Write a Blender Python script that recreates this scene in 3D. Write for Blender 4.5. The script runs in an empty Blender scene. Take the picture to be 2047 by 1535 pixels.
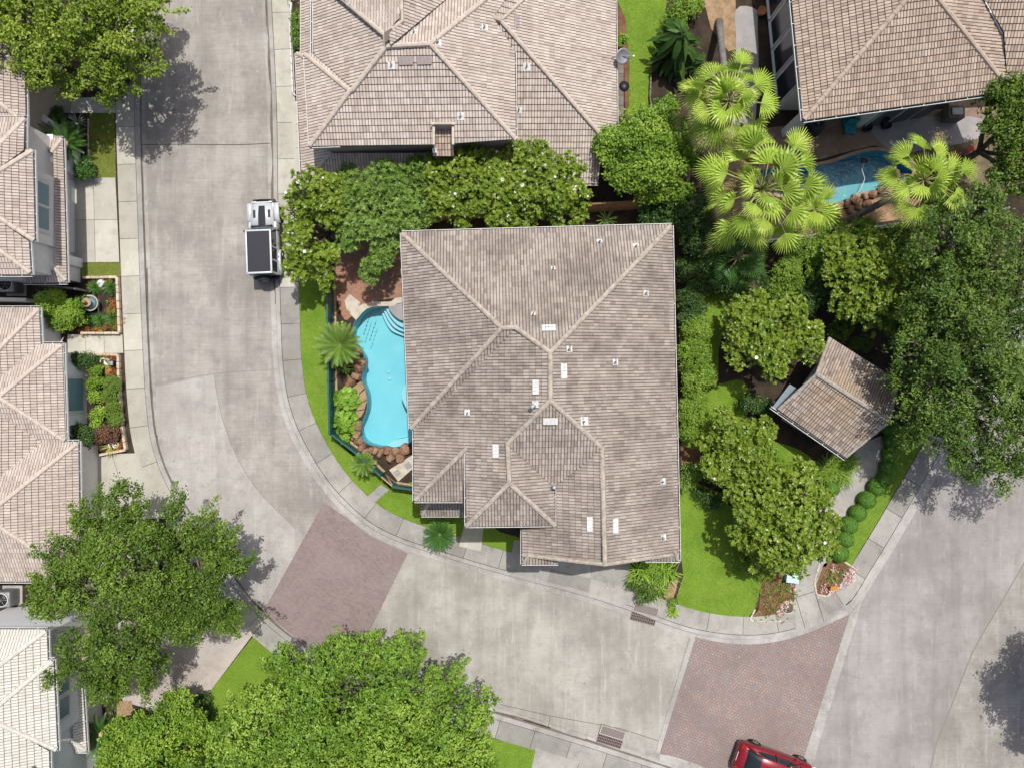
import bpy, bmesh, math, random
import numpy as np
from mathutils import Vector, Matrix, geometry
R = math.radians
# ---------------------------------------------------------------- camera, sky, sun, exposure
S = bpy.context.scene
CAMH, PPM, CX, CY = 40.0, 36.0, 1023.5, 767.5      # drone height (m), photo pixels per metre on the ground, centre
cam = bpy.data.cameras.new('camera'); camo = bpy.data.objects.new('camera', cam)
S.collection.objects.link(camo); camo.location = (0, 0, CAMH); camo.rotation_euler = (0, 0, 0)
cam.sensor_fit = 'HORIZONTAL'; cam.angle = 2 * math.atan(1023.5 / (PPM * CAMH))
cam.clip_start = 0.5; cam.clip_end = 3000; S.camera = camo
SUNDIR = Vector((0.139, 0.325, 1.0)).normalized()
w = bpy.data.worlds.new("World"); S.world = w; w.use_nodes = True
nt = w.node_tree; bg = nt.nodes['Background']; sky = nt.nodes.new('ShaderNodeTexSky')
sky.sky_type = 'NISHITA'; sky.sun_disc = False; sky.dust_density = 4.0; sky.air_density = .8
sky.sun_elevation = math.asin(SUNDIR.z); sky.sun_rotation = math.atan2(SUNDIR.x, SUNDIR.y)
nt.links.new(sky.outputs[0], bg.inputs[0]); bg.inputs[1].default_value = 0.135
sl = bpy.data.lights.new('sun', 'SUN'); sl.energy = 4.3; sl.angle = R(0.55); sl.color = (1, .965, .92)
so = bpy.data.objects.new('sun', sl); S.collection.objects.link(so)
so.rotation_euler = SUNDIR.to_track_quat('Z', 'Y').to_euler(); so.location = SUNDIR * 60
S.view_settings.view_transform = 'Standard'; S.view_settings.look = 'None'
S.view_settings.exposure = -0.08; S.view_settings.gamma = 1
S.render.engine = 'CYCLES'
try:
    S.cycles.max_bounces = 5; S.cycles.diffuse_bounces = 2; S.cycles.transparent_max_bounces = 8
    S.cycles.caustics_reflective = False; S.cycles.caustics_refractive = False
except Exception: pass

# ---------------------------------------------------------------- helpers
def P(px, py, z=0.0):
    "where a photo pixel meets height z"
    k = (1 - z / CAMH) / PPM
    return Vector(((px - CX) * k, (CY - py) * k, z))
def G(px, py, z=0.0):
    "ground pixel, lifted to z"
    p = P(px, py, 0); p.z = z; return p
col = S.collection
def tag(o, label=None, cat=None, group=None, kind=None):
    if label: o['label'] = label
    if cat: o['category'] = cat
    if group: o['group'] = group
    if kind: o['kind'] = kind
    return o
def empty(name, loc=(0, 0, 0), rz=0, label=None, cat=None, group=None):
    o = bpy.data.objects.new(name, None); col.objects.link(o)
    o.location = loc; o.rotation_euler = (0, 0, rz); o.empty_display_size = .3
    return tag(o, label, cat, group)
def setparent(o, p):
    "parent keeping world coordinates (p has no scale)"
    if p is None: return
    def wm(q): return (wm(q.parent) @ q.matrix_parent_inverse @ q.matrix_basis) if q.parent else q.matrix_basis.copy()
    o.parent = p; o.matrix_parent_inverse = wm(p).inverted()
class MB:
    def __init__(s): s.v = []; s.f = []; s.mi = []; s.mats = []; s.sm = []
    def m(s, mt):
        if mt not in s.mats: s.mats.append(mt)
        return s.mats.index(mt)
    def add(s, vs, fs, mt, smooth=False):
        b = len(s.v); i = s.m(mt)
        s.v += [tuple(v) for v in vs]; s.f += [tuple(b + k for k in f) for f in fs]
        s.mi += [i] * len(fs); s.sm += [smooth] * len(fs)
    def box(s, c, d, mt, rz=0, rot=None):
        M = rot if rot is not None else Matrix.Rotation(rz, 3, 'Z')
        vs = [Vector(c) + M @ Vector((x * d[0] / 2, y * d[1] / 2, z * d[2] / 2)) for z in (-1, 1) for y in (-1, 1) for x in (-1, 1)]
        s.add(vs, [(0, 2, 3, 1), (4, 5, 7, 6), (0, 1, 5, 4), (2, 6, 7, 3), (0, 4, 6, 2), (1, 3, 7, 5)], mt)
    def bbox(s, c, d, mt, bev=.03, seg=2, rz=0, taper=None, smooth=True):
        bm = bmesh.new(); bmesh.ops.create_cube(bm, size=1)
        for v in bm.verts:
            t = 1.0
            if taper and v.co.z > 0: v.co.x *= taper[0]; v.co.y *= taper[1]
            v.co = Vector((v.co.x * d[0], v.co.y * d[1], v.co.z * d[2]))
        bmesh.ops.bevel(bm, geom=bm.edges[:], offset=bev, segments=seg, affect='EDGES', profile=.6)
        M = Matrix.Rotation(rz, 3, 'Z'); bm.verts.index_update()
        s.add([Vector(c) + M @ v.co for v in bm.verts], [[v.index for v in f.verts] for f in bm.faces], mt, smooth)
        bm.free()
    def tube(s, pts, rad, mt, n=7, cap=True, smooth=True):
        pts = [Vector(p) for p in pts]; vs = []; N = len(pts)
        if not isinstance(rad, (list, tuple)): rad = [rad] * N
        up = Vector((0, 0, 1))
        for i, p in enumerate(pts):
            d = (pts[min(i + 1, N - 1)] - pts[max(i - 1, 0)])
            d = d.normalized() if d.length > 1e-6 else Vector((0, 0, 1))
            a = d.orthogonal().normalized() if abs(d.dot(up)) > .98 else d.cross(up).normalized()
            b = d.cross(a)
            for k in range(n):
                t = 2 * math.pi * k / n; vs.append(p + (a * math.cos(t) + b * math.sin(t)) * rad[i])
        fs = [(i * n + k, i * n + (k + 1) % n, (i + 1) * n + (k + 1) % n, (i + 1) * n + k) for i in range(N - 1) for k in range(n)]
        if cap: fs += [tuple(range(n))[::-1], tuple(range((N - 1) * n, N * n))]
        s.add(vs, fs, mt, smooth)
    def lathe(s, c, prof, mt, n=20, smooth=True, axis=None):
        "prof: (r,z) list"
        vs = []; M = axis or Matrix.Identity(3)
        for r, z in prof:
            for k in range(n):
                t = 2 * math.pi * k / n; vs.append(Vector(c) + M @ Vector((r * math.cos(t), r * math.sin(t), z)))
        N = len(prof)
        fs = [(i * n + k, i * n + (k + 1) % n, (i + 1) * n + (k + 1) % n, (i + 1) * n + k) for i in range(N - 1) for k in range(n)]
        fs += [tuple(range(n))[::-1], tuple(range((N - 1) * n, N * n))]
        s.add(vs, fs, mt, smooth)
    def loft(s, rings, mt, closed=True, cap=True, smooth=True):
        n = len(rings[0]); vs = [p for r in rings for p in r]; fs = []
        for i in range(len(rings) - 1):
            for k in range(n if closed else n - 1):
                fs.append((i * n + k, i * n + (k + 1) % n, (i + 1) * n + (k + 1) % n, (i + 1) * n + k))
        if cap: fs += [tuple(range(n))[::-1], tuple(range((len(rings) - 1) * n, len(rings) * n))]
        s.add(vs, fs, mt, smooth)
    def prism(s, poly, z0, z1, mt, holes=()):
        "vertical extrusion of a ground polygon (Vectors) with top, bottom and sides"
        loops = [[Vector((p.x, p.y, 0)) for p in poly]] + [[Vector((p.x, p.y, 0)) for p in h] for h in holes]
        flat = [p for l in loops for p in l]; tri = geometry.tessellate_polygon(loops)
        n = len(flat); vs = [(p.x, p.y, z1) for p in flat] + [(p.x, p.y, z0) for p in flat]
        fs = []
        for t in tri:
            a, b, c = (flat[i] for i in t)
            if (b - a).cross(c - a).z < 0: t = (t[0], t[2], t[1])
            fs.append(tuple(t))
        if z0 is not None and z0 < z1:
            b = 0
            for l in loops:
                m = len(l); fs += [(b + k, b + (k + 1) % m, n + b + (k + 1) % m, n + b + k) for k in range(m)]; b += m
        s.add(vs, fs, mt)
    def build(s, name, parent=None, **tg):
        me = bpy.data.meshes.new(name); me.from_pydata(s.v, [], s.f)
        for mt in s.mats: me.materials.append(mt)
        me.polygons.foreach_set('material_index', s.mi); me.polygons.foreach_set('use_smooth', s.sm)
        me.update(); bm = bmesh.new(); bm.from_mesh(me)
        if len(s.f) < 60000: bmesh.ops.recalc_face_normals(bm, faces=bm.faces[:])
        bm.to_mesh(me); bm.free()
        o = bpy.data.objects.new(name, me); col.objects.link(o); setparent(o, parent)
        return tag(o, **tg)
def sheet(name, poly, z, mt, holes=(), **tg):
    "flat top-facing polygon at height z"
    b = MB(); b.prism(poly, z - 1, z, mt, holes)
    n = sum(len(l) for l in [poly] + list(holes))
    k = [i for i, f in enumerate(b.f) if max(f) < n]
    b.f = [b.f[i] for i in k]; b.mi = [b.mi[i] for i in k]; b.sm = [b.sm[i] for i in k]; b.v = b.v[:n]
    me = bpy.data.meshes.new(name); me.from_pydata(b.v, [], b.f); me.materials.append(mt)
    o = bpy.data.objects.new(name, me); col.objects.link(o); return tag(o, **tg)
def gp(pts): return [G(x, y) for x, y in pts]
def smooth(pts, k=5, closed=False):
    "Catmull-Rom through pixel points"
    n = len(pts); out = []
    rng = range(n) if closed else range(n - 1)
    for i in rng:
        g = (lambda j: pts[j % n]) if closed else (lambda j: pts[max(0, min(n - 1, j))])
        p0, p1, p2, p3 = g(i - 1), g(i), g(i + 1), g(i + 2)
        for t in range(k):
            t /= k
            out.append(tuple(.5 * (2 * p1[c] + (p2[c] - p0[c]) * t + (2 * p0[c] - 5 * p1[c] + 4 * p2[c] - p3[c]) * t * t + (3 * p1[c] - p0[c] - 3 * p2[c] + p3[c]) * t ** 3) for c in (0, 1)))
    if not closed: out.append(pts[-1])
    return out
def offset(pts, d):
    "pixel polyline moved d pixels to its left (image up is up)"
    out = []
    for i, p in enumerate(pts):
        a = pts[max(0, i - 1)]; b = pts[min(len(pts) - 1, i + 1)]
        dx, dy = b[0] - a[0], b[1] - a[1]; l = math.hypot(dx, dy) or 1
        out.append((p[0] + dy / l * d, p[1] - dx / l * d))
    return out

# ---------------------------------------------------------------- materials
class NT:
    def __init__(s, name):
        s.mt = bpy.data.materials.new(name); s.mt.use_nodes = True; s.t = s.mt.node_tree
        s.b = s.t.nodes['Principled BSDF']; s.out = s.t.nodes['Material Output']
        s.b.inputs['Specular IOR Level'].default_value = .3
    def n(s, typ, **kw):
        nd = s.t.nodes.new('ShaderNode' + typ)
        for k, v in kw.items():
            if k.startswith('i_'):
                nd.inputs[int(k[2:]) if k[2:].isdigit() else k[2:].replace('_', ' ')].default_value = v
            else: setattr(nd, k, v)
        return nd
    def l(s, a, b): s.t.links.new(a, b)
    def pos(s, scale=(1, 1, 1), rot=0, world=True):
        src = s.n('NewGeometry').outputs['Position'] if world else s.n('TexCoord').outputs['Object']
        mp = s.n('Mapping'); mp.inputs['Scale'].default_value = scale; mp.inputs['Rotation'].default_value = (0, 0, rot)
        s.l(src, mp.inputs[0]); return mp.outputs[0]
    def noise(s, vec, scale, detail=4, rough=.55, lo=.35, hi=.65):
        nd = s.n('TexNoise'); nd.inputs['Scale'].default_value = scale; nd.inputs['Detail'].default_value = detail; nd.inputs['Roughness'].default_value = rough
        s.l(vec, nd.inputs['Vector']); r = s.n('MapRange'); r.inputs[1].default_value = lo; r.inputs[2].default_value = hi; s.l(nd.outputs[0], r.inputs[0]); return r.outputs[0]
    def mix(s, fac, a, b, mode='MIX'):
        nd = s.n('MixRGB', blend_type=mode)
        for i, x in ((0, fac), (1, a), (2, b)):
            if hasattr(x, 'links') or hasattr(x, 'is_linked'): s.l(x, nd.inputs[i])
            else: nd.inputs[i].default_value = x if i == 0 else (*x, 1)
        return nd.outputs[0]
    def math(s, op, a, b=0.0):
        nd = s.n('Math', operation=op)
        for i, x in ((0, a), (1, b)):
            if hasattr(x, 'is_linked'): s.l(x, nd.inputs[i])
            else: nd.inputs[i].default_value = x
        return nd.outputs[0]
    def bump(s, h, strength=.3, dist=.02):
        b = s.n('Bump'); b.inputs['Strength'].default_value = strength; b.inputs['Distance'].default_value = dist
        s.l(h, b.inputs['Height']); s.l(b.outputs[0], s.b.inputs['Normal'])
    def done(s, c=None, rough=.8):
        if c is not None:
            if hasattr(c, 'is_linked'): s.l(c, s.b.inputs['Base Color'])
            else: s.b.inputs['Base Color'].default_value = (*c, 1)
        s.b.inputs['Roughness'].default_value = rough; return s.mt
def plain(name, c, rough=.6, metal=0, var=.12, scale=6):
    m = NT(name); v = m.pos(world=False); f = m.noise(v, scale)
    c2 = tuple(x * (1 - var) for x in c); m.b.inputs['Metallic'].default_value = metal
    return m.done(m.mix(f, c2, c), rough)
def two(name, c1, c2, s1, s2=30, fine=.25, rough=.9, bump=.3, c3=None, lo=.38, hi=.62):
    m = NT(name); v = m.pos(); f = m.noise(v, s1, 5, lo=lo, hi=hi); c = m.mix(f, c1, c2)
    if c3: c = m.mix(m.noise(v, s1 * 3.1, 4, lo=.5, hi=.75), c, c3)
    g = m.noise(v, s2, 3, lo=.3, hi=.7); c = m.mix(m.math('MULTIPLY', g, fine), c, tuple(x * .35 for x in c1))
    m.bump(g, bump, .02); return m.done(c, rough)
def concrete(name, c1, c2, streak=0.0, dark=(.13, .12, .11), per_slab=False, rough=.85, trk=None):
    m = NT(name); v = m.pos()
    c = m.mix(m.noise(v, .27, 8, .66, .40, .60), c1, c2)
    c = m.mix(m.math('MULTIPLY', m.noise(v, 1.3, 7, .74, .50, .74), .6), c, dark)
    lt = tuple(min(1, x * 1.32) for x in c2)
    c = m.mix(m.math('MULTIPLY', m.noise(m.pos((1, .4, 1)), 1.9, 8, .76, .54, .70), .5), c, lt)
    if trk is not None:   # stretched wear along the direction of travel
        c = m.mix(m.math('MULTIPLY', m.noise(m.pos((1.1, .07, 1), trk), 1.0, 5, .6, .46, .66), .36), c, tuple(x * .62 for x in c1))
        c = m.mix(m.math('MULTIPLY', m.noise(m.pos((1.6, .12, 1), trk), 1.7, 6, .7, .56, .70), .45), c, lt)
        c = m.mix(m.math('MULTIPLY', m.noise(v, 3.6, 6, .7, .63, .70), .6), c, tuple(x * .5 for x in dark))
    if streak:
        c = m.mix(m.math('MULTIPLY', m.noise(m.pos((.5, 7, 1)), 1.5, 4, .6, .42, .66), streak), c, dark)
    g = m.noise(v, 22, 4, .7, .3, .7); c = m.mix(m.math('MULTIPLY', g, .2), c, dark)
    if per_slab:
        a = m.n('Attribute', attribute_name='slab'); c = m.mix(m.math('MULTIPLY', a.outputs['Fac'], .45), c, dark)
    m.bump(g, .15, .01); return m.done(c, rough)
M_road = concrete('road_concrete', (.26, .242, .215), (.385, .362, .325), .22, (.16, .145, .13), trk=0)
M_roadL = concrete('light_road_concrete', (.32, .30, .275), (.42, .40, .37), .12, (.2, .185, .17), trk=R(30))
M_roadG = concrete('grey_road_concrete', (.25, .235, .22), (.34, .32, .305), .14, (.18, .165, .155), trk=R(-28))
M_roadY = concrete('yellowish_road_concrete', (.28, .265, .23), (.41, .39, .345), .12, (.19, .175, .15), trk=R(75))
M_road2 = concrete('gutter_concrete', (.30, .285, .26), (.44, .425, .40), .1, (.13, .12, .105))
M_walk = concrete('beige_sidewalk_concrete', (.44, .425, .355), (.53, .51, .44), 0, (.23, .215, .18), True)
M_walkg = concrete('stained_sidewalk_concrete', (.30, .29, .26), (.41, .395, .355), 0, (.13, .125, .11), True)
M_drive = concrete('driveway_concrete', (.47, .45, .38), (.56, .54, .47), 0, (.26, .25, .22), True)
M_pink = concrete('pink_driveway', (.41, .365, .325), (.48, .435, .395), 0, (.24, .21, .18), True)
M_dirt = two('gutter_dirt', (.12, .095, .07), (.2, .17, .13), 1.2, 25)
M_joint = plain('joint_filler', (.07, .06, .05), .95)
M_joint2 = plain('pale_joint_filler', (.22, .2, .17), .95)
M_soil = two('mulch_soil', (.035, .026, .018), (.07, .048, .03), 1.5, 28, .5, bump=.6)
M_mulch = two('brown_mulch', (.17, .085, .045), (.25, .14, .08), 3, 30, .6, bump=.7)
M_gravel = two('river_gravel', (.35, .22, .12), (.5, .36, .22), 3, 26, .7, bump=.8)
def grass(name, c1, c2, c3):
    m = NT(name); v = m.pos(); c = m.mix(m.noise(v, .6, 7, .7, .40, .60), c1, c2)
    c = m.mix(m.math('MULTIPLY', m.noise(v, 1.7, 6, .72, .48, .68), .65), c, c3)
    g = m.noise(v, 18, 5, .75, .32, .68); c = m.mix(m.math('MULTIPLY', g, .45), c, tuple(x * .35 for x in c1))
    g2 = m.noise(v, 60, 3, .7, .35, .65); c = m.mix(m.math('MULTIPLY', g2, .3), c, tuple(min(1, x * 1.5) for x in c2))
    m.bump(g, .7, .05); m.b.inputs['Specular IOR Level'].default_value = .1; return m.done(c, .95)
M_grass = grass('lawn_grass', (.13, .24, .024), (.20, .325, .036), (.27, .34, .06))
M_grass_dry = grass('dry_lawn_grass', (.13, .17, .03), (.2, .22, .05), (.34, .25, .10))
def pavers(name, c1, c2, c3, size, jc):
    m = NT(name); v = m.pos()
    vo = m.n('TexVoronoi', feature='F1'); vo.inputs['Scale'].default_value = 1 / size; vo.inputs['Randomness'].default_value = .38
    ve = m.n('TexVoronoi', feature='DISTANCE_TO_EDGE'); ve.inputs['Scale'].default_value = 1 / size; ve.inputs['Randomness'].default_value = .38
    m.l(v, vo.inputs['Vector']); m.l(v, ve.inputs['Vector'])
    sp = m.n('SeparateColor'); m.l(vo.outputs['Color'], sp.inputs[0])
    c = m.mix(sp.outputs[0], c1, c2); c = m.mix(m.math('GREATER_THAN', sp.outputs[1], .72), c, c3)
    c = m.mix(m.math('MULTIPLY', m.noise(v, .5, 5, .6, .4, .68), .6), c, (.21, .15, .135))
    j = m.n('MapRange'); j.inputs[1].default_value = .03; j.inputs[2].default_value = .13; m.l(ve.outputs['Distance'], j.inputs[0])
    c = m.mix(j.outputs[0], jc, c); m.bump(j.outputs[0], .5, .01); return m.done(c, .85)
def hexes(name, c1, c2, c3, size, jc):
    m = NT(name); v = m.pos(rot=R(17)); sx = m.n('SeparateXYZ'); m.l(v, sx.inputs[0]); X = m.math('DIVIDE', sx.outputs[0], size); Y = m.math('DIVIDE', sx.outputs[1], size * 1.732)
    def cell(o):
        a = m.math('ADD', X, o); b = m.math('ADD', Y, o); fa = m.math('FLOOR', a); fb = m.math('FLOOR', b); x = m.math('ABSOLUTE', m.math('SUBTRACT', m.math('SUBTRACT', a, fa), .5)); y = m.math('MULTIPLY', m.math('ABSOLUTE', m.math('SUBTRACT', m.math('SUBTRACT', b, fb), .5)), 1.732)
        hd_ = m.math('MAXIMUM', x, m.math('ADD', m.math('MULTIPLY', x, .5), m.math('MULTIPLY', y, .866))); return fa, fb, hd_
    a1, b1, h1 = cell(0.0); a2, b2, h2_ = cell(.5); sel = m.math('LESS_THAN', h2_, h1)
    def ch(p, q): return m.math('ADD', m.math('MULTIPLY', q, sel), m.math('MULTIPLY', p, m.math('SUBTRACT', 1.0, sel)))
    cx = m.n('CombineXYZ'); m.l(ch(a1, m.math('ADD', a2, .5)), cx.inputs[0]); m.l(ch(b1, m.math('ADD', b2, .5)), cx.inputs[1]); wn = m.n('TexWhiteNoise', noise_dimensions='2D'); m.l(cx.outputs[0], wn.inputs[0]); sp = m.n('SeparateColor'); m.l(wn.outputs[1], sp.inputs[0])
    c = m.mix(sp.outputs[0], c1, c2); c = m.mix(m.math('GREATER_THAN', sp.outputs[1], .75), c, c3)
    c = m.mix(m.math('MULTIPLY', m.noise(v, .45, 7, .7, .42, .64), .6), c, tuple(q * .72 for q in c2)); c = m.mix(m.math('MULTIPLY', m.noise(v, .9, 6, .7, .6, .75), .5), c, (.48, .40, .37))
    j = m.n('MapRange'); j.inputs[1].default_value = .495; j.inputs[2].default_value = .42; m.l(m.math('MINIMUM', h1, h2_), j.inputs[0])
    c = m.mix(j.outputs[0], jc, c); m.bump(j.outputs[0], .5, .01); return m.done(c, .85)
M_paver = hexes('hexagon_pavers', (.30, .232, .205), (.25, .19, .17), (.245, .215, .21), .18, (.12, .095, .085))
def bricks(name, c1, c2, c3, bw, bh, jc, rot=0, stain=(.2, .15, .13)):
    m = NT(name); v = m.pos(rot=rot); bt = m.n('TexBrick'); bt.offset = .5
    bt.inputs['Scale'].default_value = 1; bt.inputs['Brick Width'].default_value = bw; bt.inputs['Row Height'].default_value = bh; bt.inputs['Mortar Size'].default_value = bh * .07; bt.inputs['Mortar Smooth'].default_value = .4
    bt.inputs['Color1'].default_value = (*c1, 1); bt.inputs['Color2'].default_value = (*c2, 1); bt.inputs['Mortar'].default_value = (*jc, 1); m.l(v, bt.inputs['Vector'])
    c = m.mix(m.noise(v, 6.5, 2, .5, .5, .62), bt.outputs['Color'], c3, 'MIX'); c = m.mix(.45, bt.outputs['Color'], c)
    c = m.mix(m.math('MULTIPLY', m.noise(v, .6, 6, .65, .42, .7), .5), c, stain); m.bump(bt.outputs['Fac'], -.3, .01); return m.done(c, .85)
M_paver2 = bricks('red_pavers', (.25, .19, .175), (.195, .145, .135), (.20, .185, .19), .2, .1, (.12, .095, .09), R(38), (.27, .225, .215))
M_brick = bricks('patio_brick', (.36, .185, .12), (.28, .14, .09), (.34, .23, .17), .2, .1, (.16, .08, .05))
def tiles(name, base, light, dark, stain, stain_amt=.5, contrast=1.0):
    m = NT(name); uv = m.n('UVMap').outputs[0]
    fl = m.n('VectorMath', operation='FLOOR'); m.l(uv, fl.inputs[0])
    wn = m.n('TexWhiteNoise', noise_dimensions='2D'); m.l(fl.outputs[0], wn.inputs[0])
    mp = m.n('Mapping'); mp.inputs['Scale'].default_value = (.5, 1, 1); m.l(uv, mp.inputs[0])
    f2 = m.n('VectorMath', operation='FLOOR'); m.l(mp.outputs[0], f2.inputs[0])
    wn2 = m.n('TexWhiteNoise', noise_dimensions='3D'); m.l(f2.outputs[0], wn2.inputs[0])
    c = m.mix(wn2.outputs[0], base, light)
    k = m.n('MapRange'); k.inputs[1].default_value = .62; k.inputs[2].default_value = 1.0; m.l(wn.outputs[0], k.inputs[0])
    c = m.mix(m.math('MULTIPLY', k.outputs[0], .6 * contrast), c, dark)
    v = m.pos(); c = m.mix(m.math('MULTIPLY', m.noise(v, .5, 8, .74, .44, .66), stain_amt), c, stain)
    c = m.mix(m.math('MULTIPLY', m.noise(v, 7, 5, .75, .52, .75), .55), c, tuple(x * .55 for x in dark))
    fr = m.n('VectorMath', operation='FRACTION'); m.l(uv, fr.inputs[0]); sx = m.n('SeparateXYZ'); m.l(fr.outputs[0], sx.inputs[0])
    e = m.math('GREATER_THAN', m.math('ABSOLUTE', m.math('SUBTRACT', sx.outputs[0], .5)), .37)
    c = m.mix(m.math('MULTIPLY', e, .6), c, tuple(x * .5 for x in dark))       # darker colour along the grooves between ribs
    e2 = m.math('LESS_THAN', sx.outputs[1], .03)
    c = m.mix(m.math('MULTIPLY', e2, .7), c, tuple(x * .5 for x in dark))
    return m.done(c, .85)
M_tmain = tiles('weathered_roof_tile', (.32, .272, .232), (.405, .355, .31), (.20, .165, .14), (.15, .125, .105), .75, 1.15)
M_tcap = plain('ridge_tile', (.45, .395, .33), .9, var=.35, scale=5)
M_tnorth = tiles('beige_roof_tile', (.46, .39, .335), (.565, .50, .44), (.30, .24, .205), (.35, .29, .24), .5, 1.0)
M_tcapn = plain('beige_ridge_tile', (.54, .465, .39), .85, var=.22, scale=5)
M_tne = tiles('brown_roof_tile', (.40, .31, .24), (.50, .40, .32), (.20, .15, .12), (.3, .23, .18), .4)
M_tcapne = plain('brown_ridge_tile', (.47, .38, .31), .85, var=.25, scale=5)
M_twest = tiles('pink_roof_tile', (.44, .375, .325), (.54, .47, .415), (.30, .235, .20), (.36, .295, .25), .5, .9)
M_tcapw = plain('pink_ridge_tile', (.56, .48, .41), .85, var=.2, scale=5)
M_twhite = tiles('white_roof_tile', (.55, .54, .48), (.63, .62, .56), (.42, .40, .34), (.46, .44, .37), .45, .5)
M_tcapwh = plain('white_ridge_tile', (.60, .585, .52), .8, var=.2, scale=5)
M_tpav = tiles('lichen_roof_tile', (.27, .22, .19), (.40, .34, .29), (.12, .1, .09), (.36, .26, .14), .6)
M_tcappav = plain('lichen_ridge_tile', (.40, .36, .31), .9, var=.35)
M_wall = plain('pale_stucco', (.80, .775, .735), .9, var=.08, scale=2)
M_wallw = plain('white_stucco', (.80, .80, .80), .9, var=.07, scale=2)
M_wallb = plain('tan_stucco', (.46, .38, .31), .9, var=.1, scale=2)
M_white = plain('white_paint', (.66, .66, .64), .5, var=.08)
M_gutter = plain('white_gutter', (.72, .72, .70), .45, var=.15, scale=9)
M_gutin = plain('gutter_inside', (.06, .055, .05), .9)
M_vent = plain('white_vent_tile', (.66, .65, .63), .6, var=.1)
M_lead = plain('lead_flashing', (.42, .44, .46), .5, .3)
M_glass = NT('dark_window_glass'); M_glass.b.inputs['Metallic'].default_value = 0; M_glass.b.inputs['Specular IOR Level'].default_value = .6; M_glass = M_glass.done((.02, .025, .035), .12)
M_glassb = NT('blue_window_glass'); M_glassb = M_glassb.done((.16, .27, .31), .25)
M_wood = two('fence_wood', (.20, .11, .06), (.28, .16, .09), 2, 20, .4)
M_greywood = two('grey_wood', (.16, .14, .12), (.24, .21, .18), 2, 20, .4)
M_teal = plain('green_fence_paint', (.015, .085, .07), .5)
M_tan = plain('tan_timber', (.42, .30, .17), .8, var=.3)
M_black = plain('black_plastic', (.02, .02, .022), .45)
M_rubber = plain('tyre_rubber', (.025, .025, .027), .8)
M_grey = plain('grey_metal', (.3, .31, .32), .45, .4)
M_terra = plain('terracotta', (.48, .19, .08), .8, var=.25)
M_stone = two('limestone_edging', (.50, .38, .26), (.66, .58, .46), 3, 18, .35)
M_rock = two('brown_rock', (.27, .14, .08), (.40, .25, .16), 2.2, 12, .55, c3=(.2, .16, .13), bump=.6)
M_flag = two('flagstone', (.30, .21, .11), (.36, .27, .16), 1.5, 10, .3)
M_coping = two('pale_coping', (.44, .39, .31), (.56, .505, .41), 3, 22, .2)
M_bark = two('grey_bark', (.16, .13, .10), (.26, .22, .18), 3, 22, .5)
M_bark2 = two('pale_dead_bark', (.42, .40, .37), (.55, .53, .5), 5, 22, .3)
M_palmtrunk = two('palm_trunk_bark', (.16, .15, .14), (.24, .22, .20), 4, 18, .4)
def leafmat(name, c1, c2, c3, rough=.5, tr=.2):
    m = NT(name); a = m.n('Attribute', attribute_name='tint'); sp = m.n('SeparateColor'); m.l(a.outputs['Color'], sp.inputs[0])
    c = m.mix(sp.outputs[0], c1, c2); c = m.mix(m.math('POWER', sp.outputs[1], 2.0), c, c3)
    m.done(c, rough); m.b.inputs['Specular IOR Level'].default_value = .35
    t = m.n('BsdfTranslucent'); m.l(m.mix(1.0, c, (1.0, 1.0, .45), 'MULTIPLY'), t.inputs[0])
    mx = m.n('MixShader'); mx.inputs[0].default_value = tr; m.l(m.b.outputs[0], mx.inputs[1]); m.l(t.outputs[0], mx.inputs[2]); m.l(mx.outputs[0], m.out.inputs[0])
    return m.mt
L_oakb = leafmat('bright_oak_leaves', (0.0764, 0.133, 0.0094), (0.2244, 0.3284, 0.0283), (0.3314, 0.4232, 0.0539))
L_big = leafmat('broad_tree_leaves', (0.0595, 0.1334, 0.0107), (0.1869, 0.3296, 0.0322), (0.3247, 0.478, 0.0668))
L_oakd = leafmat('oak_leaves', (0.0383, 0.0832, 0.0071), (0.1073, 0.1968, 0.0175), (0.1945, 0.3002, 0.0371))
L_oakr = leafmat('live_oak_leaves', (0.0353, 0.0785, 0.011), (0.1023, 0.1857, 0.0238), (0.191, 0.2949, 0.0453))
L_mag = leafmat('magnolia_leaves', (0.072, 0.1302, 0.0096), (0.2025, 0.3071, 0.0252), (0.323, 0.399, 0.057), .35, .2)
L_gloss = leafmat('narrow_leaves', (0.0605, 0.132, 0.0176), (0.1798, 0.3069, 0.045), (0.2873, 0.418, 0.0855), .4)
L_bright = leafmat('bright_leaves', (0.0704, 0.1536, 0.0115), (0.1925, 0.3432, 0.0293), (0.323, 0.475, 0.057))
L_hedge = leafmat('hedge_leaves', (0.088, 0.176, 0.016), (0.198, 0.342, 0.0315), (0.285, 0.418, 0.057))
L_dark = leafmat('dark_leaves', (.03, .075, .015), (.06, .125, .025), (.09, .17, .035), .45)
L_palm = leafmat('fan_palm_leaves', (0.2178, 0.352, 0.0389), (0.5101, 0.6856, 0.0952), (0.7022, 0.7604, 0.177), .4, .3)
L_dead = leafmat('dead_palm_leaves', (.42, .32, .17), (.56, .46, .30), (.35, .26, .12), .8, .1)
L_cycad = leafmat('cycad_leaves', (.035, .11, .02), (.08, .19, .03), (.13, .26, .05), .35)
L_box = leafmat('boxwood_leaves', (0.084, 0.216, 0.024), (0.156, 0.336, 0.042), (0.187, 0.341, 0.055), .6)
L_red = leafmat('purple_leaves', (.16, .06, .04), (.24, .12, .08), (.12, .12, .04))
L_lime = leafmat('lime_leaves', (.15, .30, .02), (.27, .44, .04), (.36, .5, .08), .5)
L_flow = leafmat('red_flowers', (.55, .10, .03), (.42, .05, .03), (.2, .16, .03), .6)
L_white = leafmat('white_petals', (.8, .78, .7), (.85, .84, .8), (.75, .7, .55), .6)
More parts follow.
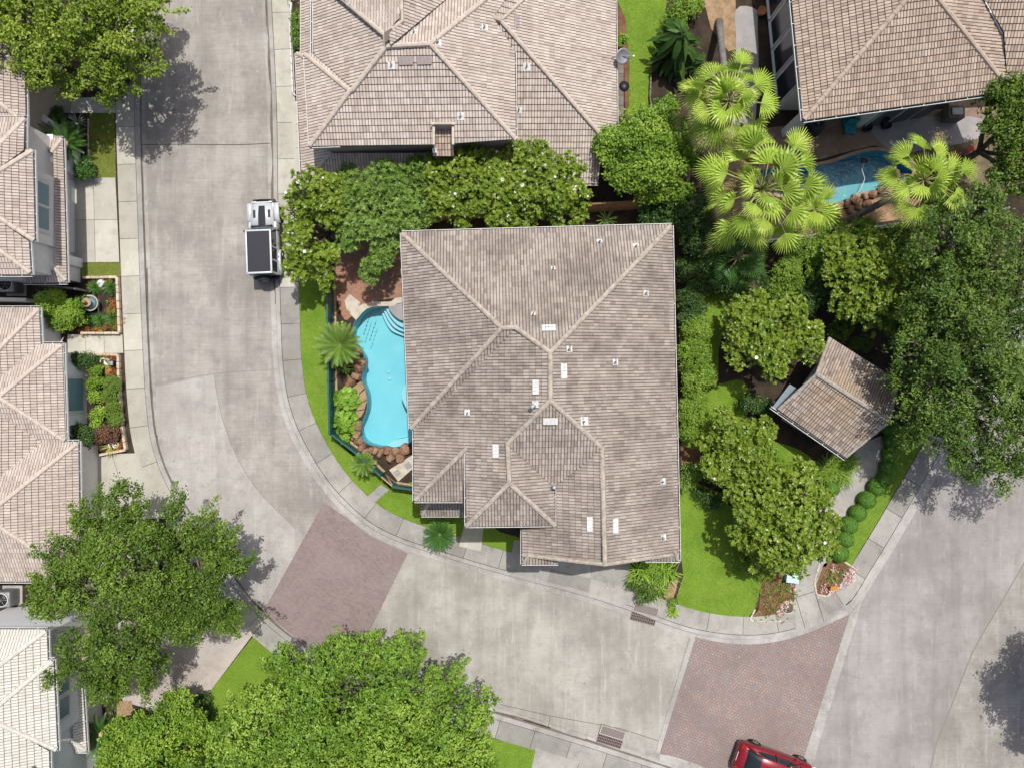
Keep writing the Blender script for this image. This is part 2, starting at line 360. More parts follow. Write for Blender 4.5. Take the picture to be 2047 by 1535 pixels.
L_pinkf = leafmat('pink_flowers', (.5, .04, .09), (.65, .12, .2), (.75, .7, .7), .6)
L_grass = leafmat('grass_blades', (.11, .22, .02), (.22, .36, .04), (.33, .41, .08), .7)
L_var = leafmat('yellow_green_blades', (.2, .28, .03), (.36, .38, .07), (.5, .3, .08), .5)
def water(name, tint, rip=.12):
    m = NT(name); v = m.pos(); tr = m.n('BsdfTransparent'); tr.inputs[0].default_value = (*tint, 1)
    gl = m.n('BsdfGlossy'); gl.inputs['Roughness'].default_value = .04
    nz = m.n('TexNoise'); nz.inputs['Scale'].default_value = 4; nz.inputs['Detail'].default_value = 4; m.l(v, nz.inputs['Vector'])
    b = m.n('Bump'); b.inputs['Strength'].default_value = rip; b.inputs['Distance'].default_value = .05; m.l(nz.outputs[0], b.inputs['Height']); m.l(b.outputs[0], gl.inputs['Normal'])
    f = m.n('Fresnel'); f.inputs[0].default_value = 1.33; m.l(b.outputs[0], f.inputs['Normal'])
    mx = m.n('MixShader'); m.l(f.outputs[0], mx.inputs[0]); m.l(tr.outputs[0], mx.inputs[1]); m.l(gl.outputs[0], mx.inputs[2]); m.l(mx.outputs[0], m.out.inputs[0]); return m.mt
M_water = water('pool_water', (.88, .98, .985)); M_water2 = water('deep_pool_water', (.72, .86, .88), .7)
def plaster(name, a, b):
    m = NT(name); v = m.pos(); c = m.mix(m.noise(v, .8, 3, .5, .35, .65), a, b)
    nz = m.n('TexVoronoi', feature='SMOOTH_F1'); nz.inputs['Scale'].default_value = 3.2; m.l(v, nz.inputs['Vector'])
    return m.done(c, .8)
M_plaster = plaster('aqua_pool_plaster', (.17, .49, .57), (.205, .53, .60))
M_plaster2 = plaster('light_pool_plaster', (.29, .57, .66), (.32, .60, .68))
M_plaster3 = plaster('deep_blue_plaster', (.06, .26, .46), (.12, .42, .56))
M_plaster4 = plaster('turquoise_shelf_plaster', (.20, .45, .48), (.27, .52, .54))
M_deck = two('stained_patio', (.22, .145, .11), (.31, .22, .165), .8, 14, .3, c3=(.34, .28, .23))
M_greydeck = two('grey_patio', (.28, .27, .27), (.36, .34, .33), .8, 14, .2)

# ---------------------------------------------------------------- ground, roads, walks
LEFT = smooth([(286, -260), (283, -100), (281, 60), (281, 230), (283, 300), (287, 420), (292, 560), (298, 700), (303, 790), (312, 870), (333, 940), (368, 1005), (425, 1092), (480, 1170), (526, 1224), (600, 1283), (700, 1330), (850, 1382), (990, 1424), (1100, 1457), (1240, 1501), (1360, 1541), (1500, 1590), (1640, 1650), (1760, 1740), (1800, 1800)], 6)
ISL = smooth([(533, -260), (534, -100), (537, 30), (542, 120), (546, 220), (548, 330), (549, 450), (552, 560), (555, 650), (558, 720), (567, 790), (585, 850), (612, 905), (648, 962), (690, 1010), (740, 1052), (800, 1082), (870, 1105), (960, 1133), (1060, 1160), (1180, 1192), (1270, 1222), (1340, 1249), (1400, 1266), (1470, 1275), (1530, 1274), (1590, 1262), (1640, 1242), (1690, 1217), (1712, 1196), (1740, 1150), (1780, 1085), (1830, 1000), (1885, 905), (1960, 780), (2060, 620), (2200, 400), (2350, 160)], 6)
NW, NE_, SE, SW = (-320, -260), (2350, -260), (2350, 1800), (-320, 1800)
# swimming pools (pixel outlines on the ground)
POOL = smooth([(712, 640), (735, 617), (765, 612), (800, 618), (835, 640), (850, 680), (845, 740), (848, 800), (846, 850), (835, 875), (800, 892), (760, 893), (730, 883), (720, 862), (724, 845), (734, 820), (734, 790), (725, 762), (727, 740), (728, 715), (716, 695), (704, 675)], 4, True)
POOL2 = smooth([(1500, 345), (1530, 335), (1590, 333), (1650, 325), (1700, 308), (1745, 298), (1790, 305), (1820, 325), (1825, 350), (1800, 372), (1760, 385), (1720, 392), (1680, 412), (1640, 418), (1590, 400), (1540, 392), (1500, 380)], 4, True)
road = sheet('road', gp(LEFT + [SE, NE_] + ISL[::-1]), 0, M_road, label='pale worn concrete street curving round the corner lot', kind='structure')
sheet('ground', gp(ISL + [NE_]), .10, M_soil, [gp(POOL), gp(POOL2)], kind='structure', label='dark mulched soil of the gardens inside the street bend')
sheet('ground', gp(LEFT + [SW, NW]), .10, M_soil, kind='structure', label='dark soil of the gardens left of the street')
big = 9000
sheet('terrain', gp([(-big, -big), (big, -big), (big, big), (-big, big)]), -.04, M_grass, [gp([NW, NE_, SE, SW])], kind='structure', label='flat grassy land beyond the neighbourhood')

def slabs(A, B, step, z, mt, gap=.022, seed=0, vs=None, fs=None, at=None):
    "slabs between two ground polylines (pixels), real gaps between them"
    rnd = random.Random(seed); vs = [] if vs is None else vs; fs = [] if fs is None else fs; at = [] if at is None else at
    a = [G(*p) for p in A]; b = [G(*p) for p in B]; acc = 0; cuts = [0]
    i0 = 0; nxt = step
    # walk with sub-samples so each slab follows the curve
    L = [0]
    for i in range(1, len(a)): L.append(L[-1] + (a[i] - a[i - 1]).length)
    def at_(t, q):
        for i in range(1, len(L)):
            if t <= L[i] or i == len(L) - 1:
                u = (t - L[i - 1]) / max(1e-6, L[i] - L[i - 1]); return q[i - 1].lerp(q[i], min(1, u))
    t = 0
    while t < L[-1] - .05:
        e = min(L[-1], t + step * rnd.uniform(.97, 1.03)); r = rnd.random(); k = 3
        for s_ in range(k):
            t0 = t + (e - gap - t) * s_ / k; t1 = t + (e - gap - t) * (s_ + 1) / k; n = len(vs)
            for tt, q in ((t0, a), (t1, a), (t1, b), (t0, b)):
                p = at_(tt, q); vs.append((p.x, p.y, z))
            for tt, q in ((t0, a), (t1, a), (t1, b), (t0, b)):
                p = at_(tt, q); vs.append((p.x, p.y, z - .1))
            fs += [(n, n + 1, n + 2, n + 3), (n, n + 4, n + 5, n + 1), (n + 2, n + 6, n + 7, n + 3), (n + 1, n + 5, n + 6, n + 2), (n + 3, n + 7, n + 4, n)]; at += [r] * 8
        t = e
    return vs, fs, at
def slabobj(name, data, mt, **tg):
    vs, fs, at = data; me = bpy.data.meshes.new(name); me.from_pydata(vs, [], fs); me.materials.append(mt)
    a = me.attributes.new('slab', 'FLOAT', 'POINT'); a.data.foreach_set('value', at)
    bm = bmesh.new(); bm.from_mesh(me); bmesh.ops.recalc_face_normals(bm, faces=bm.faces[:])
    for f in bm.faces:
        if abs(f.normal.z) > .9 and f.normal.z < 0: f.normal_flip()
    bm.to_mesh(me); bm.free()
    o = bpy.data.objects.new(name, me); col.objects.link(o); return tag(o, **tg)
def gridslab(name, quad, nx, ny, z, mt, seed=0, gap=.02, **tg):
    "quad of pixels (TL,TR,BR,BL) split in nx by ny slabs"
    rnd = random.Random(seed); q = [G(*p) for p in quad]; vs = []; fs = []; at = []
    def pt(u, v): return q[0].lerp(q[1], u).lerp(q[3].lerp(q[2], u), v)
    gu = gap / (q[1] - q[0]).length; gv = gap / (q[3] - q[0]).length
    for i in range(nx):
        for j in range(ny):
            u0, u1, v0, v1 = i / nx, (i + 1) / nx - (gu if i < nx - 1 else 0), j / ny, (j + 1) / ny - (gv if j < ny - 1 else 0); n = len(vs)
            for zz in (z, z - .1):
                for u, v in ((u0, v0), (u1, v0), (u1, v1), (u0, v1)):
                    p = pt(u, v); vs.append((p.x, p.y, zz))
            fs += [(n, n + 3, n + 2, n + 1)] + [(n + k, n + 4 + k, n + 4 + (k + 1) % 4, n + (k + 1) % 4) for k in range(4)]; at += [rnd.random()] * 8
    return slabobj(name, (vs, fs, at), mt, kind='structure', **tg)
def ribbon(name, A, B, z0, z1, mt, parent=None, **tg):
    a = [G(*p) for p in A]; b = [G(*p) for p in B]; m = MB()
    rings = [[(p.x, p.y, z0), (p.x, p.y, z1), (q.x, q.y, z1), (q.x, q.y, z0)] for p, q in zip(a, b)]
    m.loft(rings, mt, smooth=False); return m.build(name, parent, **tg)
# left/outer street edge: gutter, kerb, sidewalk
def band(name, c, d0, d1, z0, z1, mt, **tg): return ribbon(name, offset(c, d0), offset(c, d1), z0, z1, mt, kind='structure', **tg)
band('gutter', LEFT, 9, .2, -.05, .005, M_road2, label='pale worn gutter strip along the outer kerb')
band('kerb', LEFT, 0, -9.5, -.05, .135, M_road2, label='concrete kerb round the outside of the street')
band('gutter', ISL, -12, -.2, -.05, .005, M_road2, label='pale gutter strip along the inner kerb')
band('kerb', ISL, 0, 8, -.05, .135, M_road2, label='concrete kerb round the inside of the bend')
iS = next(i for i, p in enumerate(LEFT) if p[0] > 530)
slabobj('sidewalk', slabs(offset(LEFT, -10.5)[:iS + 1], offset(LEFT, -47)[:iS + 1], 2.05, .13, M_walk, seed=3), M_walk, kind='structure', label='beige slab sidewalk in front of the left houses')
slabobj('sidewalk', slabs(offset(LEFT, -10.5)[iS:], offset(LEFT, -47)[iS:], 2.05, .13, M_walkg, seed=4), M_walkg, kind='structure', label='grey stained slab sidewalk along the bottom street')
i0 = next(i for i, p in enumerate(ISL) if p[1] > -250)
iR = next(i for i, p in enumerate(ISL) if p[0] > 1225); iR2 = next(i for i, p in enumerate(ISL) if p[0] > 1335)
iQ = next(i for i, p in enumerate(ISL) if p[0] > 1592); iQ2 = next(i for i, p in enumerate(ISL) if p[0] > 1655)
iM = next(i for i, p in enumerate(ISL) if p[1] > 560)
slabobj('sidewalk', slabs(offset(ISL, 9)[:iM + 1], offset(ISL, 46)[:iM + 1], 2.0, .13, M_walk, seed=5), M_walk, kind='structure', label='clean beige slab sidewalk in front of the upper house')
d = slabs(offset(ISL, 9)[iM:iR], offset(ISL, 46)[iM:iR], 2.0, .13, M_walk, seed=5)
slabs(offset(ISL, 9)[iR2:], offset(ISL, 45)[iR2:], 2.0, .13, M_walk, seed=7, vs=d[0], fs=d[1], at=d[2])
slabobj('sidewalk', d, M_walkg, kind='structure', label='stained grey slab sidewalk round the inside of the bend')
# lanes poured at different times
sheet('road', gp([(1716, 1232), (1735, 1180), (1790, 1092), (1840, 1008), (1895, 915), (2060, 660), (2350, 250), (2350, 560), (2047, 1125), (1945, 1300), (1870, 1490), (1845, 1800), (1500, 1800), (1622, 1535)]), .004, M_roadG, kind='structure', label='smoother grey lane of the right street')
sheet('road', gp(smooth([(299, 776), (310, 850), (335, 930), (372, 1000), (430, 1090), (482, 1162), (527, 1218)], 5) + [(590, 1116)] + smooth([(590, 1055), (520, 985), (480, 925), (452, 860), (436, 800), (428, 749)], 5)), .004, M_roadL, kind='structure', label='paler outer lane of the bend')
sheet('road', gp([(735, 1270), (815, 1110), (870, 1118), (960, 1146), (1060, 1173), (1180, 1205), (1270, 1235), (1378, 1271), (1310, 1500), (1240, 1488), (1100, 1444), (990, 1411), (850, 1370), (740, 1335)]), .004, M_roadY, kind='structure', label='yellowish worn concrete stretch between the two paved areas')
# road joints and stains that lie on the road
def strip(b, pts, wpx, z, mt):
    a = offset(pts, wpx / 2); c = offset(pts, -wpx / 2)
    for i in range(len(pts) - 1):
        b.add([G(*a[i], z), G(*a[i + 1], z), G(*c[i + 1], z), G(*c[i], z)], [(0, 1, 2, 3)], mt)
b = MB()
strip(b, smooth([(284, 290), (360, 289), (470, 290), (540, 287)], 4), 1.3, .009, M_joint)
strip(b, smooth([(292, 770), (430, 747), (555, 738)], 4), .8, .009, M_joint2)
strip(b, smooth([(428, 748), (436, 800), (452, 860), (480, 925), (520, 985), (590, 1055)], 5), .9, .009, M_joint2)
strip(b, [(812, 1107), (735, 1266)], 1.2, .009, M_joint2)
strip(b, smooth([(1905, 1200), (1790, 1300), (1740, 1535)], 4), .01, .009, M_joint2)
strip(b, [(2100, 1020), (2047, 1125), (1945, 1300), (1870, 1490), (1855, 1560)], 2.2, .009, M_joint2)
strip(b, [(1000, 1407), (1100, 1430), (1240, 1455), (1316, 1480)], .9, .009, M_joint)
strip(b, [(1100, 1430), (1096, 1455)], .9, .009, M_joint); strip(b, [(1398, 1262), (1380, 1290)], .9, .009, M_joint2)
strip(b, [(1630, 1330), (1720, 1355)], .8, .009, M_joint2)
b.build('road', label='narrow dark joints and cracks between the street slabs', kind='structure')
b = MB()   # dirt lying against the kerbs
rnd = random.Random(5)
def dirt(c, d0, dmax, i0, i1, seed):
    r = random.Random(seed); A = []; B = []
    for i in range(i0, i1):
        p = offset(c, d0)[i]; ww = dmax * (.35 + .65 * abs(math.sin(i * .43 + seed)) * r.uniform(.7, 1)); q = offset(c, d0 + ww)[i]; A.append(p); B.append(q)
    for i in range(len(A) - 1): b.add([G(*A[i], .011), G(*A[i + 1], .011), G(*B[i + 1], .011), G(*B[i], .011)], [(0, 1, 2, 3)], M_dirt)
dirt(ISL, -.3, -7, 6, 46, 3); 
iL = next(i for i, p in enumerate(LEFT) if p[0] > 985); dirt(LEFT, .3, 7, iL, iL + 7, 4)
strip(b, offset(ISL, -1), 1.6, .012, M_dirt); strip(b, offset(LEFT, 1), 1.6, .012, M_dirt)
for _ in range(60):
    i = rnd.randrange(20, len(ISL) - 30); dirt(ISL, -.5, rnd.uniform(1.5, 4), i, i + rnd.randint(2, 5), rnd.randint(1, 99))
for _ in range(40):
    i = rnd.randrange(8, len(LEFT) - 14); dirt(LEFT, .5, rnd.uniform(1.5, 4), i, i + rnd.randint(2, 5), rnd.randint(1, 99))
b.build('road', label='brown dirt gathered in the gutter beside the kerb', kind='structure')
sheet('road', gp([(648, 1003), (690, 1032), (740, 1070), (815, 1106), (735, 1268), (700, 1330), (640, 1303), (600, 1281), (526, 1222)]), .013, M_paver2, kind='structure', label='dull red brick paved crossing on the lower street')
sheet('road', gp(smooth([(1390, 1272), (1440, 1283), (1500, 1287), (1560, 1280), (1620, 1262), (1700, 1226)], 4) + [(1614, 1500), (1600, 1560), (1500, 1575), (1400, 1538), (1318, 1505)]), .013, M_paver, kind='structure', label='pinkish hexagon paved area where the streets meet')
b = MB(); b.prism(gp([(1700, 1224), (1724, 1198), (1622, 1535), (1610, 1580), (1585, 1580), (1600, 1535)]), .0, .018, M_road2); b.build('road', kind='structure', label='pale concrete band beside the hexagon paving')
b = MB(); b.prism(gp([(1380, 1272), (1390, 1274), (1318, 1506), (1310, 1504)]), .0, .019, M_road2); b.prism(gp(smooth([(1318, 1506), (1350, 1512), (1400, 1530), (1450, 1552)], 3) + smooth([(1450, 1570), (1380, 1545), (1318, 1520)], 3)), 0, .019, M_road2); b.build('road', kind='structure', label='narrow concrete rim round the hexagon paving')
# lawns
def lawn(pts, label, mt=M_grass, z=.125, s=True): return sheet('lawn', gp(smooth(pts, 4, True) if s else pts), z, mt, kind='structure', label=label)
k0 = next(i for i, p in enumerate(ISL) if p[1] > 500); k1 = next(i for i, p in enumerate(ISL) if p[0] > 1035)
sheet('lawn', gp(offset(ISL, 46.5)[k0:k1] + [(1046, 1075), (1000, 1062), (975, 1045), (968, 1000), (830, 960), (780, 975), (755, 945), (700, 905), (664, 872), (660, 560), (655, 500)]), .122, M_grass, kind='structure', label='bright green curved lawn strip outside the pool fence')
sheet('lawn', gp([(1352, 970), (1395, 965), (1440, 985), (1500, 1080), (1515, 1120), (1522, 1165), (1508, 1215), (1490, 1236)] + [p for p in offset(ISL, 45)[::-1] if 1345 < p[0] < 1490 and p[1] > 1150] + [(1352, 1190), (1365, 1150), (1360, 1100)]), .122, M_grass, kind='structure', label='mown lawn beside the big magnolia, right of the main house')
sheet('lawn', gp([p for p in offset(ISL, 46.5) if p[0] > 1708 and 850 < p[1] < 1140] + [(1830, 850), (1790, 850), (1765, 930), (1735, 985), (1700, 1045), (1665, 1105), (1675, 1118), (1700, 1132)]), .122, M_grass, kind='structure', label='green strip between the clipped balls and the right street')
lawn([(1430, 770), (1480, 760), (1500, 800), (1490, 860), (1600, 900), (1640, 950), (1560, 960), (1470, 940), (1400, 900), (1360, 880), (1370, 780)], 'lawn between the magnolias by the pavilion')
lawn([(1362, 590), (1450, 575), (1560, 590), (1640, 600), (1600, 640), (1500, 640), (1440, 680), (1430, 770), (1370, 780)], 'small shaded lawn below the palms')
sheet('lawn', gp([(1232, 0), (1225, -100), (1345, -100), (1325, 60), (1303, 130), (1300, 200), (1310, 240), (1256, 250), (1258, 130), (1250, 40)]), .122, M_grass, kind='structure', label='long lawn right of the upper house')
sheet('lawn', gp([(182, 229), (231, 229), (234, 357), (190, 357), (182, 340)]), .122, M_grass_dry, kind='structure', label='small dry lawn square above the left driveway')
sheet('lawn', gp([(163, 526), (243, 526), (244, 554), (165, 555)]), .122, M_grass_dry, kind='structure', label='small dry lawn strip between left driveway and fountain bed')
sheet('lawn', gp([(507, 1271), (600, 1345), (560, 1400), (470, 1480), (400, 1500), (395, 1440), (421, 1380)]), .124, M_grass, kind='structure', label='bright lawn wedge beside the pinkish driveway')
sheet('lawn', gp([(985, 1473), (1070, 1494), (1060, 1560), (960, 1580)]), .124, M_grass, kind='structure', label='small lawn corner at the bottom sidewalk')
sheet('lawn', gp([(400, 1480), (560, 1325), (900, 1440), (985, 1473), (960, 1700), (300, 1700)]), .116, M_grass, kind='structure', label='shaded lawn under the big bottom tree')
# driveways and paths
gridslab('driveway', [(146, 357), (233, 357), (241, 525), (146, 526)], 2, 2, .131, M_drive, 1, label='pale four slab driveway of the upper left house')
gridslab('driveway', [(57, 200), (233, 196), (233, 228), (57, 228)], 4, 1, .131, M_walk, 2, label='shaded entry walk under the top left tree')
gridslab('driveway', [(138, 669), (247, 669), (249, 706), (138, 708)], 3, 1, .131, M_walk, 4, label='stained entry walk of the middle left house')
gridslab('driveway', [(182, 908), (272, 905), (345, 1035), (182, 1035)], 2, 1, .131, M_walk, 5, label='pale driveway of the middle left house')
gridslab('driveway', [(185, 1300), (330, 1180), (505, 1262), (335, 1425)], 2, 2, .128, M_pink, 6, label='pinkish driveway under the left oak')
sheet('driveway', gp([(170, 1040), (400, 1120), (510, 1262), (418, 1384), (400, 1440), (335, 1425), (250, 1400), (185, 1300)]), .121, M_pink, kind='structure', label='pinkish concrete forecourt of the lower left house')
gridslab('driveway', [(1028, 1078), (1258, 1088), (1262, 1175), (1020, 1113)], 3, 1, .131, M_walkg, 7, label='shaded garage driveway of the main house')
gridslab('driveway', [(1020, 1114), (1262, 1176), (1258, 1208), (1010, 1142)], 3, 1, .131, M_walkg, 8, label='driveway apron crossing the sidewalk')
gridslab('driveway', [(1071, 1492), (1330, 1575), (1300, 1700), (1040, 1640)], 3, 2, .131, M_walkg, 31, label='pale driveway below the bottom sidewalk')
gridslab('path', [(583, 205), (595, 205), (601, 345), (590, 345)], 1, 3, .131, M_walk, 32, label='narrow concrete strip between sidewalk and upper house')
gridslab('path', [(933, 1030), (968, 1035), (962, 1100), (918, 1090)], 1, 1, .133, M_drive, 9, label='short entry path of the main house')
gridslab('path', [(762, 967), (778, 978), (748, 1005), (734, 993)], 1, 2, .14, M_greydeck, 10, label='narrow stepping slabs to the side gate')
sheet('path', gp(smooth([(1760, 870), (1775, 905), (1758, 945), (1725, 985), (1690, 1035), (1660, 1100), (1650, 1130)], 4) + smooth([(1605, 1140), (1625, 1080), (1655, 1000), (1680, 960), (1710, 900), (1735, 880)], 4)), .128, M_walkg, kind='structure', label='curved garden path beside the clipped balls')
sheet('path', gp([(1584, 1140), (1655, 1105), (1640, 1190), (1690, 1208), (1640, 1240), (1590, 1260), (1578, 1220)]), .1265, M_walkg, kind='structure', label='concrete base of the corner ramp')
sheet('sidewalk', gp(offset(ISL, 9)[iR - 1:iR2 + 1] + offset(ISL, 45)[iR - 1:iR2 + 1][::-1]), .1275, M_walkg, kind='structure', label='concrete sidewalk piece behind the upper storm drain')
sheet('ground', gp([(1325, 1190), (1340, 1160), (1356, 1150), (1350, 1180), (1340, 1205)]), .1265, M_gravel, kind='structure', label='pale stony strip between lily clumps and mown lawn')
sheet('path', gp([(1590, 1140), (1650, 1110), (1632, 1160), (1620, 1182), (1586, 1195), (1588, 1170)]), .134, M_walkg, kind='structure', label='pale path slab between the two flower beds')
sheet('path', gp([(1586, 1196), (1622, 1184), (1660, 1235), (1640, 1245), (1612, 1255), (1590, 1262), (1584, 1215)]), .137, M_walkg, kind='structure', label='ribbed kerb ramp at the street corner')
b = MB()
strip(b, [(1590, 1195), (1607, 1252)], 1, .142, M_joint); strip(b, [(1628, 1185), (1645, 1240)], 1, .142, M_joint); strip(b, [(1588, 1192), (1626, 1180)], 1, .142, M_joint)
for i in range(12): strip(b, [(1630 + i * 3.4, 1192 + i * 2), (1637 + i * 2.4, 1222 + i * .6)], .7, .142, M_joint2)
b.build('path', kind='structure', label='ribbed grooves and joints of the kerb ramp')
sheet('path', gp(smooth([(1470, 22), (1510, 22), (1513, 60), (1514, 160), (1500, 290), (1460, 300), (1470, 100)], 4, True)), .13, M_greydeck, kind='structure', label='dark grey stepping path by the palms')
gridslab('path', [(1232, 130), (1246, 130), (1246, 235), (1232, 235)], 1, 5, .13, M_greywood, 12, label='narrow grey board path beside the upper house')
for q, l in (([(1255, 60), (1248, 20), (1236, 0), (1232, 60), (1247, 130), (1250, 240), (1256, 245), (1258, 130)], 'brown mulch edge along the upper lawn'),):
    sheet('ground', gp(q), .118, M_mulch, kind='structure', label=l)
sheet('ground', gp([(1400, -20), (1468, -20), (1472, 100), (1455, 105), (1420, 60)]), .118, M_gravel, kind='structure', label='brown river gravel beside the stepping path')
sheet('ground', gp(smooth([(1522, 1160), (1560, 1140), (1590, 1150), (1588, 1195), (1575, 1228), (1545, 1238), (1495, 1236), (1515, 1215)], 3, True)), .128, M_mulch, kind='structure', label='brown mulch of the left corner flower bed')
sheet('ground', gp(smooth([(1640, 1128), (1680, 1118), (1706, 1136), (1690, 1160), (1660, 1182), (1635, 1187), (1630, 1165)], 3, True)), .128, M_mulch, kind='structure', label='brown mulch of the right corner flower bed')
sheet('ground', gp([(1360, 885), (1400, 888), (1400, 925), (1360, 925)]), .118, M_mulch, kind='structure', label='reddish mulch patch beside the main house')
sheet('ground', gp([(236, 1398), (265, 1398), (270, 1425), (236, 1430)]), .135, M_gravel, kind='structure', label='small brown gravel bed by the lower left driveway')
sheet('ground', gp([(165, 1515), (210, 1515), (215, 1600), (165, 1600)]), .135, M_gravel, kind='structure', label='brown gravel at the bottom left house corner')
# patios
sheet('patio', gp(smooth([(690, 470), (800, 460), (850, 500), (852, 600), (820, 610), (790, 597), (745, 607), (710, 628), (690, 640), (675, 600), (672, 540)], 3, True)), .124, M_brick, kind='structure', label='red brick patio above the swimming pool')
sheet('patio', gp([(1500, 262), (1800, 225), (1990, 215), (1990, 262), (1835, 300), (1815, 318), (1780, 300), (1745, 293), (1700, 303), (1640, 320), (1560, 330), (1500, 345)]), .122, M_deck, kind='structure', label='brown stained patio beside the blue pool')
sheet('patio', gp(smooth([(1740, 255), (1800, 240), (1880, 235), (1960, 240), (1950, 280), (1850, 300), (1800, 308), (1760, 290)], 3, True)), .128, M_greydeck, kind='structure', label='grey concrete patio patch behind the upper right house')
sheet('patio', gp([(1830, 300), (1990, 262), (2060, 300), (2000, 400), (1900, 380)]), .12, two('leaf_litter', (.14, .11, .06), (.24, .2, .11), 2, 20, .5), kind='structure', label='leaf strewn yard right of the blue pool')

# ---------------------------------------------------------------- pools (thing > basin, water, steps ...)
def pool(name, out, label, depth, mt, mw, loc):
    r = empty(name, G(*loc), label=label, cat='swimming pool')
    b = MB(); g = gp(out); n = len(g)
    rings = [[(p.x, p.y, z) for p in g] for z in (.135, -depth)]
    b.loft(rings, mt, cap=False, smooth=False)
    loops = geometry.tessellate_polygon([[Vector((p.x, p.y, 0)) for p in g]])
    b.add([(p.x, p.y, -depth) for p in g], [tuple(t) for t in loops], mt); b.build('basin', r)
    ow = sheet('water', g, .03, mw); setparent(ow, r); return r
pl = pool('swimming_pool', POOL, 'curvy light blue swimming pool left of the main house', 1.1, M_plaster, M_water, (775, 750))
b = MB(); g_ = gp(POOL); cx_ = sum((p.x for p in g_)) / len(g_); cy_ = sum((p.y for p in g_)) / len(g_); g_.append(g_[0])
a_ = gp(offset(POOL + [POOL[0]], .6)); c_ = gp(offset(POOL + [POOL[0]], -.6))
b.loft([[(a.x, a.y, .13), (a.x, a.y, -.14), (c.x, c.y, -.14), (c.x, c.y, .13)] for a, c in zip(a_, c_)], plain('blue_waterline_tile', (.08, .25, .33), .3, var=.4, scale=8), cap=False); b.build('waterline_tile', pl)
b = MB()   # curved entry steps
for k, (zt) in enumerate((-.22, -.5, -.8)):
    q = smooth([(768 - k * 7, 612 + k * 0), (778 - k * 7, 632 + k * 3), (795 - k * 8, 650 + k * 5), (822 - k * 6, 662 + k * 6), (836 - k * 2, 675 + k * 9), (843, 695 + k * 8)], 4) + [(865, 690), (865, 600), (790, 598)]
    b.prism(gp(q), -1.1, zt - .001 * k, M_plaster2)
b.build('entry_step', pl)
b = MB(); b.prism(gp(smooth([(770, 893), (788, 880), (815, 874), (834, 862), (850, 860), (850, 890), (820, 897), (790, 899)], 3, True)), -1.1, -.28, M_plaster2); b.build('shallow_shelf', pl)
b = MB(); b.prism(gp(smooth([(806, 775), (802, 790), (806, 805), (818, 822), (850, 830), (850, 770), (818, 765)], 3, True)), -1.1, -.15, M_plaster2); b.build('bench_ledge', pl)
for q in ((770, 743), (772, 757)):
    b = MB(); p = G(*q, -1.085); b.lathe(p, [(.10, 0), (.10, .02), (.02, .03)], M_plaster2, 14); b.build('drain', pl)
b = MB(); q = smooth([(700, 628), (720, 612), (748, 604), (780, 604), (792, 597), (812, 596), (830, 605), (850, 625)], 4)
q2 = smooth([(713, 641), (735, 618), (765, 613), (785, 613), (797, 607), (812, 608), (826, 618), (840, 645)], 4)
b.loft([[G(*a, .0), G(*a, .155), G(*c, .155), G(*c, .0)] for a, c in zip(q, q2)], M_coping, smooth=False)
b.prism(gp([(690, 602), (700, 589), (722, 606), (706, 628), (694, 620)]), .1, .152, M_coping); b.build('coping', pl)
b = MB(); b.prism(gp(smooth([(778, 614), (790, 610), (806, 607), (822, 612), (838, 628), (850, 645), (846, 662), (820, 645), (800, 640), (785, 628)], 3, True)), -.4, .145, M_greydeck); b.build('paved_ledge', pl)
p2 = pool('swimming_pool', POOL2, 'dark blue swimming pool behind the upper right house', 1.5, M_plaster3, M_water2, (1680, 350))
b = MB(); b.prism(gp(smooth([(1600, 402), (1640, 385), (1700, 368), (1760, 362), (1820, 350), (1825, 365), (1780, 395), (1690, 420), (1640, 425), (1600, 415)], 3, True)), -1.5, -.3, M_plaster4); b.build('shallow_shelf', p2)
b = MB(); o1 = smooth([(x, y) for x, y in POOL2[::4]], 4, True); b2 = offset(o1 + [o1[0]], -5); a2 = offset(o1 + [o1[0]], 1.5)
b.loft([[G(*a, .0), G(*a, .155), G(*c, .155), G(*c, .0)] for a, c in zip(a2, b2)], two('brown_coping', (.33, .22, .16), (.42, .3, .22), 3), smooth=False, cap=False); b.build('coping', p2)
b = MB(); b.tube([G(1727, 325, .06), G(1722, 340, .05), G(1728, 358, .05), G(1720, 380, .05), G(1700, 400, .05)], .018, M_white, 6); b.bbox(G(1727, 322, .05), (.35, .25, .12), M_black, .03)
tag(b.build('pool_cleaner'), 'black pool cleaner trailing a white hose in the dark blue pool', 'pool cleaner')

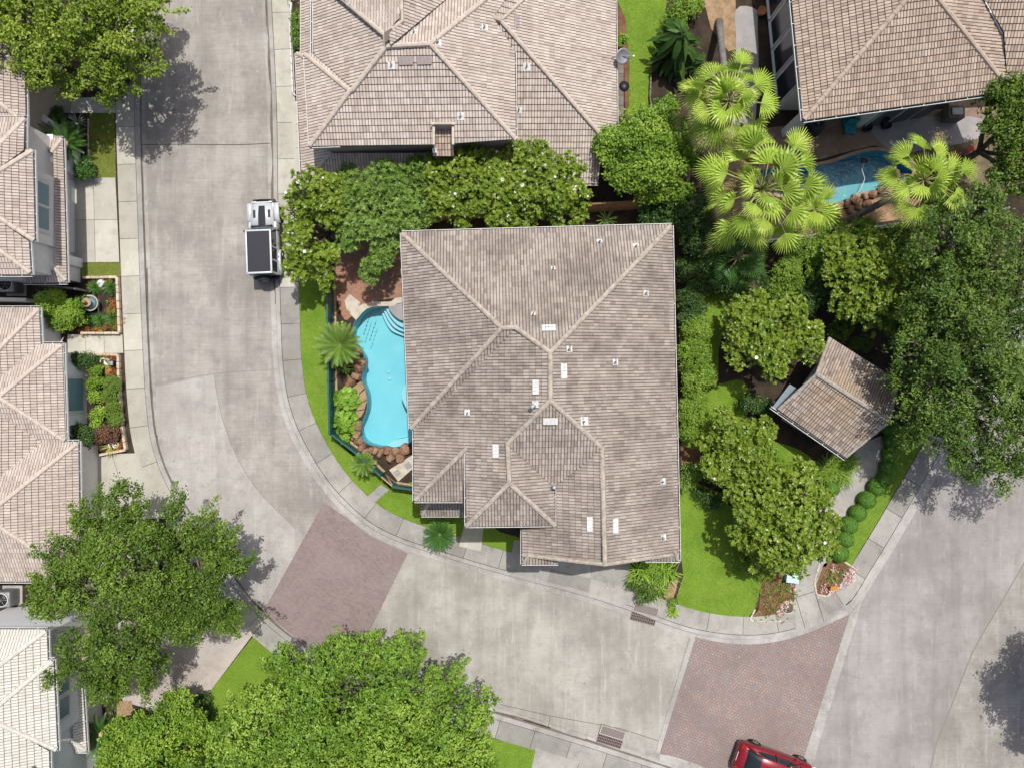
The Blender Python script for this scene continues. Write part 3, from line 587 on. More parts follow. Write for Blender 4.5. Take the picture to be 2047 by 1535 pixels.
# ---------------------------------------------------------------- roofs
class Plane:
    def __init__(s, a, b, pitch, up):
        "eave from a to b (Vectors, same z), rising towards pixel up"
        s.a = a; d = (b - a); d.z = 0; d.normalize(); n = Vector((-d.y, d.x, 0))
        if (up - a).dot(n) < 0: n = -n
        s.n = n; s.k = pitch; s.z0 = a.z
    def at(s, px, py):
        # z = z0 + k * n.(p-a), p = q*(1-z/H)
        q = P(px, py, 0); A = s.n.dot(q); B = s.n.dot(Vector((s.a.x, s.a.y, 0)))
        z = (s.z0 + s.k * (A - B)) / (1 + s.k * A / CAMH); return P(px, py, z)
TC, TR = .30, .145   # course and rib
def tilesheet(poly, mt, uoff=0):
    "poly: 3D points, poly[0]->poly[1] is the eave. returns mesh arrays"
    p0, p1 = poly[0], poly[1]; u = (p1 - p0).normalized()
    n = Vector((0, 0, 0))
    for i in range(len(poly)):
        a = poly[i]; b_ = poly[(i + 1) % len(poly)]; n += a.cross(b_)
    n.normalize()
    if n.z < 0: n = -n
    u = (u - n * n.dot(u)).normalized(); v = n.cross(u)
    if v.z < 0: v = -v
    w2 = [((p - p0).dot(u), (p - p0).dot(v)) for p in poly]
    us = [a[0] for a in w2]; vs_ = [a[1] for a in w2]
    i0, i1 = math.floor(min(us) / TR) - 1, math.ceil(max(us) / TR) + 1
    j0, j1 = math.floor(min(vs_) / TC), math.ceil(max(vs_) / TC) + 1
    U = []; Z = []; UU = []
    for i in range(i0, i1):
        for f, h in ((0.0, 0), (.16, .032), (.84, .032)): U.append((i + f) * TR); Z.append(h); UU.append(i + max(.01, f))
    lines = []
    for j in range(j0, j1): lines += [(j * TC, .05, j + .05), ((j + 1) * TC, 0.0, j + .98)]
    nu, nl = len(U), len(lines); co = np.zeros((nl, nu, 3)); uvv = np.zeros((nl, nu, 2)); rr = random.Random(int(abs(p0.x * 77 + p0.y * 31)))
    wob = [rr.uniform(-.006, .006) for _ in range(nu)]
    for a, (vv, h, jj) in enumerate(lines):
        st = 0
        base = np.array(p0) + np.array(v) * vv
        co[a] = base[None] + np.array(U)[:, None] * np.array(u)[None] + (np.array(Z) + h + np.array(wob))[:, None] * np.array(n)[None]
        uvv[a, :, 0] = np.array(UU) + 300 + (math.floor(jj) % 2); uvv[a, :, 1] = jj + 300 + uoff
    me = bpy.data.meshes.new('t'); idx = np.arange(nl * nu).reshape(nl, nu)
    q = np.stack([idx[:-1, :-1], idx[:-1, 1:], idx[1:, 1:], idx[1:, :-1]], -1).reshape(-1, 4)
    me.from_pydata(co.reshape(-1, 3).tolist(), [], q.tolist()); uvl = me.uv_layers.new(name='UVMap')
    # every face takes one consistent cell
    uf = uvv.reshape(-1, 2); luv = uf[q.reshape(-1)].reshape(-1, 4, 2)
    luv[:, 1, 0] = luv[:, 0, 0] + (luv[:, 1, 0] - luv[:, 0, 0]) ; 
    for k in (1, 2):  # right side of groove wraps to next cell: keep inside
        bad = np.floor(luv[:, k, 0]) != np.floor(luv[:, 0, 0]); luv[bad, k, 0] = np.floor(luv[bad, 0, 0]) + .99
    stp = np.floor(luv[:, 2, 1]) != np.floor(luv[:, 0, 1])
    for k in range(4): luv[stp, k, 1] = np.floor(luv[stp, 2, 1]) + .01
    uvl.data.foreach_set('uv', luv.reshape(-1))
    bm = bmesh.new(); bm.from_mesh(me); bpy.data.meshes.remove(me)
    # clip
    N = len(poly); area = sum(w2[i][0] * w2[(i + 1) % N][1] - w2[(i + 1) % N][0] * w2[i][1] for i in range(N)); sg = 1 if area > 0 else -1
    conv = all(((w2[(i + 1) % N][0] - w2[i][0]) * (w2[(i + 2) % N][1] - w2[(i + 1) % N][1]) - (w2[(i + 1) % N][1] - w2[i][1]) * (w2[(i + 2) % N][0] - w2[(i + 1) % N][0])) * sg > -1e-4 for i in range(N))
    for i in range(N):
        a, c = w2[i], w2[(i + 1) % N]; A = p0 + u * a[0] + v * a[1]; e = u * (c[0] - a[0]) + v * (c[1] - a[1])
        if e.length < .01: continue
        no = e.cross(u.cross(v)) * sg   # outward
        bmesh.ops.bisect_plane(bm, geom=bm.verts[:] + bm.edges[:] + bm.faces[:], plane_co=A, plane_no=no.normalized(), clear_outer=conv, dist=1e-5)
    if not conv:
        def inside(x, y):
            r = False; j = N - 1
            for i in range(N):
                if (w2[i][1] > y) != (w2[j][1] > y) and x < (w2[j][0] - w2[i][0]) * (y - w2[i][1]) / (w2[j][1] - w2[i][1]) + w2[i][0]: r = not r
                j = i
            return r
        kill = []
        for f in bm.faces:
            c = f.calc_center_median() - p0
            if not inside(c.dot(u), c.dot(v)): kill.append(f)
        bmesh.ops.delete(bm, geom=kill, context='FACES')
    return bm
def roof(parent, polys, mt, caps=(), capmt=None, name='roof', under=True, **tg):
    "polys: list of 3D polygons (eave first); joined into one tile mesh"
    full = bmesh.new(); uvl = None
    tmp = []
    for i, poly in enumerate(polys):
        bm = tilesheet(poly, mt, i * 40); me = bpy.data.meshes.new('t'); bm.to_mesh(me); bm.free(); full.from_mesh(me); bpy.data.meshes.remove(me)
    # a solid deck just under the tiles
    for poly in polys:
        n_ = Vector((0, 0, 0))
        for i in range(len(poly)): n_ += poly[i].cross(poly[(i + 1) % len(poly)])
        n_.normalize(); q0 = poly[0]
        fl = [Vector((p.x, p.y, q0.z - (n_.x * (p.x - q0.x) + n_.y * (p.y - q0.y)) / n_.z)) for p in poly]
        vs = [full.verts.new(p - Vector((0, 0, .06))) for p in fl]
        try: full.faces.new(vs)
        except ValueError: pass
        vb = [full.verts.new(p - Vector((0, 0, .20))) for p in fl]
        for k in (0,): full.faces.new((vs[k], vs[(k + 1)], vb[(k + 1)], vb[k]))
    me = bpy.data.meshes.new(name); full.to_mesh(me); full.free(); me.materials.append(mt)
    o = bpy.data.objects.new(name, me); col.objects.link(o); setparent(o, parent); tag(o, **tg)
    if caps:
        for c in caps:
            b = MB()
            a, e = c[0], c[1]; rr = c[2] if len(c) > 2 else .13
            dz = Vector((0, 0, .03)); L = (e - a).length; n = max(1, int(L / .42)); d = (e - a) / n
            for k in range(n):
                q0 = a + d * k + dz; q1 = a + d * (k + 1.12) + dz
                lo = q0 if q0.z <= q1.z else q1
                s0, s1 = (rr * 1.0, rr * .86)
                b.tube([q0, q1], [s0, s1] if a.z <= e.z else [s1, s0], capmt, 8, smooth=False)
            b.build('ridge_cap', o)
    return o
def gutter(parent, lines, wd=.11):
    "white metal gutters: a channel with a dark inside"
    for a, e in lines:
        b = MB(); d = (e - a); L = d.length; ang = math.atan2(d.y, d.x); c = (a + e) / 2
        n = Vector((-d.y, d.x, 0)).normalized()
        for s_ in (1, -1): b.box(c + n * s_ * wd / 2 + Vector((0, 0, -.06)), (L, .022, .12), M_gutter, ang)
        b.box(c + Vector((0, 0, -.10)), (L, wd, .02), M_gutin, ang)
        k = int(L / 1.1)
        for i in range(k + 1): b.box(a.lerp(e, (i + .5) / (k + 1)) + Vector((0, 0, -.01)), (.025, wd, .012), M_gutter, ang)
        b.build('gutter', parent)
def walls(parent, polys, mt=None, name='wall'):
    for q in polys:
        b = MB(); pts, z0, z1 = q[:3]; b.prism([G(*p) for p in pts], z0, z1, q[3] if len(q) > 3 else mt); b.build(name, parent)
def vents(parent, plane_pts, mt=None):
    "white square flashing with a little pipe; list of (plane, px, py)"
    for pl_, px, py, *sz in plane_pts:
        s_ = sz[0] if sz else .28
        p = pl_.at(px, py); b = MB(); nrm = Vector((-pl_.n.x * pl_.k, -pl_.n.y * pl_.k, 1)).normalized()
        q = nrm.to_track_quat('Z', 'Y').to_matrix(); ang = math.atan2(pl_.n.y, pl_.n.x) - math.pi / 2
        M = Matrix((pl_.n.cross(Vector((0, 0, 1))).normalized(), nrm.cross(pl_.n.cross(Vector((0, 0, 1))).normalized()), nrm)).transposed()
        b.box(p + nrm * .05, (s_, s_, .03), M_vent, rot=M)
        b.tube([p + nrm * .05, p + Vector((0, 0, .34))], .045, M_vent, 8); b.tube([p + Vector((0, 0, .34)), p + Vector((0, 0, .345))], .03, M_black, 8)
        b.build('vent_pipe', parent)
def oventile(parent, items, mt=None):
    "rows of raised ventilation tiles; (plane, px, py, along m, up m)"
    for pl_, px, py, la, lu in items:
        p = pl_.at(px, py); nrm = Vector((-pl_.n.x * pl_.k, -pl_.n.y * pl_.k, 1)).normalized(); e = pl_.n.cross(Vector((0, 0, 1))).normalized(); v = nrm.cross(e)
        M = Matrix((e, v, nrm)).transposed(); b = MB(); k = max(1, round(la / .16))
        b.box(p + nrm * .04, (la, lu, .05), mt or M_vent, rot=M)
        for i in range(k): b.box(p + e * ((i + .5) / k - .5) * la + nrm * .075, (la / k * .8, lu, .03), mt or M_vent, rot=M)
        b.build('vent_tile', parent)

# ---------------------------------------------------------------- buildings
def under(px, py, z, dx=0, dy=0):
    "ground pixel straight below the point seen at px,py at height z, moved by dx,dy pixels"
    k = 1 - z / CAMH; return (CX + (px - CX) * k + dx, CY + (py - CY) * k + dy)
def onridge(pl_, z, y):
    "point of a roof plane at height z on world line y"
    return Vector((pl_.a.x + ((z - pl_.z0) / pl_.k - pl_.n.y * (y - pl_.a.y)) / pl_.n.x, y, z))
class U(list):
    "roof polygon with a given along-course direction"
    def __init__(s, pts, u): super().__init__(pts); s.u = u
_ts = tilesheet
def tilesheet(poly, mt, uoff=0):
    if isinstance(poly, U):
        # rotate so that first edge follows u: add a tiny helper edge
        n = Vector((0, 0, 0))
        for i in range(len(poly)): n += poly[i].cross(poly[(i + 1) % len(poly)])
        n.normalize(); n = -n if n.z < 0 else n
        u = Vector(poly.u) - n * n.dot(Vector(poly.u)); u.normalize()
        p = list(poly); q = p[0] + u * .004
        # keep orientation sane by choosing the sign that stays closest to the outline
        return _ts([p[0], q] + p[1:], mt, uoff)
    return _ts(list(poly), mt, uoff)
EW, NS = (1, 0, 0), (0, 1, 0)

# ---- main house
E0 = 5.4; PT = .46
mh = empty('house', P(1080, 780, 0), label='two storey house with big weathered tan tiled hip roof beside the curvy pool', cat='house')
e = lambda x, y, z=E0: P(x, y, z)
pN = Plane(e(803, 466), e(1342, 451), PT, P(1050, 700)); pW1 = Plane(e(803, 466), e(820, 857), PT, P(1000, 660))
pC = Plane(e(820, 857), e(838, 857), PT, P(900, 700)); pW2 = Plane(e(829, 862), e(829, 1000), PT, P(1000, 900))
pE = Plane(e(1342, 451), e(1356, 1108), PT, P(1100, 760)); pS1 = Plane(e(829, 1000), e(930, 1000), PT, P(900, 900))
A = pN.at(1003, 656); B = pN.at(1030, 655); Cc = pE.at(1100, 705); D = pE.at(1100, 800); Ea = pE.at(1203, 895); F = pE.at(1209, 1127)
wl = pW2.at(933, 1050); wt = pW2.at(1018, 965); wn = pW2.at(1015, 886); top1 = pW2.at(931, 897)
wr = e(1108, 1048, wl.z); wv = e(1107, 972, wl.z)
gl = e(1045, 1108, 5.45); gl0 = e(1045, 1010, 5.45)
r = roof(mh, [
    [e(803, 466), e(1342, 451), Cc, B, A], [e(820, 857), e(803, 466), A], U([e(838, 858), e(820, 857), A, B], EW),
    [e(829, 1000), e(829, 858), B, Cc, D, wn, wt, wl, top1], [e(829, 1000), e(930, 1000), top1],
    [wl, wr, wt], [wr, wv, wn, wt], U([wv, Ea, D, wn], EW), [gl, gl0, wv, Ea, F],
    [e(1356, 1108), e(1342, 451), Cc, D, Ea, F],
    [e(1046, 1126, 5.35), e(1115, 1126, 5.35), e(1104, 1110, 5.6), e(1056, 1110, 5.6)], [e(1290, 1119, 5.35), e(1358, 1119, 5.35), e(1350, 1104, 5.6), e(1302, 1108, 5.6)],
    ], M_tmain, [(e(805, 468), A), (e(822, 855), A), (A, B, .12), (B, Cc), (e(1340, 453), Cc), (Cc, D), (D, wn), (D, Ea), (wn, wt), (wl, wt), (wr, wt), (Ea, F), (e(831, 998), top1), (gl, F, .11), (e(1352, 1106), F, .11), (e(1048, 1124, 5.4), e(1056, 1108, 5.6), .1), (e(1354, 1117, 5.4), e(1350, 1104, 5.6), .1)], M_tcap)
gutter(mh, [(e(803, 464), e(1343, 449)), (e(802, 466), e(819, 858)), (e(827, 860), e(827, 1001)), (e(828, 1002), e(930, 1002)), (e(931, 900, wl.z), e(931, 1051, wl.z)), (e(931, 1052, wl.z), e(1109, 1050, wl.z)), (e(1109, 973, wl.z), e(1109, 1050, wl.z)), (e(1043, 1052), e(1043, 1127)), (e(1344, 451), e(1359, 1121)), (e(1043, 1127, 5.35), e(1116, 1127, 5.35)), (e(1290, 1121, 5.35), e(1360, 1121, 5.35))], .10)
pr = [P(843, 1029, 2.8), P(930, 1029, 2.8), P(930, 996, 3.4), P(862, 996, 3.4)]
roof(mh, [pr, [P(843, 1000, 2.8), P(843, 1029, 2.8), P(862, 996, 3.4)]], M_tmain, [(P(845, 1027, 2.8), P(862, 998, 3.4), .1)], M_tcap, name='porch_roof')
gutter(mh, [(P(842, 1031, 2.8), P(930, 1031, 2.8))], .09)
u = under
walls(mh, [([u(803, 466, E0, 14, 14), u(1342, 451, E0, -14, 14), u(1356, 1108, E0, -14, -8), u(1045, 1108, E0, 14, -8), u(1045, 1040, E0, 14, 0), u(933, 1040, E0, 14, 0), u(933, 1000, E0, 14, -14), u(829, 1000, E0, 14, -14), u(829, 857, E0, 14, -14), u(820, 857, E0, 14, -14)], 0, 5.25, M_wall),
           ([u(933, 900, 6.3, 12, 0), u(1107, 960, 6.3, -12, 0), u(1107, 1048, 6.3, -12, -12), u(933, 1048, 6.3, 12, -12)], 5.25, 6.25, M_wall),
           ([u(858, 990, 2.8), u(925, 990, 2.8), u(925, 1020, 2.8), u(858, 1020, 2.8)], 0, 2.75, M_wallb)])
b = MB(); g1 = G(*u(1052, 1104, E0)); g2 = G(*u(1350, 1104, E0)); f0 = F.copy(); y = g1.y + .15
b.add([(g1.x + .3, y, 5.2), (g2.x - .3, y, 5.2), (F.x, y, F.z - .25)], [(0, 1, 2)], M_wall); b.build('gable_wall', mh)
b = MB(); q1 = G(*u(1090, 1100, E0)); q2 = G(*u(1280, 1100, E0)); b.box(((q1.x + q2.x) / 2, q1.y + .10, 1.2), (4.6, .12, 2.3), M_white)
for i in range(4): b.box(((q1.x + q2.x) / 2, q1.y + .03, .4 + i * .55), (4.4, .03, .45), M_white)
b.build('garage_door', mh)
vents(mh, [(pN, 1198, 484), (pN, 1271, 493), (pN, 1106, 537, .2), (pN, 1066, 628, .2), (pE, 1290, 587), (pE, 1137, 698), (pE, 1229, 724), (pE, 1167, 841, .38), (pE, 1324, 961), (pE, 1325, 1073), (pW2, 935, 824), (pW2, 1071, 808, .3)])
pD = Plane(Vector((wv.x - 2, wv.y, wv.z)), Vector((wv.x + 2, wv.y, wv.z)), PT, P(1100, 800))
oventile(mh, [(pN, 1097, 657, .62, .3), (pW1, 961, 656, .66, .3), (pE, 1126, 742, .66, .3), (pW2, 1072, 774, .66, .3), (pW2, 992, 901, .62, .3), (pD, 1100, 841, .66, .3), (Plane(gl0, gl, PT, P(1200, 1080)), 1180, 1047, .68, .28), (pE, 1229, 1050, .68, .28)])
b = MB(); q = wv + Vector((0, 0, .1)); b.lathe(q, [(.14, -.05), (.13, .06), (.08, .1), (.08, .22), (.11, .24), (.05, .3)], M_lead, 12); b.build('roof_pipe', mh)
b = MB(); q = pW2.at(1070, 806); b.tube([q, q + Vector((-.05, -.05, .38))], .1, M_vent, 10); b.tube([q + Vector((-.05, -.05, .38)), q + Vector((-.2, -.2, .42))], .09, M_lead, 10); b.build('roof_pipe', mh)

# ---- house above (north)
nh = empty('house', P(900, 200, 0), label='beige tiled hip roofed house with a notch in its eave, top centre', cat='house')
a0, a1 = e(620, 292), e(1030, 278); nS = Plane(a0, a1, PT, P(820, 90)); nW = Plane(e(609, 108), e(620, 292), PT, P(700, 180))
nE = Plane(e(1030, 278), e(1028, 105), PT, P(900, 120)); L0 = 2.8; nE2 = Plane(e(1232, 273, L0), e(1229, -60, L0), PT, P(1000, 40)); h0 = nE2.at(1207, 277); h1_ = nE2.at(1000, 42); nS2 = Plane(h0 + Vector((-4, 0, 0)), h0, (h1_.z - h0.z) / (h1_.y - h0.y), P(1100, 50))
rA = nS.at(772, 94); rB = nS.at(860, 89); jn = nS.at(706, 180); jw = nS.at(700, 183)
rT = nW.at(770, 72); zt = rA.z
nNn = Plane(Vector((rA.x, rA.y, zt)), Vector((rB.x, rB.y, zt)), -PT, P(800, -100))
nr = nE2.at(1000, 42); nl = nE.at(985, 37)
Rr = P(803, 43, zt + .1); RrN = P(803, -60, zt + .1)
roof(nh, [[a0, e(868, 289), nS.at(868, 247), nS.at(905, 247), e(905, 287), a1, rB, rA, jn, jw], [e(609, 108), a0, jw], U([e(624, 108), e(609, 108), jw, jn], EW),
          [e(622, -60), e(624, 108), jn, rA, rT, nW.at(650, -30), nW.at(630, -60)],
          U([rA, rB, nE.at(970, 0), nNn.at(888, 0), nNn.at(783, 86)], EW),
          U([Rr, RrN, nNn.at(960, -60), nNn.at(888, 0), nNn.at(783, 86), rA, rT], NS), U([rT, Rr, RrN, nW.at(630, -60), nW.at(650, -30)], EW),
          [e(1030, 278), e(1028, 105), nl, nE.at(1050, -60), nE.at(1030, -60), nE.at(970, 0), rB],
          [nS2.at(1028, 367), nS2.at(1195, 367), nE2.at(1207, 277), nr, nl, nS2.at(1015, 105), nS2.at(1010, 280)],
          [e(1232, 273, L0), e(1229, -60, L0), nE2.at(1105, -60), nE2.at(1045, 0), nr, nE2.at(1207, 277)], U([nl, nr, nE2.at(1045, 0), nE2.at(1105, -60), nE.at(1050, -60)], EW)],
     M_tnorth, [(a0, jw), (e(610, 110), jw), (jw, jn, .14), (jn, rA), (rA, rT), (rT, nW.at(650, -30)), (rT, Rr, .12), (Rr, RrN, .12), (rA, rB), (rB, a1), (rB, nE.at(970, 0)), (nl, nr), (nr, nE2.at(1207, 277)), (nr, nE2.at(1045, 0)), (nE2.at(1045, 0), nE2.at(1105, -60))], M_tcapn)
z1 = 2.7
roof(nh, [[P(604, 378, z1), P(1030, 374, z1), P(1030, 306, 3.45), P(662, 306, 3.45)], [P(592, 107, z1), P(604, 378, z1), P(662, 306, 3.45), P(640, 130, 3.45)],
          U([P(592, 107, z1), P(640, 130, 3.45), P(662, 107, z1)], EW), U([P(603, -60, z1), P(603, 106, z1), P(645, 106, 3.4), P(645, -60, 3.4)], NS)],
     M_tnorth, [(P(605, 376, z1), P(662, 306, 3.45), .12), (P(594, 109, z1), P(640, 130, 3.45), .12)], M_tcapn, name='lower_roof')
gutter(nh, [(e(619, 294), e(680, 292)), (e(608, 108), e(619, 294)), (e(623, -60), e(623, 106)), (e(1231, -60, L0), e(1234, 274, L0)), (e(1030, 105), e(1032, 279)), (P(591, 107, z1), P(603, 380, z1)), (P(602, -60, z1), P(602, 106, z1)), (nS2.at(1028, 369), nS2.at(1196, 369))], .09)
walls(nh, [([u(622, -60, E0, 14), u(1028, -60, E0, -10), u(1030, 278, E0, -10, -12), u(620, 292, E0, 14, -12)], 0, 4.85, M_wallb), ([u(1028, -60, E0, -9), u(1229, -60, L0, -14), u(1232, 273, L0, -14, -4), u(1205, 275, L0, -16, -4), u(1195, 367, L0, -18, -14), u(1030, 367, L0, 4, -14)], 0, 2.1, M_wallb),
           ([u(600, -60, z1, 14), u(1030, -60, z1), u(1030, 376, z1, 0, -12), u(604, 378, z1, 14, -12)], 0, 2.6, M_wallb)])
b = MB(); q = G(*u(886, 249, 6)); b.box((q.x, q.y, 5.75), (.86, .06, .7), M_wallb); b.build('dormer_wall', nh)
b = MB(); q = P(886, 250, 5.95)
for s_ in (-1, 1): b.bbox(q + Vector((s_ * .46, -.45, -.1)), (.13, .95, .14), M_tcapn, .03)
b.bbox(q + Vector((0, .02, .06)), (1.15, .12, .12), M_tcapn, .03); b.build('dormer_coping', nh)
lr = [P(866, 312, 4.88), P(907, 312, 4.88), P(907, 250, 5.5), P(866, 250, 5.5)]
roof(nh, [lr], M_tne, name='chute_roof')
vents(nh, [(nS, 921, 233, .34), (nS, 783, 131, .34), (nE, 968, 56, .3), (nS2, 1053, 134, .36), (nS2, 1037, 221, .3), (nE, 875, 86, .3), (nNn, 828, 66, .3), (nS, 869, 301, .2)])
oventile(nh, [(nS, 811, 122, .66, .35), (nS, 848, 121, .66, .35), (nE2, 1032, 45, .6, .28)], plain('grey_vent_tile', (.34, .29, .28), .8))
b = MB(); q = P(1243, 113, 3.2)   # satellite dish on the eave
ax = Vector((.35, -.45, .8)).to_track_quat('Z', 'Y').to_matrix()
b.lathe(q, [(.0, 0), (.15, .02), (.3, .06), (.40, .11), (.40, .125), (.3, .075), (.15, .035), (.0, .015)], M_grey, 22, axis=ax)
b.tube([q + Vector((-.5, 0, -.2)), q], .025, M_grey, 6); b.tube([q, q + Vector((.55, -.05, .12))], .02, M_grey, 6); b.bbox(q + Vector((.58, -.05, .12)), (.12, .09, .09), M_white, .02); b.build('satellite_dish', nh)

# ---- house upper right
z5 = 5.0
eh = empty('house', P(1800, 80, 0), label='white walled house with tall dark windows and brown tiled roof, upper right', cat='house')
c0 = P(1607, 240, z5); eW = Plane(P(1577, -60, z5), c0, .44, P(1850, 0)); eS = Plane(c0, P(1962, 190, z5), .44, P(1800, 0))
hp = eS.at(1845, -40); h2 = eS.at(1870, -6); h3 = eS.at(1993, 150); h4 = P(2012, 158, h3.z - .1)
roof(eh, [[c0, P(2000, 184, z5), h3, h2, hp], [P(1577, -60, z5), c0, hp, eW.at(1845, -60)], U([h4, P(2006, 66, h3.z + .55), P(1960, -6, h2.z - .7), h2, h3], NS),
          U([h4, P(2100, 170, h3.z - .1), P(2100, -40, h2.z), P(1940, -40, h2.z - .5), P(1960, -6, h2.z - .7), P(2006, 66, h3.z + .55)], EW)],
     M_tne, [(c0, hp), (h2, h3), (h3, h4, .12)], M_tcapne)
gutter(eh, [(P(1575, -60, z5), P(1604, 242, z5)), (P(1606, 243, z5), P(2000, 187, z5)), (h3, h4)], .13)
wW = [(1526, 20), (1545, 200)]
walls(eh, [([(1524, -60), (1551, 222), (1600, 222), (1600, -60)], 0, 4.85, M_wall), ([(1600, 190), (1700, 176), (1985, 140), (1985, -60), (1600, -60)], 0, 4.85, M_wallw)])
walls(eh, [([(1701, 250), (1712, 258), (1850, 232), (1846, 215), (1701, 240)], 0, 4.85, M_wall)], M_wall)
b = MB(); b.prism(gp([(1560, 262), (1580, 260), (1582, 274), (1562, 276)]), 0, 4.7, M_wall); b.build('porch_column', eh)
b = MB(); b.prism(gp([(1551, 218), (1562, 218), (1580, 262), (1562, 264)]), 4.0, 4.8, M_wall); b.prism(gp([(1575, 262), (1700, 245), (1700, 252), (1575, 272)]), 4.3, 4.8, M_wall); b.build('porch_beam', eh)
d = (Vector((1551, 222, 0)) - Vector((1524, -60, 0))); 
for i, t in enumerate((.03, .22, .42, .62, .82)):
    x, y = 1524 + d.x * t, -60 + d.y * t; x2, y2 = 1524 + d.x * (t + .155), -60 + d.y * (t + .155)
    a = G(x, y); c = G(x2, y2); mid = (a + c) / 2; ang = math.atan2(c.y - a.y, c.x - a.x); L = (c - a).length
    b = MB(); b.box(mid + Vector((-.03, 0, 2.35)), (L + .16, .08, 3.5), M_white, ang); f = b.build('window', eh)
    b = MB(); b.box(mid + Vector((-.08, 0, 2.35)), (L, .03, 3.3), M_glass, ang); b.build('pane', f)
    b = MB(); b.box(mid + Vector((-.1, 0, .55)), (L + .2, .12, .12), M_white, ang); b.build('sill', f)
for (x, y), (x2, y2) in (((1722, 257), (1762, 249)), ((1770, 248), (1806, 241)), ((1812, 240), (1842, 234))):
    a = G(x, y); c = G(x2, y2); mid = (a + c) / 2; ang = math.atan2(c.y - a.y, c.x - a.x); L = (c - a).length
    b = MB(); b.box(mid + Vector((0, -.04, 1.5)), (L + .12, .06, 2.7), M_white, ang); f = b.build('window', eh)
    b = MB(); b.box(mid + Vector((0, -.08, 1.5)), (L, .03, 2.5), M_glass, ang); b.build('pane', f)

# ---- left houses
def lefthouse(rz, label):
    return empty('house', G(60, rz), label=label, cat='house')
z5 = 5.0; z2 = 2.4
lh = lefthouse(400, 'pink tiled two storey house with lower skirt roof and white upstairs window, upper left')
q = lambda x, y: P(x, y, z5)
lE = Plane(q(66, 300), q(70, 482), .45, P(-80, 390)); pk = lE.at(-75, 388)
lB = Plane(q(50, 236), q(50, 302), .45, P(-100, 300)); far = onridge(lB, pk.z, pk.y)
farw = Vector((far.x, pk.y, far.z)); se = lE.at(-60, 455); se2 = P(-150, 455, se.z)
roof(lh, [[q(66, 300), q(70, 482), pk], U([q(52, 302), q(66, 300), pk, far], EW), [q(50, 236), q(50, 304), pk, far], [q(50, 236), P(-150, 236, z5), far],
          [q(58, 484), q(62, 548), se, pk], [q(62, 548), q(-150, 548), se2, se]],
     M_twest, [(q(66, 302), pk), (q(69, 481), pk), (q(50, 238), far), (q(61, 546), se)], M_tcapw)
lE0 = Plane(P(46, -60, 4.3), P(52, 250, 4.3), .45, P(-60, 100))
roof(lh, [[P(46, -60, 4.3), P(52, 250, 4.3), lE0.at(-70, 150), lE0.at(-70, -60)], [P(52, 250, 4.3), P(-90, 250, 4.3), lE0.at(-70, 150)]], M_twest, [(P(51, 248, 4.3), lE0.at(-70, 150))], M_tcapw, name='side_roof')
s_ = 2.68
roof(lh, [[P(125, 277, z2), P(133, 563, z2), P(112, 540, s_), P(106, 302, s_)], [P(125, 277, z2), P(30, 277, z2), P(45, 302, s_), P(106, 302, s_)], [P(133, 563, z2), P(46, 565, z2), P(60, 541, s_), P(112, 540, s_)]],
     M_twest, [(P(124, 279, z2), P(105, 303, s_), .12), (P(132, 561, z2), P(111, 539, s_), .12)], M_tcapw, name='skirt_roof')
gutter(lh, [(q(50, 234), q(-100, 234)), (q(52, 236), q(52, 300)), (q(68, 300), q(72, 484)), (q(60, 484), q(64, 550)), (q(64, 551), q(-100, 551)), (P(48, -60, 4.3), P(54, 251, 4.3)), (P(127, 277, z2), P(135, 565, z2)), (P(44, 275, z2), P(126, 275, z2)), (P(46, 567, z2), P(134, 567, z2))], .1)
walls(lh, [([(170, 383), (170, 512), (164, 512), (164, 565), (-160, 565), (-160, 305), (158, 305), (158, 383)], 2.3, 4.9, M_wall), ([(163, 300), (163, 352), (150, 354), (150, 520), (163, 522), (163, 566), (40, 568), (-160, 568), (-160, 300)], 0, 2.5, M_wall),
           ([(40, -60), (128, -60), (128, 205), (128, 300), (40, 300)], 0, 4.1, M_wallb)])
b = MB(); b.box(G(151, 437, 1.1), (.08, 4.0, 2.1), M_white); 
for i in range(4): b.box(G(152.5, 437, .3 + i * .52), (.04, 3.9, .44), M_white)
b.build('garage_door', lh)
b = MB(); b.bbox(G(158, 345, 1.2), (.45, .5, 2.4), M_wallw, .02); b.build('pillar', lh)
b = MB(); b.bbox(G(160, 528, 1.2), (.45, .5, 2.4), M_wallw, .02); b.build('pillar', lh)
b = MB(); c = G(171, 445, 3.75); b.box(c, (.08, 2.7, 1.3), M_white); b.box(c + Vector((.05, 0, 0)), (.06, .1, 1.2), M_white); f = b.build('window', lh)
b = MB(); b.box(c + Vector((.03, .62, 0)), (.06, 1.05, 1.0), M_glassb); b.box(c + Vector((.03, -.62, 0)), (.06, 1.05, 1.0), M_glassb); b.build('pane', f)
b = MB(); b.prism(gp([(60, 205), (140, 262), (136, 272), (60, 225)]), 0, 1.9, M_wallw); b.build('porch_wall', lh)

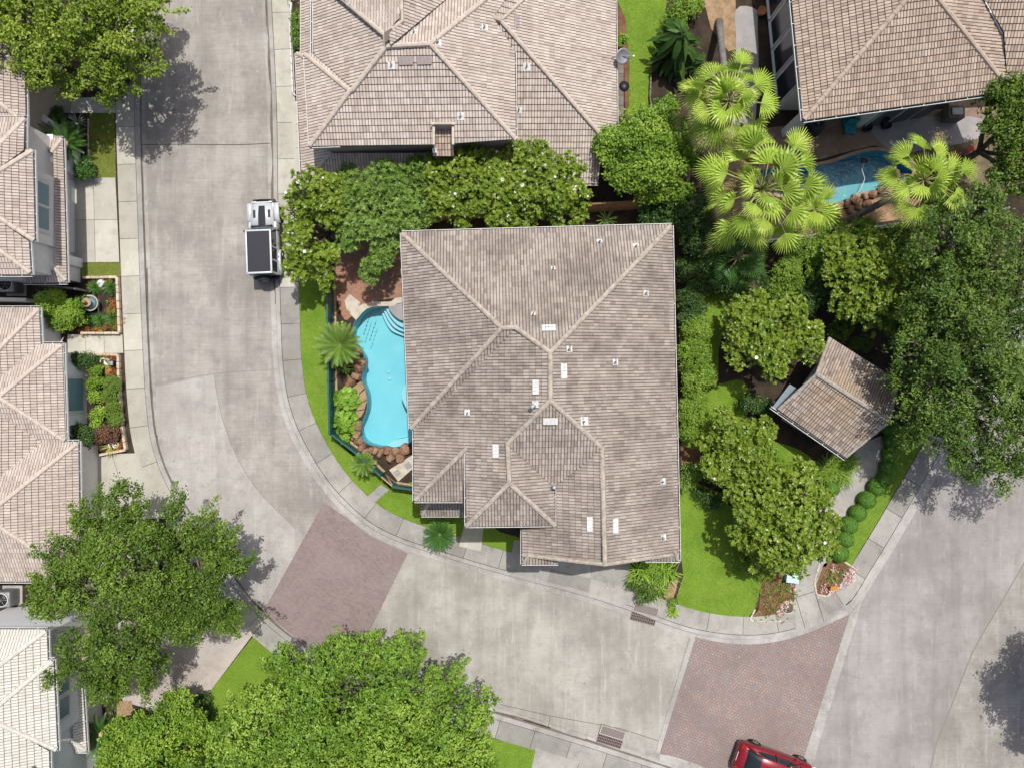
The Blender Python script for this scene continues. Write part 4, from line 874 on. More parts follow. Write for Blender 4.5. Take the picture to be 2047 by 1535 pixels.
z25 = 2.55
mhs = lefthouse(880, 'long single storey pink tiled house with stepped hip roof, middle left')
q = lambda x, y: P(x, y, z25)
k1 = Plane(q(80, 618), q(82, 690), .42, P(0, 700)); k2 = Plane(q(125, 690), q(131, 880), .42, P(0, 790)); k3 = Plane(q(157, 883), q(161, 1160), .42, P(0, 1020))
n1 = k1.at(-60, 758); p_2 = k2.at(-2, 794); v2 = onridge(k1, p_2.z, p_2.y); p_3 = k3.at(-30, 1032); v3 = onridge(k1, p_3.z, p_3.y)
roof(mhs, [[q(78, 616), q(-100, 616), n1], [q(78, 616), q(82, 690), v2, n1], U([q(78, 690), q(125, 688), p_2, v2], EW), [q(125, 688), q(131, 882), p_2],
           U([q(86, 886), q(131, 883), p_2, v2], EW), U([q(86, 885), v2, v3], NS), U([q(86, 884), q(157, 883), p_3, v3], EW), [q(157, 883), q(161, 1160), p_3], [q(161, 1160), q(-100, 1160), v3, p_3]],
     M_twest, [(q(78, 618), n1), (q(124, 690), p_2), (q(130, 880), p_2), (p_2, v2), (q(156, 885), p_3), (q(160, 1157), p_3), (p_3, v3)], M_tcapw)
gutter(mhs, [(q(-100, 614), q(79, 614)), (q(80, 614), q(84, 688)), (q(84, 686), q(126, 686)), (q(128, 686), q(134, 882)), (q(134, 881), q(158, 881)), (q(159, 881), q(163, 1162)), (q(-100, 1163), q(162, 1163))], .1)
walls(mhs, [([u(-100, 616, z25), u(78, 616, z25, -16, 14), u(80, 688, z25, -14, 14), u(125, 688, z25, -16, 14), u(131, 880, z25, -16, 0), u(157, 884, z25, -14, 12), u(161, 1160, z25, -14, -14), u(-100, 1160, z25, 0, -14)], 0, 2.45, M_wall),
            ([(165, 722), (176, 734), (177, 846), (165, 854), (150, 854), (150, 722)], 0, 2.3, M_wallw), ([(160, 895), (190, 893), (190, 905), (160, 906)], 0, 2.2, M_wallw), ([(176, 1015), (186, 1015), (186, 1028), (176, 1028)], 0, 2.2, M_wallw)])
b = MB(); c = G(177.5, 788, 1.35); b.box(c, (.07, 2.0, 1.7), M_white); f = b.build('window', mhs)
b = MB(); b.box(c + Vector((.03, 0, 0)), (.05, 1.7, 1.45), M_glassb); b.build('pane', f)
vents(mhs, [(Plane(q(161, 1160), q(0, 1160), .42, P(60, 1100)), 62, 1143, .3)])

wh = lefthouse(1400, 'cream white tiled two storey house at the bottom left edge')
q = lambda x, y: P(x, y, z5)
w1 = Plane(q(94, 1260), q(96, 1320), .45, P(-60, 1350)); w2_ = Plane(q(107, 1320), q(115, 1498), .45, P(-60, 1420)); pk = w2_.at(-30, 1432); vk = onridge(w1, pk.z, pk.y); nn = w1.at(-60, 1372)
w3 = Plane(q(98, 1500), q(101, 1640), .45, P(-60, 1560)); vv = w3.at(-100, 1560)
roof(wh, [[q(94, 1258), q(-120, 1258), nn], [q(94, 1258), q(96, 1320), vk, nn], U([q(90, 1320), q(107, 1318), pk, vk], EW), [q(107, 1318), q(115, 1498), pk], [q(98, 1499), q(104, 1680), vv, pk]],
     M_twhite, [(q(93, 1260), nn), (q(106, 1320), pk), (q(114, 1496), pk), (pk, vk), (P(60, 1535, z5 + .6), q(98, 1560), .12)], M_tcapwh)
z2 = 2.4; s_ = 2.7
roof(wh, [[P(163, 1340, z2), P(173, 1500, z2), P(146, 1482, s_), P(142, 1350, s_)], [P(173, 1500, z2), P(120, 1502, z2), P(124, 1482, s_), P(146, 1482, s_)]], M_twhite, [(P(171, 1498, z2), P(146, 1482, s_), .12)], M_tcapwh, name='skirt_roof')
gutter(wh, [(q(-100, 1256), q(95, 1256)), (q(96, 1257), q(98, 1316)), (q(97, 1316), q(109, 1316)), (q(109, 1317), q(117, 1500)), (q(100, 1500), q(106, 1680)), (P(165, 1338, z2), P(175, 1502, z2)), (P(118, 1503, z2), P(174, 1503, z2))], .1)
walls(wh, [([u(-120, 1258, z5, 0, 14), u(94, 1258, z5, -15, 14), u(95, 1320, z5, -15, 0), u(107, 1320, z5, -15, 14), u(115, 1498, z5, -15, -14), u(98, 1500, z5, -15, 0), u(103, 1680, z5, -15), u(-120, 1680, z5)], 0, 4.9, M_wallw),
           ([u(140, 1345, z2), u(163, 1340, z2, -16), u(173, 1500, z2, -16, -12), u(120, 1500, z2, 0, -12)], 0, 2.3, M_wallw)])
b = MB(); X = u(111, 1410, z5, -14); c = G(*X, 3.9); b.box(c, (.1, 2.6, 1.3), M_white, 0); f = b.build('window', wh)
b = MB(); b.box(c + Vector((.04, .62, 0)), (.06, .95, 1.0), M_glassb); b.box(c + Vector((.04, -.62, 0)), (.06, .95, 1.0), M_glassb); b.build('pane', f)
b = MB(); b.prism(gp([(195, 1248), (262, 1275), (262, 1330), (195, 1330)]), 0, 2.3, M_wallb); b.build('porch_wall', wh)

# ---- pavilion
pv = empty('pavilion', P(1665, 800, 0), label='small gable roofed garden pavilion with lichen stained tiles, turned diagonally', cat='pavilion')
rz_ = 3.6; ez = 2.7
r0, r1 = P(1632, 748, rz_), P(1777, 842, rz_)
s0, s1 = P(1556, 818, ez), P(1690, 913, ez); t0, t1 = P(1658, 676, ez), P(1794, 762, ez)
roof(pv, [[s0, s1, r1, r0], [t0, t1, r1, r0]], M_tpav, [(r0, r1, .14), (s0, r0, .09), (s1, r1, .09), (t0, r0, .09), (t1, r1, .09)], M_tcappav)
gutter(pv, [(P(1540, 814, ez - .1), P(1690, 918, ez - .05)), ], .12)
b = MB(); b.prism([P(1540, 814, 2.2), P(1575, 768, 2.2), P(1592, 778, 2.2), P(1556, 822, 2.2)], 2.35, 2.45, plain('slate_blue_metal', (.17, .22, .25), .5)); b.build('side_canopy', pv)
def lerpP(a, c, t): return a.lerp(c, t)
for a, c in ((.10, .12), (.90, .12), (.10, .88), (.90, .88)):
    p = s0.lerp(s1, a).lerp(t0.lerp(t1, a), c); b = MB(); b.bbox((p.x, p.y, 1.35), (.24, .24, 2.7), M_wall, .02, rz=R(-33)); b.bbox((p.x, p.y, .2), (.34, .34, .35), M_wall, .03, rz=R(-33)); b.build('post', pv)
b = MB(); sa, sb, ta, tb_ = s0.lerp(s1, .1), s0.lerp(s1, .9), t0.lerp(t1, .1), t0.lerp(t1, .9); pts = [sa.lerp(ta, .15), sb.lerp(tb_, .15), sb.lerp(tb_, .85), sa.lerp(ta, .85)]
for i in range(4): a = pts[i]; c = pts[(i + 1) % 4]; b.box(((a.x + c.x) / 2, (a.y + c.y) / 2, 2.55), ((c - a).length, .16, .22), M_lead, math.atan2(c.y - a.y, c.x - a.x))
b.build('beam', pv)
b = MB(); b.prism(gp([(1560, 838), (1660, 900), (1740, 790), (1655, 715)]), .1, .15, M_greydeck); b.build('floor', pv)

# ---------------------------------------------------------------- fences and walls
def fence(pts, h, mt, name='fence', th=.05, rail=None, post=2.4, z0=.1, base=None, pick=None, **tg):
    r = empty(name, G(*pts[0]), **tg); b = MB(); rl = MB(); ps = MB(); posts = []
    for i in range(len(pts) - 1):
        a = G(*pts[i]); c = G(*pts[i + 1]); L = (c - a).length; ang = math.atan2(c.y - a.y, c.x - a.x); n = max(1, int(L / (pick or .14)))
        for k in range(n):
            m = a.lerp(c, (k + .5) / n); b.box((m.x, m.y, z0 + h / 2 + (.012 if k % 2 else 0)), (L / n * (.94 if not pick else .5), th, h), mt, ang)
        for zz in (.25, .8): rl.box(((a.x + c.x) / 2, (a.y + c.y) / 2, z0 + h * zz), (L, th + .03, .08), rail or mt, ang)
        rl.box(((a.x + c.x) / 2, (a.y + c.y) / 2, z0 + h + .03), (L, th + .05, .04), rail or mt, ang)
        if base: rl.box(((a.x + c.x) / 2, (a.y + c.y) / 2, z0 + .06), (L, .28, .12), base, ang)
        m = max(1, round(L / post))
        for k in range(m + (1 if i == len(pts) - 2 else 0)): posts.append((a.lerp(c, k / m), ang))
    b.build('boards', r); rl.build('rail', r)
    for p, ang in posts: q_ = MB(); q_.bbox((p.x, p.y, z0 + h / 2 + .04), (.11, .11, h + .1), rail or mt, .01, rz=ang); q_.build('post', r)
    return r
fence([(668, 560), (669, 640), (671, 760), (673, 862)], 1.5, M_teal, label='tall green timber fence along the left of the pool', cat='fence', base=M_tan, rail=M_teal)
fence([(673, 864), (720, 900), (745, 922), (768, 944)], 1.2, M_teal, label='green fence running diagonally below the pool', cat='fence', base=M_tan, rail=M_teal)
fence([(793, 966), (832, 972), (872, 974)], 1.2, M_teal, label='short green fence stub touching the main house corner', cat='fence', base=M_tan, rail=M_teal)
g = empty('gate', G(770, 946), label='green side gate with brown frame below the pool', cat='gate')
b = MB(); a = G(771, 946); c = G(792, 964); ang = math.atan2(c.y - a.y, c.x - a.x); m = (a + c) / 2
for k in range(6): mm = a.lerp(c, (k + .5) / 6); b.box((mm.x, mm.y, .75), (.11, .04, 1.25), M_teal, ang)
b.build('boards', g); b = MB()
for z in (.25, 1.35): b.box((m.x, m.y, z), ((c - a).length, .07, .09), M_tan, ang)
b.tube([Vector((a.x, a.y + .05, .3)), Vector((c.x, c.y + .05, 1.3))], .03, M_tan, 4); b.build('frame', g)
b = MB(); b.bbox((m.x + .15, m.y - .12, .8), (.12, .05, .05), M_black, .01); b.build('latch', g)
fence([(700, 452), (845, 444), (1000, 436), (1200, 424), (1352, 414)], 1.8, M_wood, label='brown board fence between the two middle houses', cat='fence', th=.04)
fence([(1365, 500), (1470, 492), (1560, 484), (1660, 472), (1800, 452), (1990, 425)], .9, M_grey, label='low grey fence behind the blue pool and palms', cat='fence', th=.03, rail=M_white, pick=.3)
fence([(95, 575), (185, 585)], 1.5, M_greywood, label='grey wooden fence between the two upper left houses', cat='fence', th=.04)
def edging(poly, label, wpx=5, h=.28, mt=M_stone, closed=False, seed=0):
    rr = random.Random(seed); b = MB(); pts = poly + ([poly[0]] if closed else [])
    for i in range(len(pts) - 1):
        a = G(*pts[i]); c = G(*pts[i + 1]); L = (c - a).length; n = max(1, round(L / .42)); ang = math.atan2(c.y - a.y, c.x - a.x)
        for k in range(n):
            m = a.lerp(c, (k + .5) / n); b.bbox((m.x, m.y, .1 + h / 2 + rr.uniform(-.01, .01)), (L / n - .015, wpx / PPM * rr.uniform(.9, 1.1), h), mt, .02, 1, rz=ang + rr.uniform(-.03, .03), smooth=False)
    o = b.build('garden_edging'); return tag(o, label, 'garden edging')
edging([(172, 557), (240, 556), (245, 667), (168, 667)], 'cut limestone edging round the fountain bed')
edging([(182, 709), (242, 710), (244, 780), (249, 850), (257, 898), (205, 908)], 'cut limestone edging round the long bed with four green bushes', seed=2)
edging([(585, 10), (582, 60), (588, 190), (594, 196)], 'white painted edging beside the upper house', mt=M_white, wpx=3, h=.2, seed=3)
edging([(1300, 135), (1297, 200), (1303, 240)], 'grey stone edging left of the dark banana leaves', wpx=3, mt=M_greywood, seed=4)
edging([(1597, 1262 - 20 - 0), (1560, 1239), (1515, 1240), (1497, 1237), (1508, 1215)][1:], 'white stones rimming the left corner flower bed', wpx=4, h=.08, mt=M_coping, seed=5)
edging([(1636, 1125), (1626, 1160), (1630, 1186), (1650, 1190), (1680, 1170)], 'pale stones rimming the right corner flower bed, path side', wpx=4, h=.08, mt=M_coping, seed=6)
edging([(1684, 1120), (1712, 1138)], 'pale stones between right flower bed and the grass strip', wpx=4, h=.08, mt=M_coping, seed=7)
edging([(200, 600), (200, 628), (178, 628)], 'thin pale curb square round the fountain', wpx=2.2, h=.1, mt=M_coping, seed=8)
edging([(180, 240), (180, 300), (184, 345), (192, 356)], 'weathered edging beside the small left lawn', wpx=3, h=.1, mt=M_stone, seed=9)
edging([(1778, 905), (1765, 945), (1735, 990), (1700, 1040), (1668, 1095)], 'rough stone edging between garden path and clipped balls', wpx=3, h=.07, mt=M_gravel, seed=10)

# ---------------------------------------------------------------- vegetation
class LB:
    "leaf builder: quads/tris with a tint per vertex"
    def __init__(s): s.v = []; s.f = []; s.t = []; s.n = 0
    def quads(s, V, T):
        "V (n,4,3), T (n,2)"
        n = len(V)
        if not n: return
        s.v.append(V.reshape(-1, 3)); s.t.append(np.repeat(T, 4, 0)); s.f.append(np.arange(s.n, s.n + 4 * n).reshape(-1, 4)); s.n += 4 * n
    def leaves(s, p, nrm, size, asp, T, rng, tang=None, fold=.12):
        n = len(p); nrm = nrm / (np.linalg.norm(nrm, axis=1, keepdims=True) + 1e-9)
        t = rng.normal(size=(n, 3)) if tang is None else tang
        t = t - nrm * (t * nrm).sum(1, keepdims=True); t /= np.linalg.norm(t, axis=1, keepdims=True) + 1e-9
        b = np.cross(nrm, t); L = (size * .5)[:, None]; W_ = L * asp
        V = np.stack([p - t * L, p + b * W_ + nrm * L * fold - t * L * .1, p + t * L, p - b * W_ + nrm * L * fold - t * L * .1], 1); s.quads(V, T)
    def strip(s, pts, widths, side, tint):
        pts = [np.array(p, float) for p in pts]; side = np.array(side, float); V = []
        for i in range(len(pts) - 1):
            V.append([pts[i] - side * widths[i], pts[i] + side * widths[i], pts[i + 1] + side * widths[i + 1], pts[i + 1] - side * widths[i + 1]])
        s.quads(np.array(V), np.tile(np.array(tint, float), (len(V), 1)))
    def build(s, name, parent, mt, **tg):
        v = np.concatenate(s.v); f = np.concatenate(s.f); t = np.concatenate(s.t); me = bpy.data.meshes.new(name); nv, nf = len(v), len(f)
        me.vertices.add(nv); me.vertices.foreach_set('co', v.astype(np.float32).ravel()); me.loops.add(nf * 4); me.polygons.add(nf)
        me.loops.foreach_set('vertex_index', f.astype(np.int32).ravel()); me.polygons.foreach_set('loop_start', np.arange(0, nf * 4, 4, dtype=np.int32))
        me.update(calc_edges=True)
        a = me.color_attributes.new('tint', 'FLOAT_COLOR', 'POINT'); c = np.ones((nv, 4), np.float32); c[:, 0] = np.clip(t[:, 0], 0, 1); c[:, 1] = np.clip(t[:, 1], 0, 1); c[:, 2] = 0
        a.data.foreach_set('color', c.ravel()); me.materials.append(mt)
        o = bpy.data.objects.new(name, me); col.objects.link(o); setparent(o, parent); return tag(o, **tg)
def sphere_dirs(rng, n, zmin=-.3):
    z = rng.uniform(zmin, 1, n); a = rng.uniform(0, 2 * np.pi, n); r = np.sqrt(np.maximum(0, 1 - z * z)); return np.stack([r * np.cos(a), r * np.sin(a), z], 1)
def canopy(blobs, rng, subk=1.0, flat=.8, cd=14, rough=.16, zmin=-.25, subr=(.26, .42)):
    "three level canopy: blobs > boughs > twig tips. returns tip positions, outward normals, bough tint, bough centres"
    C = []; Rr = []
    for (x, y, z, R_) in blobs:
        n = max(3, int(11 * subk * (1 + R_ * .35))); d = sphere_dirs(rng, n, zmin); r2 = R_ * rng.uniform(*subr, n)
        C.append(np.array([x, y, z]) + d * (R_ - r2)[:, None] * np.array([1, 1, flat])); Rr.append(r2)
    C = np.concatenate(C); Rr = np.concatenate(Rr); P_ = []; N_ = []; T_ = []
    tb = rng.uniform(0, 1, len(C))
    for i in range(len(C)):
        n = int(4 * np.pi * Rr[i] ** 2 * .66 * cd) + 2; d = sphere_dirs(rng, n, -.35); p = C[i] + d * (Rr[i] * (1 + rng.normal(0, rough, n)))[:, None]
        dist = np.linalg.norm(p[:, None] - C[None], axis=2) / Rr[None]; dist[:, i] = 9
        k = dist.min(1) > .62; P_.append(p[k]); N_.append(d[k]); T_.append(np.full(k.sum(), tb[i]))
    return np.concatenate(P_), np.concatenate(N_), np.concatenate(T_), C
def foliage(lb, tips, nrm, tb, rng, nl=12, cr=.2, size=.13, asp=.5, up=.5, var=.35):
    n = len(tips); idx = np.repeat(np.arange(n), nl); m = len(idx)
    p = tips[idx] + rng.normal(0, cr * .55, (m, 3)); nn = nrm[idx] * .5 + rng.normal(0, .55, (m, 3)) + np.array([0, 0, up])
    tc = rng.uniform(0, 1, n); T = np.stack([np.clip(tc[idx] * .55 + rng.uniform(0, .45, m), 0, 1), np.clip(tb[idx] * .75 + rng.uniform(0, .5, m) * rng.uniform(0, 1, m), 0, 1)], 1)
    lb.leaves(p, nn, size * rng.uniform(1 - var, 1 + var, m), asp, T, rng)
def whorls(lb, tips, nrm, tb, rng, nl=8, size=.2, asp=.42):
    "star like leaf rosettes at the twig tips"
    n = len(tips); ax = nrm * .45 + np.array([0, 0, .75]) + rng.normal(0, .28, (n, 3)); ax /= np.linalg.norm(ax, axis=1, keepdims=True)
    a = np.cross(ax, np.array([.3, .7, .1])); a /= np.linalg.norm(a, axis=1, keepdims=True); b = np.cross(ax, a)
    for k in range(nl):
        t = 2 * np.pi * (k + rng.uniform(-.3, .3, n)) / nl; el = rng.uniform(.05, .75, n); rad = a * np.cos(t)[:, None] + b * np.sin(t)[:, None]
        d = rad * np.cos(el)[:, None] + ax * np.sin(el)[:, None]; s = size * rng.uniform(.7, 1.2, n); p = tips + d * (s * .5)[:, None]
        nn = ax * np.cos(el)[:, None] - rad * np.sin(el)[:, None] + rng.normal(0, .12, (n, 3))
        T = np.stack([rng.uniform(0, 1, n), np.clip(tb * .5 + rng.uniform(0, .5, n) ** 1.5, 0, 1)], 1); lb.leaves(p, nn, s, asp, T, rng, tang=d, fold=.2)
def pix(blobs):
    out = []
    for b in blobs:
        x, y, r, z = b[:4]; p = P(x, y, z); out.append((p.x, p.y, z, r * (1 - z / CAMH) / PPM))
    return out
def limbs(blobs, base, subs, rng, mt, r0=.22, parent=None, name='trunk', extra=None):
    b = MB(); base = Vector(base); cz = min(z for *_, z, R_ in [(x, y, z, R_) for x, y, z, R_ in blobs]); top = Vector((sum(q[0] for q in blobs) / len(blobs) * .25 + base.x * .75, sum(q[1] for q in blobs) / len(blobs) * .25 + base.y * .75, max(.4, cz * .45)))
    b.tube([base, base.lerp(top, .5) + Vector((.05, -.04, 0)), top], [r0 * 1.25, r0, r0 * .85], mt, 9)
    for x, y, z, R_ in blobs:
        c = Vector((x, y, z)); mid = top.lerp(c, .5) + Vector((rng.uniform(-.2, .2), rng.uniform(-.2, .2), -.15))
        b.tube([top, mid, c], [r0 * .7, r0 * .45, r0 * .2], mt, 7)
        near = [s for s in subs if (Vector(s) - c).length < R_ * 1.1][:9]
        for s in near:
            s = Vector(s); m2 = c.lerp(s, .5) + Vector((rng.uniform(-.15, .15), rng.uniform(-.15, .15), -.1)); b.tube([mid.lerp(c, .6), m2, s], [r0 * .22, r0 * .14, .012], mt, 5)
    if extra: extra(b)
    return b.build(name, parent)
def tree(name, blobs, mat, seed, label, cat='tree', cd=14, nl=12, cr=.2, size=.13, asp=.5, subk=1.0, mode='leaf', flowers=0, r0=.22, flat=.8, rough=.16, group=None, twigs=0, bark=None, up=.5, subr=(.26, .42), zmin=-.25, base=None, sprays=0):
    rng = np.random.default_rng(seed); B = pix(blobs); bx = sum(q[0] * q[3] for q in B) / sum(q[3] for q in B); by = sum(q[1] * q[3] for q in B) / sum(q[3] for q in B)
    bs = base or Vector((bx, by, .1)); r = empty(name, bs, label=label, cat=cat, group=group)
    tips, nrm, tb, C = canopy(B, rng, subk, flat, cd, rough, zmin, subr); k = tips[:, 2] > .15; tips, nrm, tb = tips[k], nrm[k], tb[k]
    if sprays:
        c0 = np.array([[bx, by]]); rad = np.linalg.norm(tips[:, :2] - c0, axis=1); cand = np.where((rad > np.percentile(rad, 72)) & (nrm[:, 2] < .6))[0]; E = []; EN = []; ET = []
        for i in rng.choice(cand, sprays):
            d = tips[i, :2] - c0[0]; d = d / np.linalg.norm(d) + rng.normal(0, .35, 2); L = rng.uniform(.25, .75); m = int(L * 12)
            for q_ in range(m):
                t = (q_ + 1) / m; p = tips[i] + np.array([d[0] * L * t, d[1] * L * t, -.15 * t]) + rng.normal(0, .05 * (1.3 - t), 3); E.append(p); EN.append([d[0] * .4, d[1] * .4, .8]); ET.append(tb[i])
        tips = np.concatenate([tips, np.array(E)]); nrm = np.concatenate([nrm, np.array(EN)]); tb = np.concatenate([tb, np.array(ET)])
    lb = LB()
    if mode == 'leaf': foliage(lb, tips, nrm, tb, rng, nl, cr, size, asp, up)
    else: whorls(lb, tips, nrm, tb, rng, nl, size, asp)
    # inner leaves
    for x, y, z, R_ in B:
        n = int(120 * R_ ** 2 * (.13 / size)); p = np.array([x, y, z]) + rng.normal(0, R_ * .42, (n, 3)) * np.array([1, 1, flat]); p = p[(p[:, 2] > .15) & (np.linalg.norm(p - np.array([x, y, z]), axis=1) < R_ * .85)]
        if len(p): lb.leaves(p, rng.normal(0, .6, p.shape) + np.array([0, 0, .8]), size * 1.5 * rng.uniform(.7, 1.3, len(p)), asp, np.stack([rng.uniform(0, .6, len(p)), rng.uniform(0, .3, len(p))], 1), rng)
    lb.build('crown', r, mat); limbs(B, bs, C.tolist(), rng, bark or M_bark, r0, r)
    if twigs:
        b = MB()
        for i in rng.choice(len(tips), twigs):
            p = Vector(tips[i]) + Vector((0, 0, .05)); a = rng.uniform(0, 6.28)
            for q in range(3):
                aa = a + rng.uniform(-.7, .7); L = rng.uniform(.3, .7); m = p + Vector((math.cos(aa) * L * .5, math.sin(aa) * L * .5, .12)); b.tube([p - Vector((0, 0, .2)), m, m + Vector((math.cos(aa + .5) * L * .5, math.sin(aa + .5) * L * .5, .06))], [.022, .014, .006], M_bark2, 4)
        b.build('dead_branch', r)
    if flowers:
        lb = LB()
        ok = np.where(nrm[:, 2] > .35)[0]
        for i in rng.choice(ok, flowers):
            n = 6; t = np.arange(n) / n * 6.283; d = np.stack([np.cos(t), np.sin(t), np.full(n, .45)], 1); c = tips[i] + np.array([0, 0, .1]); s = rng.uniform(.07, .13)
            lb.leaves(c + d * s * .45, np.stack([-np.cos(t) * .4, -np.sin(t) * .4, np.ones(n)], 1), np.full(n, s), .75, rng.uniform(0, 1, (n, 2)), rng, tang=d)
        lb.build('blossom', r, L_white)
    return r
def ring(cx, cy, rx, ry, r, z, n, seed=0, zc=None, rc=None, jit=8):
    rr = random.Random(seed); out = [(cx, cy, rc or r * 1.15, zc or z + .8)]
    for i in range(n):
        t = 2 * math.pi * i / n + rr.uniform(-.2, .2); out.append((cx + math.cos(t) * rx + rr.uniform(-jit, jit), cy + math.sin(t) * ry + rr.uniform(-jit, jit), r * rr.uniform(.85, 1.15), z + rr.uniform(-.3, .3)))
    return out
K = dict(cd=13, nl=12, cr=.17, size=.15, asp=.5)
tree('oak_tree', [(60, 40, 85, 5.4), (160, 30, 85, 5.8), (250, 60, 75, 5.5), (300, 120, 42, 4.6), (210, 130, 62, 5), (100, 120, 60, 5), (130, 180, 34, 4), (220, 188, 30, 3.9), (20, 90, 55, 4.8), (290, 20, 55, 5), (110, -70, 90, 5.6), (240, -50, 80, 5.4), (10, -20, 60, 5), (262, 165, 36, 4.2), (75, 160, 30, 4.2)], L_oakb, 1, 'yellow green spreading oak overhanging the top left street corner', subk=.8, r0=.3, rough=.22, subr=(.17, .33), sprays=70, **K)
tree('oak_tree', [(270, 1130, 95, 6.2), (350, 1060, 62, 5.4), (420, 1070, 55, 5.2), (250, 1010, 48, 4.8), (190, 1050, 45, 4.6), (170, 1170, 70, 5.6), (110, 1190, 46, 5), (400, 1170, 72, 5.6), (350, 1240, 65, 5.4), (260, 1260, 80, 5.8), (180, 1290, 62, 5.3), (220, 1350, 48, 4.8), (300, 1330, 38, 4.6), (440, 1220, 42, 4.8), (460, 1120, 36, 4.7), (85, 1215, 26, 4.6), (130, 1110, 38, 4.8), (210, 1385, 30, 4.3), (110, 1350, 24, 4.8)], L_oakd, 2, 'large open crowned oak with pale dead twigs, left of the brick crossing', subk=.95, r0=.32, rough=.25, twigs=13, sprays=90, subr=(.18, .32), cd=17, nl=13, cr=.18, size=.135, asp=.5)
tree('oak_tree', [(700, 1390, 120, 5.2), (600, 1380, 85, 4.8), (800, 1370, 95, 5), (520, 1460, 85, 4.6), (640, 1480, 100, 5), (790, 1470, 105, 5.2), (900, 1440, 85, 4.8), (450, 1540, 75, 4.2), (930, 1500, 66, 4.2), (870, 1560, 110, 4.8), (600, 1590, 110, 4.8), (740, 1300, 48, 4.2), (820, 1295, 40, 4), (680, 1310, 42, 4.2), (570, 1325, 42, 4), (965, 1410, 38, 3.8), (890, 1355, 40, 4.2), (740, 1610, 110, 5)], L_big, 3, 'broad dense light green tree filling the bottom edge', subk=.85, r0=.3, subr=(.17, .32), rough=.2, sprays=40, cd=13, nl=12, cr=.15, size=.15, asp=.55)
tree('crepe_tree', [(320, 1450, 62, 2.6), (370, 1420, 40, 2.4), (260, 1480, 52, 2.5), (330, 1520, 70, 2.8), (230, 1510, 36, 2.2), (395, 1450, 34, 2.2), (270, 1550, 60, 2.5), (355, 1395, 26, 2)], L_bright, 4, 'bright green bushy tree beside the round topped sago at the bottom left', subk=.9, r0=.12, **K)
tree('live_oak_tree', [(1900, 480, 85, 6), (1990, 520, 90, 6.2), (1880, 600, 80, 6.2), (1970, 640, 100, 6.8), (1850, 700, 75, 6), (1930, 760, 100, 6.8), (2040, 720, 95, 6.6), (1870, 800, 75, 6), (1960, 870, 75, 6), (2040, 850, 80, 6), (1850, 860, 45, 5.4), (1930, 920, 45, 5.3), (2000, 935, 45, 5.2), (2060, 590, 90, 6.4), (1850, 520, 50, 5.6), (1800, 760, 36, 5.2), (1920, 690, 70, 6.4), (2000, 780, 60, 6.4), (1900, 860, 50, 5.8), (1830, 580, 40, 5.6), (2100, 780, 100, 6.4), (1830, 640, 45, 5.6), (2090, 460, 80, 6), (1950, 410, 48, 5.4), (2120, 930, 70, 5.6)], L_oakr, 5, 'huge dark grey green live oak between the pavilion and the right edge', subk=.8, r0=.4, rough=.25, sprays=80, subr=(.15, .29), cd=12, nl=12, cr=.19, size=.15, asp=.45)
tree('live_oak_tree', [(1990, 190, 50, 4.6), (2035, 250, 60, 5), (2000, 270, 45, 4.6), (2030, 340, 50, 4.8), (2060, 190, 55, 5), (2000, 340, 30, 4.2), (2090, 300, 70, 5)], L_oakd, 6, 'dark oak hanging over the roof edge at the upper right', subk=.9, r0=.2, rough=.24, **K)
tree('live_oak_tree', ring(2285, 1400, 78, 90, 60, 5.6, 9, 3), L_oakr, 7, 'street tree just past the right edge, known by its leafy shadow on the street', r0=.2, rough=.25, **K)
Mg = dict(mode='whorl', nl=8, size=.175, asp=.46, cd=19, r0=.13, subr=(.2, .36), sprays=0)
tree('magnolia_tree', [(620, 385, 48, 4), (600, 430, 36, 3.6), (660, 420, 36, 3.8), (610, 490, 42, 3.8), (600, 535, 32, 3.2), (650, 520, 34, 3.4), (655, 380, 36, 3.6), (588, 470, 22, 3), (655, 560, 22, 3), (690, 420, 30, 3.4), (680, 375, 26, 3.4)], L_mag, 11, 'magnolia with white blooms beside the parked white car', flowers=9, rough=.18, **Mg)
tree('magnolia_tree', [(920, 350, 48, 3.9), (890, 400, 40, 3.7), (960, 390, 48, 4), (950, 320, 32, 3.6), (985, 335, 30, 3.6), (920, 430, 34, 3.4), (985, 425, 32, 3.4), (870, 350, 32, 3.6), (1005, 385, 38, 3.6), (870, 420, 30, 3.2), (1010, 440, 26, 3)], L_mag, 12, 'left magnolia of the pair growing against the upper house roof', flowers=9, rough=.2, **Mg)
tree('magnolia_tree', [(1090, 340, 46, 4), (1060, 390, 42, 3.8), (1120, 380, 48, 4), (1070, 305, 28, 3.6), (1145, 330, 26, 3.6), (1045, 430, 32, 3.4), (1105, 425, 34, 3.4), (1035, 350, 34, 3.6), (1150, 395, 34, 3.5), (1030, 310, 26, 3.4), (1150, 430, 24, 3)], L_mag, 13, 'right magnolia of the pair growing against the upper house roof', flowers=11, rough=.2, **Mg)
tree('myrtle_tree', [(770, 370, 46, 3.6), (720, 400, 42, 3.5), (820, 360, 40, 3.6), (740, 450, 46, 3.6), (800, 420, 46, 3.6), (700, 470, 36, 3.2), (755, 515, 34, 3), (740, 550, 20, 2.6), (840, 400, 38, 3.4), (775, 495, 30, 3), (845, 345, 34, 3.4), (700, 360, 30, 3.2), (690, 430, 34, 3.2), (830, 440, 26, 3)], L_gloss, 14, 'narrow leaved dark green tree spilling over the brick patio corner', mode='whorl', nl=8, size=.2, asp=.28, cd=15, r0=.13, rough=.2)
